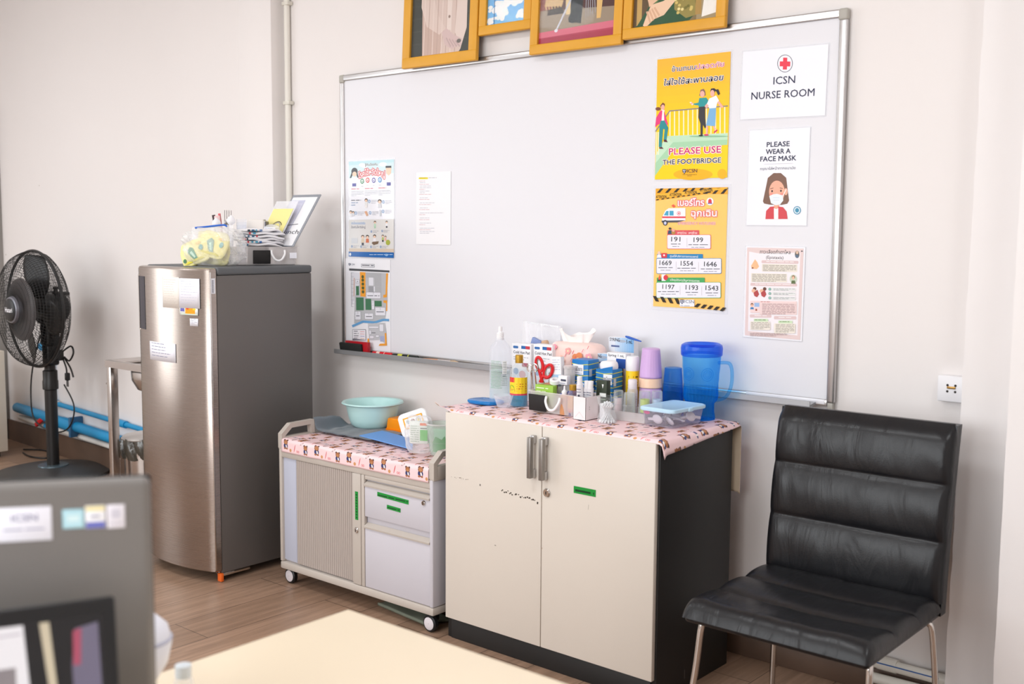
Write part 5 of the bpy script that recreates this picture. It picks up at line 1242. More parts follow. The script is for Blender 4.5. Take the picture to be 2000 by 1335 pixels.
t = thing('bandage', 'tan elastic bandage inside the clear zip bag', 'bandage', (1.235, -0.095, ZC+0.10))
G().box(-.018, .02, -.012, .008, .0, .11, .008, 3, rot=Matrix.Rotation(-.22, 3, 'Y')).build('bandage', mat('bandage_tan', (206, 170, 140), 0.8), t)

def p_cold(a, w, h):
    a.rrect(.006, h-.018, .030, h-.009, .004, '3a6fae'); a.rect(w-.044, h-.018, w-.024, h-.007, '2c66a8'); a.rect(w-.024, h-.018, w-.004, h-.007, 'c03a48')
    a.text('Cold Hot Pad', .045, h-.036, .010, '3a3c4a', width=.075, bold=.01)
    a.words(.008, h-.050, w-.012, 'a8aab4', .004); a.words(.008, h-.058, w-.03, 'a8aab4', .004); a.rrect(w-.040, h-.082, w-.010, h-.068, .004, 'b06a78'); a.rect(.004, .01, w-.004, h-.09, 'e0e4ea')
    a.ell(.02, h-.10, .012, .012, '9fb4d0'); a.ell(.05, h-.11, .016, .014, 'd8b0b4')
carton('cold_pack_box', 'white hot-and-cold pad box behind the gold-capped alcohol bottle', 1.165, 1.253, -0.205, -0.17, ZC, 1.006, WCARD, p_cold)
carton('cold_pack_box', 'white hot-and-cold pad box behind the red-handled scissors', 1.256, 1.342, -0.195, -0.16, ZC, 1.008, WCARD, p_cold)

t = thing('tissue_pack', 'pink and orange flowered tissue pack with a tissue pulled out', 'tissues', (1.400, -0.125, ZC))
TP = mat('tissue_pack_film', (244, 214, 206), 0.35)
pk = pillow(0.225, 0.11, 0.10, 0.05, 5, pw=.3); pk.move((0, 0, 0.118)); o_ = pk.build('pack', TP, t, 60)
G().box(-.10, .10, -.045, .045, 0, .122, .006).build('pack_base', mat('tissue_pack_pale', (236, 222, 206), .5), t)
a = Art(None, base=0); rg = random.Random(2)
for cx, cz, s, c in ((-.085, .165, .022, 'e88f62'), (-.03, .150, .02, 'f3b59a'), (.045, .158, .030, 'e58a58'), (.09, .17, .016, 'f0a0a8'), (.0, .185, .014, 'f2a4a0'), (-.06, .195, .012, 'ee8fa0')):
    for k in range(5): a.ell(cx+s*.5*math.cos(k*1.26), cz+s*.5*math.sin(k*1.26), s*.45, s*.38, c, 10)
    a.ell(cx, cz, s*.25, s*.25, 'f6e2b0', 10)
for k in range(7): x = rg.uniform(-.09, .09); z = rg.uniform(.14, .2); a.line([(x, z), (x+.006, z+.012)], .002, 'e0566a')
a.rect(.02, .128, .065, .150, 'e07a44'); a.rect(.025, .124, .06, .131, '3a2c28')
p = a.build('flower_print', t, INK); p.location = (0, -0.0585, 0); p.rotation_euler = (-.10, 0, 0); p.location = (0, -0.074, 0.006)
ts = G()
def tissue(u, v):
    a = 2*PI*u; r = .028+.030*v+.010*math.sin(3*a+1)*v+.006*math.sin(7*a+2*v)
    return (r*1.25*math.cos(a)-.012, r*.35*math.sin(a), .190+.062*v+.012*math.sin(2*a+.8)*v+.006*math.sin(5*a)*v)
ts.grid(tissue, 48, 10).build('tissue', mat('tissue_paper', (246, 240, 238), .8), t, 60)

def p_syr(txt, vol, tall):
    def f(a, w, h):
        n = 8
        for i in range(n): a.rect(w*(.25+.75*i/n), h*tall, w*(.25+.75*(i+1)/n), h, (int(206-90*i/n), int(222-50*i/n), int(238-16*i/n)))
        a.rect(0, h*tall, w*.25, h, 'dfe6f0'); a.ell(w*.52, h-.012, .018, .005, 'aab4c4'); a.text(txt, w*.24, h-.014, .011, '2a2c38', width=w*.40, bold=.02); a.text(vol, w*.82, h-.018, .012, '22242e', width=w*.24, bold=.02)
        a.words(w*.1, h-.034, w*.5, '5a6a98', .011); a.rect(0, 0, w, h*.5, 'c9d6e8')
    return f
carton('syringe_box', 'pale blue syringe box marked 10, behind the striped glove boxes', 1.482, 1.572, -0.150, -0.115, ZC, 0.990, WCARD, p_syr('SYRING', '10', .62))
carton('syringe_box', 'pale blue syringe box marked 5 mL, highest against the whiteboard', 1.500, 1.605, -0.078, -0.048, ZC+0.075, 1.042, WCARD, p_syr('SYRING', '5 mL', .7))
carton('box_base', 'plain white carton under the highest syringe box', 1.498, 1.606, -0.105, -0.048, ZC, ZC+0.074, WCARD)
bpy.data.objects['box_base'].name = 'white_carton'
def p_s1(a, w, h):
    a.text('Syring 1 mL', w*.5, h-.012, .008, '2a2c38', width=w*.85, bold=.015); a.rect(w*.5, h-.05, w, h-.018, '2a55a8'); a.rect(0, 0, w, h-.05, 'b8a49a'); a.rect(w*.2, h-.075, w*.9, h-.05, '4a3028')
carton('syringe_box', 'small white syringe box marked 1 mL behind the yellow spray can', 1.548, 1.625, -0.156, -0.125, ZC, 0.997, WCARD, p_s1)
t = thing('bag_edge', 'top edge of a blue bag over the syringe boxes', 'stick', (1.615, -0.095, 1.0425)); t.rotation_euler = (0, 0.1, 0)
G().lathe([(.001, -.032), (.003, -.032), (.0045, -.02), (.0035, .012), (.002, .03), (.001, .03)], axis=(1, .1, -.12), n=14).build('stick', mat('stick_blue', (44, 96, 190), .35), t)  # edge of a blue bag, shaped as a thin tapered stick
def p_vit(a, w, h):
    a.rect(w*.1, h-.05, w*.9, h-.012, 'e4e8f2'); a.words(w*.25, h-.030, w*.75, '4a68a8', .010); a.rect(0, h*.30, w, h*.52, 'cf4a4a'); a.rect(0, h*.1, w, h*.28, '31456e'); a.words(w*.1, h*.6, w*.9, '8a6a9a', .006)
carton('medicine_box', 'white medicine box with red and navy bands between spray can and lilac cups', 1.655, 1.705, -0.105, -0.07, ZC, 1.012, WCARD, p_vit)

STR = mat('glove_box_blue', (20, 118, 190), 0.4)
def p_glove(side=1):
    def f(a, w, h):
        for i in range(9): z = h*(.06+i*.107); a.line([(0, z), (w*.5, z-.003), (w, z+.001)], .0025, 'd8d848')
        a.rect(w*.08 if side > 0 else w*.46, h-.050, w*.72 if side > 0 else w*.98, h-.016, 'eef0f6'); a.text('ถุงมือยาง', w*(.40 if side > 0 else .72), h-.038, .013, '3a3f5a', width=w*.5, bold=.01); a.words(w*(.2 if side > 0 else .55), h-.046, w*(.6 if side > 0 else .9), '8a90a8', .004)
        a.ell(w*.48+.002, h*.34, w*.48, h*.235, 'e8f0f8', 30); a.ell(w*.48+.002, h*.33, w*.46, h*.225, '2a8fd0', 30); a.rect(w*.28, h*.25, w*.85, h*.46, 'd8b8b0'); a.rect(w*.28, h*.40, w*.85, h*.46, '6a5a60'); a.ell(w*.42, h*.36, .006, .004, '3a2a30', 12)
        a.poly([(w*.0, 0), (w, 0), (w, h*.22), (w*.5, h*.15), (0, h*.24)], '1438b8')
    return f
def p_gside(a, d, h):
    for i in range(9): z = h*(.06+i*.107); a.line([(0, z), (d, z+.003)], .0025, 'd8d848')
    a.rect(d*.1, h-.055, d*.35, h-.03, 'c9d4e0')
carton('glove_box', 'blue and yellow striped glove box, the closed one beside the tissue pack', 1.472, 1.540, -0.252, -0.190, ZC, 0.976, STR, p_glove(1), p_gside)
t = carton('glove_box', 'blue and yellow striped glove box, torn open with white tissue showing', 1.562, 1.630, -0.238, -0.180, ZC, 0.950, STR, p_glove(-1), p_gside)
fl = pillow(.058, .048, .04, .22, 8); fl.move((0, 0, .135)); fl.build('paper_fill', mat('crumpled_white', (240, 238, 240), .7), t, 60)
G().prism([(-.034, -.0295, .1418), (.034, -.0295, .1418), (.034, -.0295, .160), (.0, -.0295, .152)], (0, .001, 0)).build('torn_flap', STR, t)

t = thing('spray_can', 'yellow spray can with a white cap', 'spray', (1.662, -0.168, ZC))
G().lathe([(0.001, 0), (.021, 0), (.0225, .003), (.0225, .142), (.019, .147)], n=30).build('can', mat('spray_yellow', (246, 206, 12), .35), t)
G().lathe([(.0215, .143), (.0222, .146), (.0222, .186), (.019, .191), (.006, .192), (.001, .192)], n=30).build('cap', WHT, t)
def p_spr(a, r, z0, z1):
    a.words(-.014, .122, .02, '5a4a10', .008)
    for i in range(9): a.words(-.018, .105-i*.009, .02, 'a88a10', .004)
o = cyl_label(t, .0226, 1, p_spr, .02, .14); o.rotation_euler = (0, 0, .6)
def cup(name, label, x, y, r0, r1, h, m, z=ZC, flute=0, parent_parts=()):
    t = thing(name, label, 'cup', (x, y, z))
    n = 72
    def prof(u, v):
        a = 2*PI*u; r = r0+(r1-r0)*v; k = 1+(0.018*math.cos(flute*a)*min(1, v*3)*min(1, (1-v)*4) if flute else 0)
        return (r*k*math.cos(a), r*k*math.sin(a), h*v)
    G().grid(prof, n, 14).build('cup_wall', m, t, 50, solid=.0015)
    G().lathe([(r1*.999, h-.0005), (r1*.9, h+.001), (.001, h)], n=n).build('cup_base', m, t)
    return t
LIL = mat('lilac_plastic', (206, 170, 220), .4); PEA = mat('peach_plastic', (242, 206, 178), .4)
cup('plastic_cup', 'lilac plastic cup turned upside down at the bottom of its stack', 1.735, -.17, .0405, .036, .095, LIL)
cup('plastic_cup', 'peach plastic cup showing as a band in the middle of the lilac stack', 1.735, -.17, .0400, .0375, .030, PEA, ZC+.0955)
cup('plastic_cup', 'ribbed lilac plastic cup turned upside down on top of its stack', 1.735, -.17, .0372, .029, .096, LIL, ZC+.1265, 24)
BLC = clear('blue_clear_plastic', (208, 236, 254), (16, 130, 226), .07, .1, edge=.3)
BLJ = clear('blue_jug_plastic', (214, 243, 255), (8, 156, 244), .04, .06, edge=.22)
cup('plastic_cup', 'clear blue ribbed tumbler turned upside down beside the jug', 1.804, -.142, .037, .0285, .162, BLC, ZC, 30)
# --- jug
JX, JY = 1.893, -0.116
t = thing('water_jug', 'large clear blue plastic jug with a deep blue lid and a looped handle', 'jug', (JX, JY, ZC), 0.30)
def jug(u, v):
    a = 2*PI*u
    prof = [(0, .045), (.004, .0465), (.03, .0425), (.052, .0425), (.066, .053), (.078, .055), (.10, .0545), (.14, .058), (.18, .061), (.215, .063)]
    z = .215*v
    for (z0, r0), (z1, r1) in zip(prof, prof[1:]):
        if z <= z1+1e-9: k = (z-z0)/(z1-z0); k = k*k*(3-2*k); r = r0+(r1-r0)*k; break
    fl = .0020*math.cos(28*a)*(1 if z < .10 else max(0, 1-(z-.10)/.02))
    return ((r+fl)*math.cos(a), (r+fl)*math.sin(a), z)
G().grid(jug, 84, 44).build('jug_wall', BLJ, t, 60, solid=.0025)
G().lathe([(.001, .003), (.044, .004), (.044, .001), (.001, 0)], n=48).build('jug_floor', BLJ, t)
G().lathe([(.001, .006), (.041, .006), (.040, .05), (.052, .078), (.0525, .105), (.001, .105)], n=48).build('water', clear('jug_water', (228, 246, 254), (60, 170, 240), .04, .04, edge=.2), t)
G().lathe([(.0635, .206), (.0665, .21), (.0675, .232), (.065, .242), (.057, .247), (.047, .244), (.04, .236), (.001, .234)], n=56).build('lid', clear('blue_lid_plastic', (150, 196, 252), (16, 84, 232), .25, .12, edge=.4), t)
hp = smooth_path([(.055, 0, .186), (.078, 0, .188), (.092, 0, .184), (.099, 0, .165), (.100, 0, .13), (.094, 0, .10), (.080, 0, .076), (.052, 0, .064)], 6)
hg = G()
R_ = []
for i, p in enumerate(hp):
    d = (hp[min(i+1, len(hp)-1)]-hp[max(i-1, 0)]).normalized(); nrm = Vector((-d.z, 0, d.x))
    R_.append([p+nrm*(.0055*math.cos(2*PI*k/14))+Vector((0, 1, 0))*(.010*math.sin(2*PI*k/14)) for k in range(14)])
hg.rings(R_); hg.build('handle', BLJ, t)
for ang in (-2.05, -1.0):
    em = G()
    for rr, w_ in ((.020, .0012), (.014, .0010)):
        em.tube([((.0615)*math.cos(ang+rr*math.cos(q)/.061), .0615*math.sin(ang+rr*math.cos(q)/.061), .152+rr*math.sin(q)) for q in (2*PI*i/28 for i in range(28))], w_, n=5, closed=True)
    for q in (2*PI*i/12 for i in range(12)): em.tube([(.0612*math.cos(ang+rr*math.cos(q)/.061), .0612*math.sin(ang+rr*math.cos(q)/.061), .152+rr*math.sin(q)) for rr in (.006, .012)], .0009, n=4)
    em.build('moulded_rosette', BLJ, t)

# ------------------------------------------------------------------ on the cupboard: the clear basket and its contents
def basket(label, loc, rz, w, d, h, panel_x):
    """clear basket: long face towards local -y"""
    t = thing('storage_basket', label, 'basket', loc, rz)
    def ringp(z, i, k=.012):
        x = w/2-i; y = d/2-i; pts = []
        for cx, cy, a in ((x-k, y-k, 0), (-x+k, y-k, PI/2), (-x+k, -y+k, PI), (x-k, -y+k, 1.5*PI)):
            pts += [(cx+k*math.cos(a+PI/2*j/4), cy+k*math.sin(a+PI/2*j/4), z) for j in range(5)]
        return pts
    G().rings([ringp(.0015, .010), ringp(.003, .008), ringp(h-.004, .001), ringp(h, 0), ringp(h+.001, -.004), ringp(h-.001, -.005)], cap0=True, cap1=False).build('basket_wall', TRL, t)
    G().box(panel_x, panel_x+.074, -d/2-.006, -d/2-.002, .006, .062, .002, rot=Matrix.Rotation(.06, 3, 'X')).build('black_label_panel', mat('chalk_panel', (24, 22, 22), .6), t)
    hx = panel_x+.105
    G().tube(smooth_path([(hx-.028, -d/2-.006, h-.012), (hx-.027, -d/2-.012, h-.03), (hx-.012, -d/2-.016, h-.052), (hx+.010, -d/2-.016, h-.052), (hx+.026, -d/2-.012, h-.03), (hx+.028, -d/2-.006, h-.012)], 6), .0042, n=10).build('curved_handle', WHT, t)
    return t
basket('clear basket of first-aid things with a black label panel on the cupboard', (1.484, -0.292, ZC), 0.0, 0.198, 0.168, 0.072, -0.094)
carton('medicine_box', 'lime green flat medicine box standing in the clear first-aid basket', 1.394, 1.470, -0.352, -0.330, ZC+.003, 0.893, mat('lime_card', (150, 194, 66), .45), lambda a, w, h: (a.words(.006, h-.012, w-.02, 'e8f4d0', .006), a.words(.006, h-.022, w-.03, 'e8f4d0', .004), a.rect(0, 0, w, .02, '86b040')))
def scissor(t, m, m2):
    b = G()
    for s in (-1, 1):
        b.prism([(s*.002, -.001*s, .075), (s*.011, -.001*s, .07), (s*.006, -.001*s, .0), (s*.001, -.001*s, -.01)], (0, .002, 0))
    b.build('blades', CHROME, t)
    for s, cx, cz in ((-1, -.012, .128), (1, .021, .108)):
        g = G(); ring = [(cx+(.0125+.001*s)*math.cos(q)*(1), 0, cz+.024*math.sin(q)) for q in (2*PI*i/24 for i in range(24))]
        rt = .32*s
        ring = [(cx+(x-cx)*math.cos(rt)+(z-cz)*math.sin(rt), 0, cz-(x-cx)*math.sin(rt)+(z-cz)*math.cos(rt)) for x, _, z in ring]
        g.tube(ring, .0055, n=8, closed=True); g.tube(smooth_path([(cx-s*.001, 0, cz-.022), (s*.004, 0, .088), (-s*.004, 0, .066)], 4), [.006]*8+[.005], n=8); ho = g.build('handle', m, t)
        G().tube([(cx+((x-cx)*.62), -.0005, cz+((z-cz)*.78)) for x, _, z in ring], .0026, n=6, closed=True).build('grey_grip', m2, ho)
    G().cyl((0, -.004, .068), (0, .004, .068), .004, n=12).build('pivot_screw', CHROME, t)
t = thing('scissors', 'red-handled scissors standing blades down in the clear first-aid basket', 'scissors', (1.378, -0.306, ZC+.026)); t.rotation_euler = (.08, .10, .35)
scissor(t, mat('scissor_red', (214, 30, 40), .35), mat('scissor_grey', (150, 142, 136), .5))
t = thing('forceps', 'steel forceps with looped handles leaning in the clear first-aid basket', 'forceps', (1.372, -0.318, ZC+.012)); t.rotation_euler = (.05, -.10, .3)
g = G()
for s in (-1, 1):
    g.tube(smooth_path([(0, .002*s, 0), (s*.005, .002*s, .05), (s*.007, 0, .10), (s*.006, 0, .115)], 5), .0028, n=8)
    g.tube([(s*.010+.009*math.cos(q), 0, .130+.013*math.sin(q)) for q in (2*PI*i/20 for i in range(20))], .0025, n=7, closed=True)
g.build('forceps_arms', CHROME, t)
t = thing('gauze_pack', 'silver-grey gauze packet with green print in the clear first-aid basket', 'packet', (1.425, -0.262, ZC+.003)); t.rotation_euler = (-.10, .06, .1)
pillow(.105, .024, .142, .05, 12, pw=.25).build('packet', mat('gauze_packet', (196, 200, 200), .4), t, 60)
front(t, .1, .14, -.0125, lambda a, w, h: (a.ell(.03, .122, .014, .008, '2f8f55'), a.ell(.012, .112, .010, .006, '4a9a66'), a.words(.05, .10, .09, '6a7a78', .005), a.words(.05, .085, .09, '6a7a78', .005)))
def p_tube(a, w, h): a.rect(0, h-.075, w, h-.06, '9fc0dc'); a.rect(0, h-.086, w, h-.075, '24508c'); a.rect(0, h-.10, w, h-.086, 'b9d4ea'); [a.words(.004, h-.012-i*.008, w-.004, 'b4bcd0', .004) for i in range(5)]
carton('medicine_box', 'tall white medicine box with a navy band in the clear first-aid basket', 1.428, 1.466, -0.300, -0.276, ZC+.004, 0.984, WCARD, p_tube, rz=.1).rotation_euler = (-.06, -.08, .1)
t = thing('medicine_tub', 'small cloudy plastic tub in the clear first-aid basket', 'tub', (1.478, -0.272, ZC+.003))
G().lathe([(.001, 0), (.017, 0), (.019, .14), (.021, .142), (.021, .150), (.001, .151)], n=28).build('tub', TRL, t)
t = thing('tape_roll', 'white roll of surgical tape lying on top of the basket contents', 'tape', (1.452, -0.318, 0.905)); t.rotation_euler = (.3, .1, .2)
G().lathe([(.009, -.007), (.017, -.007), (.0185, -.006), (.0185, .006), (.017, .007), (.009, .007), (.009, -.007)], n=28).build('roll', WHT, t)
carton('medicine_box', 'small white medicine box lying on the basket contents beside the tape roll', 1.465, 1.502, -0.318, -0.298, 0.896, 0.926, WCARD, lambda a, w, h: (a.words(w*.3, .012, w*.9, '3a3f55', .012), a.words(.003, .004, w-.004, '8a90a8', .004)))
t = thing('bandage_roll', 'brown rolled bandage lying under the scissors handles', 'bandage', (1.428, -0.312, 0.885))
G().lathe([(.001, -.022), (.013, -.021), (.014, .02), (.001, .022)], axis=(1, .1, .15), n=18).build('roll', mat('bandage_brown', (176, 126, 98), .8), t)
t = thing('ointment_tube', 'orange-capped blue ointment tube lying in the basket', 'tube', (1.520, -0.330, 0.868)); t.rotation_euler = (0, -.3, .3)
G().lathe([(.001, -.03), (.011, -.028), (.011, .018), (.001, .02)], axis=(1, 0, 0), n=18).build('tube', mat('tube_navy', (44, 70, 160), .35), t)
G().lathe([(.009, .019), (.010, .021), (.010, .036), (.001, .037)], axis=(1, 0, 0), n=18).build('cap', mat('cap_orange', (222, 92, 32), .4), t)
t = thing('iodine_bottle', 'small bottle with a gold screw cap and orange label at the front of the basket', 'bottle', (1.5535, -0.352, ZC+.003))
G().lathe([(.001, 0), (.0165, 0), (.0172, .002), (.0172, .070), (.011, .082), (.010, .084)], n=28).build('bottle_body', clear('iodine_glass', (210, 205, 225), (190, 180, 200), .25, .08), t)
cyl_label(t, .0174, 1, lambda a, r, z0, z1: (a.rect(-.022, .012, .03, .066, 'e8b04c'), a.rect(-.022, .012, .03, .022, 'd8705c'), a.rect(-.022, .05, -.008, .062, 'd86a50'), a.words(-.004, .052, .02, 'b0603a', .005), a.words(-.004, .043, .02, 'b0603a', .005), a.words(-.004, .034, .02, 'b0603a', .004)), 0, 1).rotation_euler = (0, 0, .4)
G().lathe([(.0118, .083), (.0122, .084), (.0122, .100), (.011, .1015), (.001, .102)], n=28).build('screw_cap', GOLDC, t)
t = thing('dropper_bottle', 'small white capped dropper bottle beside the gold-capped bottle in the basket', 'bottle', (1.522, -0.356, ZC+.003))
G().lathe([(.001, 0), (.015, 0), (.016, .003), (.016, .058), (.008, .068)], n=24).build('bottle_body', mat('amber_plastic', (206, 150, 104), .35), t)
G().lathe([(.009, .066), (.0095, .068), (.0095, .076), (.004, .082), (.003, .094), (.001, .095)], n=20).build('cap', WHT, t)
# white carton with tubes
t = carton('paper_carton', 'open white carton holding tubes, beside the clear first-aid basket', 1.590, 1.640, -0.398, -0.285, ZC, 0.877, mat('carton_white', (236, 228, 228), .5), lambda a, w, h: (a.line([(.008, .008), (w*.5, .026), (w-.008, .008)], .0012, 'cfc4c4'),), lambda a, d, h: (a.ell(.02, .035, .0012, .0022, '8a8484', 8), a.ell(.02, .042, .0012, .0022, '8a8484', 8)), open_top=True)
for i, (x, y, top, lean, lab) in enumerate(((1.599, -.37, .940, -.05, 'tall thin white tube standing in the white carton'), (1.613, -.355, .925, .28, 'white ointment tube leaning in the middle of the white carton'), (1.627, -.35, .925, .24, 'white ointment tube leaning at the far side of the white carton'))):
    tt = thing('ointment_tube', lab, 'tube', (x-(.012 if lean > 0 else 0), y, ZC+.002)); tt.rotation_euler = (.05, lean*.35, .3)
    h = top-ZC
    G().rings([[(.0115*(1-.0*v)*math.cos(q)*(.95+.1*(1-v)), (.0105*v+.0015)*math.sin(q), h*.80*v) for q in (2*PI*k/20 for k in range(20))] for v in (0, .3, .6, .9, 1)]).build('tube', mat('tube_white', (232, 230, 234), .35), tt)
    G().lathe([(.0085, h*.8), (.009, h*.81), (.0085, h*.985), (.001, h)], n=18).build('cap', WHT, tt)
    front(tt, .016, h*.8, -.0125, lambda a, w, hh: (a.words(0, hh*.86, w, '6a6c80', .004), a.words(0, hh*.78, w, '6a6c80', .004), a.ell(w*.5, hh*.68, .004, .004, '4a4c5a', 10)))
carton('medicine_box', 'dark green and white medicine box behind the white tubes', 1.622, 1.664, -0.318, -0.296, ZC+.05, 0.925, mat('dark_green_card', (44, 54, 36), .5), lambda a, w, h: (a.poly([(w*.55, h-.012), (w*.72, h-.012), (w*.635, h-.026)], 'e8ecec'), a.rect(w*.35, .02, w*.95, .032, 'e0e4e0'), a.words(.004, .010, w-.004, '8a9a80', .005)))
carton('white_carton', 'plain white box under the dark green medicine box', 1.645, 1.668, -0.33, -0.29, ZC, ZC+.0495, WCARD)

# ------------------------------------------------------------------ on the cupboard: front row
t = thing('ice_pack', 'flat bright blue gel ice pack at the far end of the cupboard top', 'ice pack', (1.165, -0.345, ZC), 0.08)
pillow(.135, .10, .015, .10, 3, pw=.25).build('gel_pack', clear('blue_gel', (40, 150, 225), (14, 128, 206), .72, .12), t, 70)
t = thing('alcohol_bottle', 'clear bottle with a gold cap and a yellow and red label', 'bottle', (1.2835, -0.305, ZC))
G().lathe([(.001, 0), (.0305, 0), (.0315, .003), (.0315, .112), (.027, .130), (.013, .148), (.0125, .152)], n=36).build('bottle_body', CLR2, t)
G().lathe([(.001, .003), (.0295, .003), (.0295, .040), (.001, .040)], n=36).build('blue_liquid', clear('blue_alcohol', (120, 205, 232), (70, 170, 205), .3, .05), t)
cyl_label(t, .0318, 1, lambda a, r, z0, z1: (a.rect(-.038, .044, .040, .102, 'f2d22c'), a.rect(-.038, .085, -.010, .102, 'd83a34'), a.words(-.034, .090, -.014, 'f6e0d8', .005), a.rect(-.038, .040, .040, .046, 'd0485a'), a.ell(-.022, .066, .011, .010, '9cba2c'), a.poly([(-.03, .06), (-.012, .072), (-.008, .056)], '5f9a3a'), a.ell(-.02, .056, .012, .006, 'e8a83a'), [a.words(-.002, .078-i*.008, .034, 'c05a2a', .005) for i in range(4)]), 0, 1, base=.0006).rotation_euler = (0, 0, .5)
c = G().lathe([(.0135, .150), (.0138, .152), (.0138, .176), (.012, .178), (.001, .178)], n=28)
for z in (.158, .164, .170): c.lathe([(.0137, z-.001), (.0143, z), (.0137, z+.001)], n=28)
c.build('screw_cap', GOLDC, t)
t = thing('measuring_cup', 'small clear plastic cup standing before the gold-capped alcohol bottle', 'cup', (1.262, -0.362, ZC))
G().grid(lambda u, v: ((.022+.013*v)*math.cos(2*PI*u), (.022+.013*v)*math.sin(2*PI*u), .042*v), 40, 6).build('cup_wall', CLR, t, 50, solid=.001)
G().lathe([(.001, .0005), (.022, .0005)], n=40).build('cup_base', CLR, t)
# swabs
t = thing('swab_jar', 'clear waisted jar packed with cotton swabs', 'jar', (1.710, -0.378, ZC))
G().lathe([(.001, .001), (.030, .001), (.032, .004), (.030, .018), (.0225, .040), (.023, .048), (.031, .066), (.0325, .082), (.031, .084)], n=40).build('jar_wall', CLR2, t)
sw = G().tube([(0, 0, 0), (.0001, 0, .066)], .0009, n=5)
for z in (.004, .062): sw.ball((0, 0, z), .0026, .0026, .0055, 8, 6)
sw0 = sw.build('cotton_swab', WHT); tag(sw0, 'white cotton swab in the clear waisted jar', 'swab', 'cotton swabs in the waisted jar')
k = 0
for ring_, n_ in ((.0, 1), (.008, 6), (.0145, 10), (.0205, 15)):
    for i in range(n_):
        o = sw0 if k == 0 else sw0.copy()
        if k: COL.objects.link(o)
        a = 2*PI*i/n_+ring_*40; top = Vector((ring_*1.25*math.cos(a+1.2), ring_*1.25*math.sin(a+1.2), 1)); bot = Vector((ring_*1.25*math.cos(a-1.2), ring_*1.25*math.sin(a-1.2), 0))
        d = Vector((top.x-bot.x, top.y-bot.y, .064)); o.location = (1.710+bot.x, -.378+bot.y, ZC+.003); o.rotation_euler = d.to_track_quat('Z', 'Y').to_euler(); k += 1
# tray of small glasses
t = thing('plastic_tray', 'clear plastic tray holding small upside-down glasses', 'tray', (1.742, -.262, ZC))
def tr_(z, i): return [(-.075+i, -.062+i, z), (.075-i, -.062+i, z), (.075-i, .045-i, z), (-.075+i, .045-i, z)]
G().rings([tr_(.001, .004), tr_(.003, .004), tr_(.032, 0), tr_(.033, -.003)], cap1=False).build('tray_wall', TRL, t)
def glass(label, x, y, r, h, band=None, z=ZC+.004):
    t = thing('small_glass', label, 'glass', (x, y, z))
    G().lathe([(r, 0), (r*1.02, .003), (r*.92, h*.5), (r*.86, h-.006), (r*.8, h), (.001, h-.001)], n=30).build('glass_wall', CLR2, t, solid=.0018)
    for k in (.25, .5): G().lathe([(r*1.0-.0004, h*k-.0015), (r*1.03, h*k), (r*.99-.0004, h*k+.0015)], n=30).build('rim_line', CLR2, t)
    if band: G().lathe([(r*.72, .02), (r*.7, h*.7)], n=24).build('inner_wrap', mat('wrap_'+label.split()[1], band, .4), t)
glass('small pinkish glass upside down nearest the swab jar in the tray', 1.690, -.288, .0185, .088, (232, 206, 210))
glass('small clear glass upside down, second from the swab jar in the tray', 1.728, -.282, .0205, .084)
glass('small lime-lined glass upside down, third from the swab jar in the tray', 1.768, -.252, .0215, .090, (206, 216, 120))
glass('small bluish glass upside down at the tray end by the blue tumbler', 1.797, -.226, .0205, .090, (190, 204, 232))
t = thing('pill_bottle', 'small frosted bottle with a pale cap behind the tray of glasses', 'bottle', (1.702, -.226, ZC+.004))
G().lathe([(.001, 0), (.0165, 0), (.017, .002), (.017, .082), (.014, .090)], n=26).build('bottle_body', TRL, t)
G().lathe([(.0145, .088), (.015, .090), (.015, .116), (.013, .119), (.001, .120)], n=26).build('cap', mat('frost_cap', (228, 220, 224), .4), t)
cyl_label(t, .0172, 1, lambda a, r, z0, z1: [a.words(.0, .07-i*.008, .02, '8a8490', .004) for i in range(6)], 0, 1).rotation_euler = (0, 0, .5)
# lidded box with white spoons
bx, by = 1.881, -.262
t = thing('lidded_box', 'clear plastic box with a pale blue lid full of white spoons', 'box', (bx, by, ZC), -.06)
def rr_(w, d, z, k=.014):
    pts = []
    for cx, cy, a in ((w-k, d-k, 0), (-w+k, d-k, PI/2), (-w+k, -d+k, PI), (w-k, -d+k, 1.5*PI)): pts += [(cx+k*math.cos(a+PI/2*j/5), cy+k*math.sin(a+PI/2*j/5), z) for j in range(6)]
    return pts
G().rings([rr_(.050, .076, .0015), rr_(.054, .080, .004), rr_(.061, .088, .054)], cap1=False).build('box_wall', clear('box_plastic', (244, 242, 248), (226, 224, 232), .14, .12, edge=.3), t)
G().rings([rr_(.0655, .0925, .050, .018), rr_(.067, .094, .053, .018), rr_(.0665, .0935, .060, .018), rr_(.062, .089, .062, .016), rr_(.058, .085, .0605, .015)]).build('lid', mat('pale_blue_lid', (188, 224, 244), .22), t)
G().box(.062, .070, -.012, .012, .048, .060, .003).build('lid_tab', mat('pale_blue_lid', 0), t)
front(t, .03, .02, -.086, lambda a, w, h: a.ell(.012, .010, .012, .005, 'e0488a'), 'pink_sticker', x0=-.052).location = (-.052, -.0835, .033)
sp = G()
sp.ball((0, 0, 0), .021, .016, .006, 20, 8); sp.box(.019, .042, -.0045, .0045, -.0015, .0025, .001)
spo = sp.build('measuring_spoon', WHT); tag(spo, 'white plastic measuring spoon inside the lidded box', 'spoon', 'white spoons in the lidded box')
rg = random.Random(12)
spots = [((-.018, -.062, .022), (1.25, .1, 2.9)), ((.043, .035, .026), (1.2, .2, 1.3))]+[((rg.uniform(-.028, .028), rg.uniform(-.04, .055), rg.uniform(.012, .036)), (rg.uniform(0, 1.2), rg.uniform(-.3, .3), rg.uniform(0, 6.2))) for _ in range(9)]
for i, (p, r) in enumerate(spots):
    o = spo if i == 0 else spo.copy()
    if i: COL.objects.link(o)
    o.location = (bx+p[0], by+p[1], ZC+p[2]); o.rotation_euler = r

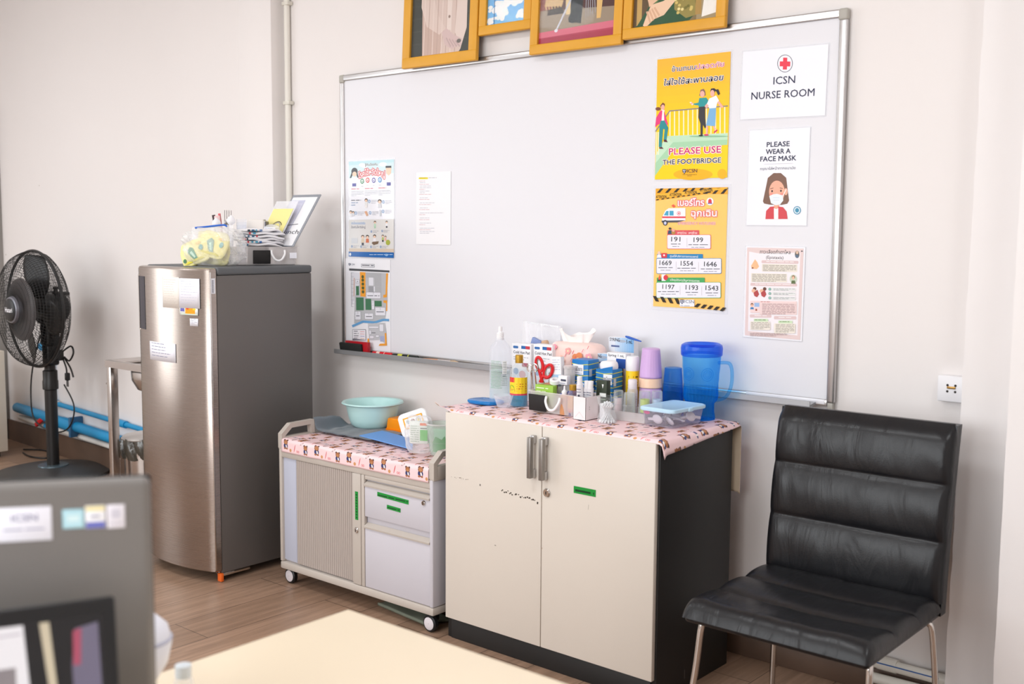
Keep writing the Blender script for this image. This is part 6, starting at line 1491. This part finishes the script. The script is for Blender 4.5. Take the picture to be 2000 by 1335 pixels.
# ------------------------------------------------------------------ on the trolley
tw = G()
def towel(u, v):
    x = .258+.335*u+.03*v*(1-u); y = -.376+.262*v+.012*u
    z = .600+.050*math.exp(-((u)/.035)**2)*(1-.15*v)+.030*math.exp(-((v-1)/.12)**2)*math.exp(-((u-.0)/.04)**2)+.0025*math.sin(u*26+v*9)+.002*math.sin(v*23+u*8)
    if u > .22: z = .5995+.0012*math.sin(u*26+v*9)
    db = math.hypot(x-.374, y+.158); z = min(z, .6025 if db < .108 else .6025+(db-.108)*1.3)
    return (x, y, z)
o = tw.grid(towel, 60, 44).build('towel', mat('towel_grey', (102, 110, 118), .95, sheen=.3, bump=(420, .5, .002)), None, 70, solid=.004, offset=1); tag(o, 'grey towel spread over the back of the trolley under the basin', 'towel')
BAS = mat('mint_plastic', (192, 229, 227), .32)
t = thing('wash_basin', 'round mint green plastic basin standing on the grey towel', 'basin', (.374, -.158, .6045))
G().lathe([(.001, .006), (.06, .005), (.064, .0), (.076, .0), (.088, .009), (.097, .030), (.104, .060), (.110, .090), (.122, .093), (.1275, .097), (.1245, .102), (.113, .100), (.106, .092), (.100, .060), (.093, .032), (.084, .013), (.06, .009), (.001, .009)], n=64).build('basin_bowl', BAS, t)
ORG = mat('orange_plastic', (250, 148, 10), .35)
t = thing('food_container', 'orange plastic container standing between basin and blue mat', 'container', (.540, -.128, .6015), .04)
G().rings([rr_(.066, .050, .0, .012), rr_(.0675, .0515, .003, .012), rr_(.064, .048, .046, .012), rr_(.060, .044, .050, .010)]).build('body', ORG, t)
G().rings([rr_(.070, .054, .001, .012), rr_(.070, .054, .008, .012)]).build('rim', mat('orange_rim', (236, 126, 6), .35), t)
o = G().prism([(.510, -.352, .6045), (.500, -.222, .6045), (.716, -.262, .6045), (.846, -.392, .6005)], (0, 0, .0035)).build('cloth_mat', mat('blue_mat', (108, 160, 226), .6)); tag(o, 'flat sky-blue mat lying on the trolley before the orange container', 'mat')
# leaning white lid with a food label
t = thing('container_lid', 'white rounded plastic lid with an orange-bordered label leaning on the clear bag', 'lid', (.800, -.322, .645)); t.rotation_euler = (-.42, -.33, .70)
G().rings([[(x, -y*0+yy, z) for x, z, yy in [(p[0], p[1]+.045, k) for p in rr_(w, h_, 0, .02)]] for k, w, h_ in ((.004, .054, .045), (-.002, .056, .047), (-.005, .053, .044), (-.004, .048, .039))]).build('lid_shell', WHT, t)
def p_lid(a, w, h):
    a.rect(.010, .028, .086, .072, 'e8a81c'); a.rect(.015, .033, .081, .067, 'f4f2f0'); a.rect(.021, .050, .034, .062, 'bcd4dc'); a.rect(.024, .046, .030, .058, '4a6a78'); a.poly([(.024, .036), (.034, .036), (.028, .043)], 'c02a34'); a.ell(.046, .050, .009, .011, '7a3a20'); a.ell(.046, .042, .006, .005, '5a2a18'); a.ring(.068, .051, .010, .011, .0025, '6a6a70'); a.ell(.068, .051, .005, .006, 'c9b040')
front(t, .096, .09, -.005, p_lid, 'food_label')
# clear bag holding a labelled packet
t = thing('plastic_bag', 'crumpled clear bag around a green and orange labelled packet on the trolley', 'bag', (.898, -.408, ZTR+.001), .5)
pillow(.105, .075, .138, .16, 21, 72, 50, .4, .16).build('bag_film', FILMB, t, 75)
pk = G().box(-.036, .036, -.012, .014, .035, .118, .006); pk.build('packet', mat('packet_white', (226, 232, 224), .45), t)
front(t, .072, .118, -.0122, lambda a, w, h: (a.rect(.042, .104, .070, .113, 'e87a4c'), a.words(.043, .092, .068, '5a6a5a', .006), a.rect(.042, .048, .070, .088, '6abf62'), [a.words(.006, .10-i*.008, .038, '9ab09a', .004) for i in range(8)]), 'packet_print', x0=-.036)
t = thing('plastic_tub', 'cloudy clear tub with green cards inside at the trolley end', 'tub', (.966, -.362, ZTR+.001))
G().grid(lambda u, v: ((.041+.015*v)*math.cos(2*PI*u), (.041+.015*v)*math.sin(2*PI*u), .112*v), 48, 8).build('tub_wall', clear('tub_plastic', (244, 250, 246), (230, 240, 234), .16, .15, edge=.35), t, 50, solid=.0015)
G().lathe([(.001, .001), (.041, .001)], n=48).build('tub_base', TRL, t)
G().lathe([(.0555, .109), (.058, .110), (.058, .114), (.0555, .115)], n=48).build('tub_rim', TRL, t)
t = thing('folded_card', 'bright green folded card standing inside the cloudy tub', 'card', (.964, -.370, ZTR+.004), .6)
gc = G().prism([(-.028, 0, .035), (.028, 0, .035), (.018, 0, .062), (.006, 0, .048), (-.016, 0, .060)], (0, .002, 0)); gc.box(-.026, .026, .001, .003, .003, .034); gc.build('card', mat('card_green', (28, 156, 46), .5), t)
G().prism([(-.024, .006, .05), (.026, .006, .05), (.030, .008, .085), (-.026, .008, .088)], (0, .002, 0)).build('pale_insert', mat('card_mint', (190, 222, 200), .6), t)
carton('medicine_box', 'white box with a red tip behind the cloudy tub on the trolley', .915, .985, -.268, -.225, ZTR+.001, .702, WCARD, lambda a, w, h: (a.poly([(0, h-.014), (0, h-.002), (w, h-.006)], 'b03a3a'), a.words(w*.25, h-.03, w*.6, '3a4a44', .012), a.rect(w*.5, h-.05, w, h-.03, 'd8b890')))

# ------------------------------------------------------------------ on top of the refrigerator
ZF = 1.2595
rzb = math.atan2(.247, .096)
bc = Vector((-.066, -.505, ZF)).lerp(Vector((.030, -.258, ZF)), .5)+Vector((-math.sin(rzb), math.cos(rzb), 0))*.080
basket('clear basket with a black label panel on top of the refrigerator', bc, rzb, .262, .160, .074, -.061)
ux = Vector((math.cos(rzb), math.sin(rzb), 0)); uy = Vector((-math.sin(rzb), math.cos(rzb), 0))
o = G().box(.094, .124, -.0835, -.0815, .028, .052); lb = o.build('price_tag', mat('label_white', 0), bpy.data.objects['storage_basket.001'])
# flat white packets stacked across the basket
PKT = mat('packet_film_white', (240, 240, 244), .32)
for i in range(6):
    p = bc+ux*(-.018+.007*math.sin(i*2.1))+uy*(-.028)+Vector((0, 0, .0785+i*.0118))
    tt = thing('flat_packet', ['white flat packet at the bottom of the pile on the refrigerator', 'white flat packet second from the bottom of the pile on the refrigerator', 'white flat packet third from the bottom of the pile on the refrigerator', 'white flat packet third from the top of the pile on the refrigerator', 'white flat packet second from the top of the pile on the refrigerator', 'white flat packet on top of the pile on the refrigerator'][i], 'packet', p, rzb+.12*math.sin(i*1.7), 'white packets piled on the refrigerator basket')
    gp = pillow(.200, .115, .0115, .05, 30+i, 40, 14, .22)
    gp.warp(lambda c, i=i: Vector((c.x+.004*math.sin(c.y*60+i), c.y, c.z-.22*max(0, c.x-.055)*(1+.5*math.sin(i*2.4))+.0022*math.sin(c.x*70+i*2)+.0016*math.sin(c.y*90+i))))
    gp.build('packet', PKT, tt, 70)
    a = Art(None, base=0, wrap=lambda x, z, d: (x, -.0575-d, z)); rg = random.Random(i)
    for k in range(4 if i % 2 else 2): x = -.085+k*.017+.004*i; a.rect(x, .002, x+rg.uniform(.006, .014), .0095, rg.choice(('c83a4a', '3a6aa8', '2a3a4a', '4aa0c0', '3f6a8a')))
    a.build('coloured_lettering', tt, INK)
# zip bag of yellow pouches
t = thing('zip_bag', 'clear zip bag with a blue slider stuffed with yellow pouches on the refrigerator', 'bag', (-.085, -.592, ZF), .42)
pillow(.262, .135, .152, .17, 41, 90, 60, .5, .24).build('bag_film', FILMB, t, 75)
G().tube(smooth_path([(-.085, .0, .152), (-.04, .0, .156), (.0, .0, .160), (.045, .0, .164), (.060, .0, .158)], 4), .0038, n=8).build('blue_slider', mat('zip_blue', (22, 92, 190), .35), t)
G().grid(lambda u, v: (-.10+.19*u+.0*v, .0+.02*(1-v)*math.sin(u*5), .10+(.055+.010*u)*v), 16, 5).build('bag_neck', FILMB, t, 75)
YP = mat('yellow_pouch', (240, 230, 150), .42); GL = mat('pouch_green', (52, 140, 92), .45)
for i, (x, y, z, rx, rz_, w, h) in enumerate(((-.060, -.030, .004, -.25, -.35, .135, .105), (-.012, -.022, .034, -.32, .25, .13, .108), (-.025, .03, .004, .1, .1, .15, .135))):
    tt = thing('foil_pouch', ['yellow pouch with a green leaf patch low in the zip bag', 'yellow pouch with a grey-green leaf patch high in the zip bag', 'yellow pouch at the back of the zip bag'][i], 'pouch', Vector((-.085, -.592, ZF+z))+Vector((x*math.cos(.42)-y*math.sin(.42), x*math.sin(.42)+y*math.cos(.42), 0)))
    tt.rotation_euler = (rx, rz_, .42)
    pillow(w, .024, h, .12, 50+i, 36, 20, .25).build('pouch', YP, tt, 70)
    if i < 2:
        a = Art(None, base=0)
        a.poly([(-.028, .062), (-.012, .078), (.002, .07), (.014, .03), (.020, .014), (.008, .012), (-.012, .034)], '2f8a5c' if i == 0 else '8aab98'); a.poly([(-.016, .055), (-.006, .06), (.008, .03), (.002, .026)], 'b8dcc4')
        a.ell(-.045, .028, .008, .009, '4a7a58', 12); a.ell(.04, .06, .009, .012, '7ab0a8', 12); a.poly([(-.05, .01), (.05, .012), (.03, .022), (-.03, .02)], 'd8cc3c'); a.ell(.03, .082, .012, .006, 'e8c878', 12)
        p = a.build('leaf_print', tt, INK); p.location = (0, -.0142, 0)
# cutlery in a clear tumbler
CUX, CUY = -.190, -.470
t = thing('clear_tumbler', 'clear plastic tumbler holding cutlery on the refrigerator', 'cup', (CUX, CUY, ZF))
G().grid(lambda u, v: ((.030+.010*v)*math.cos(2*PI*u), (.030+.010*v)*math.sin(2*PI*u), .125*v), 40, 6).build('cup_wall', CLR, t, 50, solid=.0012)
G().lathe([(.001, .001), (.030, .001)], n=40).build('cup_base', CLR, t)
def cut(name, label, dx, dy, lean_x, lean_y, g, m, cat):
    tt = thing(name, label, cat, (CUX+dx, CUY+dy, ZF+.004)); tt.rotation_euler = (lean_y, lean_x, facing(CUX, CUY)); o = g.build(name, m, tt, 60); o.scale = (1.35, 1.35, 1.0); return tt
SS = mat('cutlery_steel', (150, 146, 148), .25, .9)
g = G().box(-.003, .003, -.001, .001, 0, .165, .0008)
g.box(-.011, .011, -.001, .001, .162, .180, .003)
for i in range(4): g.box(-.0105+i*.0064, -.0085+i*.0064, -.0008, .0008, .178, .222)
cut('fork', 'steel fork standing tines up in the tumbler on the refrigerator', .010, .008, .02, 0, g, SS, 'fork')
def spoon(): 
    g = G().box(-.003, .003, -.001, .001, 0, .15, .0008); g.grid(lambda u, v: (.0145*math.sin(PI*v)*(u-.5)*2*(1-.15*v), -.004*math.cos((u-.5)*PI)*math.sin(PI*v), .145+.048*v), 10, 12); return g
PWS = mat('plastic_spoon_white', (236, 234, 238), .3)
cut('spoon', 'white plastic spoon, the shorter one in the tumbler on the refrigerator', -.012, -.016, -.06, .02, spoon(), PWS, 'spoon')
cut('spoon', 'white plastic spoon, the taller one in the tumbler on the refrigerator', .014, -.006, .14, 0, spoon().move((0, 0, .012)), PWS, 'spoon')
g = G().box(-.005, .005, -.0008, .0008, 0, .205, .002)
cut('knife', 'dark-handled knife leaning outward in the tumbler on the refrigerator', -.016, .0, -.16, 0, g, mat('knife_dark', (58, 34, 40), .4), 'knife')
g = G().box(-.009, .009, -.003, .003, 0, .20, .004)
cut('spatula', 'pale pink plastic spatula in the tumbler on the refrigerator', -.008, -.006, -.09, 0, g, mat('spatula_pink', (236, 200, 200), .4), 'spatula')
g = G().box(-.004, .004, -.002, .002, 0, .21, .0015)
cut('stirrer', 'red plastic stirrer behind the pink spatula in the tumbler', -.010, .010, -.10, 0, g, mat('stirrer_red', (214, 104, 112), .4), 'stirrer')
# things standing in the basket
def inb(a, b, z): return bc+ux*a+uy*b+Vector((0, 0, z))
t = thing('cup_sleeve', 'stack of clear plastic cups standing in the refrigerator basket', 'cup', inb(-.075, .035, .004))
for k in range(3): G().lathe([(.016, .0+.01*k), (.0215, .16+.012*k), (.0225, .162+.012*k)], n=28).build('cup', CLR, t)
t = thing('paper_packet', 'beige paper packet with faint print standing in the refrigerator basket', 'packet', inb(-.01, .055, .004), facing(-.06, -.3)*.8)
G().box(-.035, .035, -.010, .010, 0, .185, .004).build('packet', mat('packet_beige', (232, 226, 220), .6), t)
front(t, .07, .185, -.0102, lambda a, w, h: (a.words(w*.3, h-.045, w*.85, 'b8aca4', .010), a.words(w*.3, h-.058, w*.8, 'c8beb6', .004), a.rect(w*.1, .09, w*.5, .13, '2f6aa8'), a.rect(w*.5, .105, w*.9, .13, 'd8cc3c')))
t = thing('notepad', 'dark-edged small notebook standing behind the beige packet', 'notebook', inb(.03, .065, .004), facing(-.06, -.3)*.8)
for k in range(3): G().box(-.004+k*.006, .0015+k*.006, -.03, .03, 0, .185-.004*k, .0006).build('page', [mat('nb_dark', (96, 92, 100), .5), PAPER, mat('nb_dark', 0)][k], t)
t = thing('clipboard', 'grey-edged clipboard with a handwritten sheet leaning back in the refrigerator basket', 'clipboard', (-.052, -.292, 1.336)); t.rotation_euler = (-.60, 0, 0)
G().box(-.094, .094, -.002, .003, 0, .268, .003).build('board', mat('clip_grey', (148, 152, 160), .45), t)
G().box(-.080, .084, -.0035, -.0022, .004, .252).build('paper_sheet', PAPER, t)
front(t, .164, .25, -.0037, lambda a, w, h: (a.rect(0, .06, .095, .236, 'c9cbe0'), a.rect(.01, .09, .09, .22, 'd6d6e8'), a.text('Lunch', w*.62, .062, .022, '34343e', width=.12, shear=-.05), a.line([(.06, .105), (.13, .112)], .003, '3a3a44'), a.line([(.02, .05), (.07, .045)], .002, '3a3a44')), 'handwriting', x0=-.08)
t = thing('card_sleeve', 'clear sleeve with a pale yellow card in front of the clipboard', 'card', (-.110, -.318, 1.337)); t.rotation_euler = (-.55, 0, 0)
G().box(-.075, .075, -.001, .001, 0, .225).build('sleeve', FILMB, t)
G().box(-.068, .066, -.0024, -.0012, .03, .185).build('yellow_card', mat('yellow_card', (238, 228, 150), .5), t)
front(t, .13, .185, -.0026, lambda a, w, h: (a.line([(w*.5+.035*math.cos(q)+.01, .085+.035*math.sin(q)) for q in (PI*i/12 for i in range(2, 12))], .004, '4a4438'), a.line([(w*.5+.026*math.cos(q)+.01, .085+.030*math.sin(q)) for q in (PI*i/12 for i in range(1, 12))], .003, '9a98b8')), 'drawn_arc', x0=-.066)
t = thing('zip_bag', 'small clear bag with a white sticker before the yellow card', 'bag', (-.075, -.350, 1.342)); t.rotation_euler = (-.5, .05, .1)
pillow(.095, .022, .095, .15, 61, 36, 20, .3).build('bag_film', FILMB, t, 70)
G().box(-.032, .034, -.0135, -.0125, .028, .078).build('sticker', mat('label_white', 0), t)
front(t, .066, .05, -.0138, lambda a, w, h: [a.words(.004, .044-i*.008, w-.006, 'a8a8b8', .0035) for i in range(5)], 'sticker_print', x0=-.032).location = (-.032, -.0139, .028)

# ------------------------------------------------------------------ desk close to the viewer
TBL = mat('maple_table_top', (236, 220, 194), .38, var=(2.5, .05)); TZ = .74
t = thing('desk', 'pale maple desk with grey legs', 'desk', (2.875, -2.45, 0))
G().box(-.60, .60, -.50, .50, TZ-.025, TZ, .004, 3).build('desk_top', TBL, t)
LEGM = mat('desk_leg_grey', (150, 150, 152), .45, .3)
for x in (-.55, .55):
    for y in (-.45, .45): G().box(x-.025, x+.025, y-.025, y+.025, 0, TZ-.025, .004).build('leg', LEGM, t)
G().box(-.52, .52, -.452, -.438, .35, TZ-.03).build('modesty_panel', LEGM, t)
# grey monitor seen from behind
mang = math.atan2(.81, .59)
t = thing('monitor', 'grey computer monitor seen from behind with white stickers', 'monitor', (2.640-.59*.2735, -2.5455-.81*.2735, TZ+.0005), mang)
MG = mat('monitor_grey', (122, 118, 115), .5, bump=(700, .06, .0004))
G().box(-.27, .27, -.004, .020, .055, .388, .008, 4).build('back_shell', MG, t)
G().box(-.27, .27, .0205, .026, .055, .388, .004).build('screen_bezel', BLACKP, t)
G().box(-.05, .05, -.045, -.0045, .006, .20, .01, 3).build('stand_neck', MG, t)
G().box(-.12, .12, -.11, .09, 0, .012, .005, 3).build('stand_foot', MG, t)
def sticker(x0, x1, z0, z1, col, paint, nm='sticker', lab=None):
    o = G().box(x0, x1, -.0050, -.0042, z0, z1, .0003).build(nm, mat('sticker_'+nm, col, .4), t)
    a = Art(None, base=0); paint(a); p = a.build('print', o, INK); p.location = (0, -.0052, 0)
sticker(.114, .170, .327, .364, (240, 240, 250), lambda a: (a.text('ICSN', .143, .349, .007, '8a8aa8', width=.026, bold=.02), a.words(.122, .339, .164, 'a8a8c0', .003)), 'asset_sticker')
sticker(.181, .203, .338, .359, (170, 214, 226), lambda a: (a.rect(.183, .340, .201, .357, 'bfe4ee'), a.rect(.186, .346, .198, .352, 'd8f0f4')), 'blue_sticker')
sticker(.204, .2245, .337, .362, (246, 246, 250), lambda a: (a.rect(.2045, .356, .224, .3615, 'f0e4b0'), a.rect(.2045, .3375, .224, .344, '6a70c0'), a.words(.209, .349, .219, '9a9ab0', .004)), 'rating_sticker')
sticker(.226, .2445, .336, .362, (232, 228, 236), lambda a: (a.rect(.2305, .347, .240, .357, 'cfccd8'), a.words(.229, .341, .242, 'b0aebe', .002)), 'white_sticker')
# black laptop, open towards the viewer
lang = math.atan2(.91, .42)
t = thing('laptop', 'open black laptop with a glossy dark screen before the grey monitor', 'laptop', (2.668-.42*.17+.91*.075, -2.610-.91*.17-.42*.075, TZ+.0005), lang)
G().box(-.17, .17, -.235, 0, 0, .016, .004).build('keyboard_base', BLACKP, t)
rt = Matrix.Rotation(-.30, 4, 'X')
lid = G().box(-.17, .17, -.004, .004, 0, .276, .006, 3); lo = lid.build('screen_lid', BLACKP, t); lo.location = (0, -.002, .014); lo.rotation_euler = (-.28, 0, 0)
G().box(-.158, .158, -.0048, -.0042, .016, .260).build('display', mat('glossy_display', (14, 14, 18), .06, spec=.6), lo)
a = Art(None, base=0)  # reflections in the dark glass, painted on as flat coloured shapes
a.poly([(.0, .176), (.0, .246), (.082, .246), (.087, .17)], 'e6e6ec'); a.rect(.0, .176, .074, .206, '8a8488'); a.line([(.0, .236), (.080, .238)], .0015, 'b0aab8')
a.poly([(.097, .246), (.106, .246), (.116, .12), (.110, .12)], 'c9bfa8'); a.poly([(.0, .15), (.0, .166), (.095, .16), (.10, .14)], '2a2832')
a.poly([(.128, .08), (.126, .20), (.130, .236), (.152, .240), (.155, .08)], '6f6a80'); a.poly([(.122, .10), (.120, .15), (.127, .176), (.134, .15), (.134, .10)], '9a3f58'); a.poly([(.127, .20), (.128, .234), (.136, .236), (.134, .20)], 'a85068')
p = a.build('painted_reflection', lo, INK_GLOSS); p.location = (0, -.0050, .012)
t = thing('desk_lamp_base', 'rounded white desk gadget with a groove, half hidden by the grey monitor', 'gadget', (2.341, -2.395, TZ+.0005)); t.name = 'desk_gadget'; t.scale = (.9, .9, .89)
G().lathe([(.001, 0), (.030, 0), (.030, .012), (.018, .020), (.030, .035), (.045, .060), (.052, .092), (.046, .118), (.028, .136), (.014, .142), (.012, .150), (.001, .152)], n=40).build('body', mat('gadget_white', (226, 228, 240), .35), t)
G().lathe([(.0505, .096), (.053, .098), (.053, .100), (.050, .102)], n=40).build('groove_ring', mat('gadget_grey', (176, 178, 196), .4), t)
t = thing('small_bottle', 'small clear bottle with a pale cap standing on the maple desk', 'bottle', (2.43, -2.38, TZ+.0005))
G().lathe([(.001, 0), (.0125, 0), (.013, .002), (.013, .048), (.009, .054)], n=24).build('bottle_body', CLR, t)
G().lathe([(.0105, .053), (.011, .054), (.011, .070), (.001, .071)], n=24).build('cap', mat('cap_pale', (214, 222, 228), .4), t)
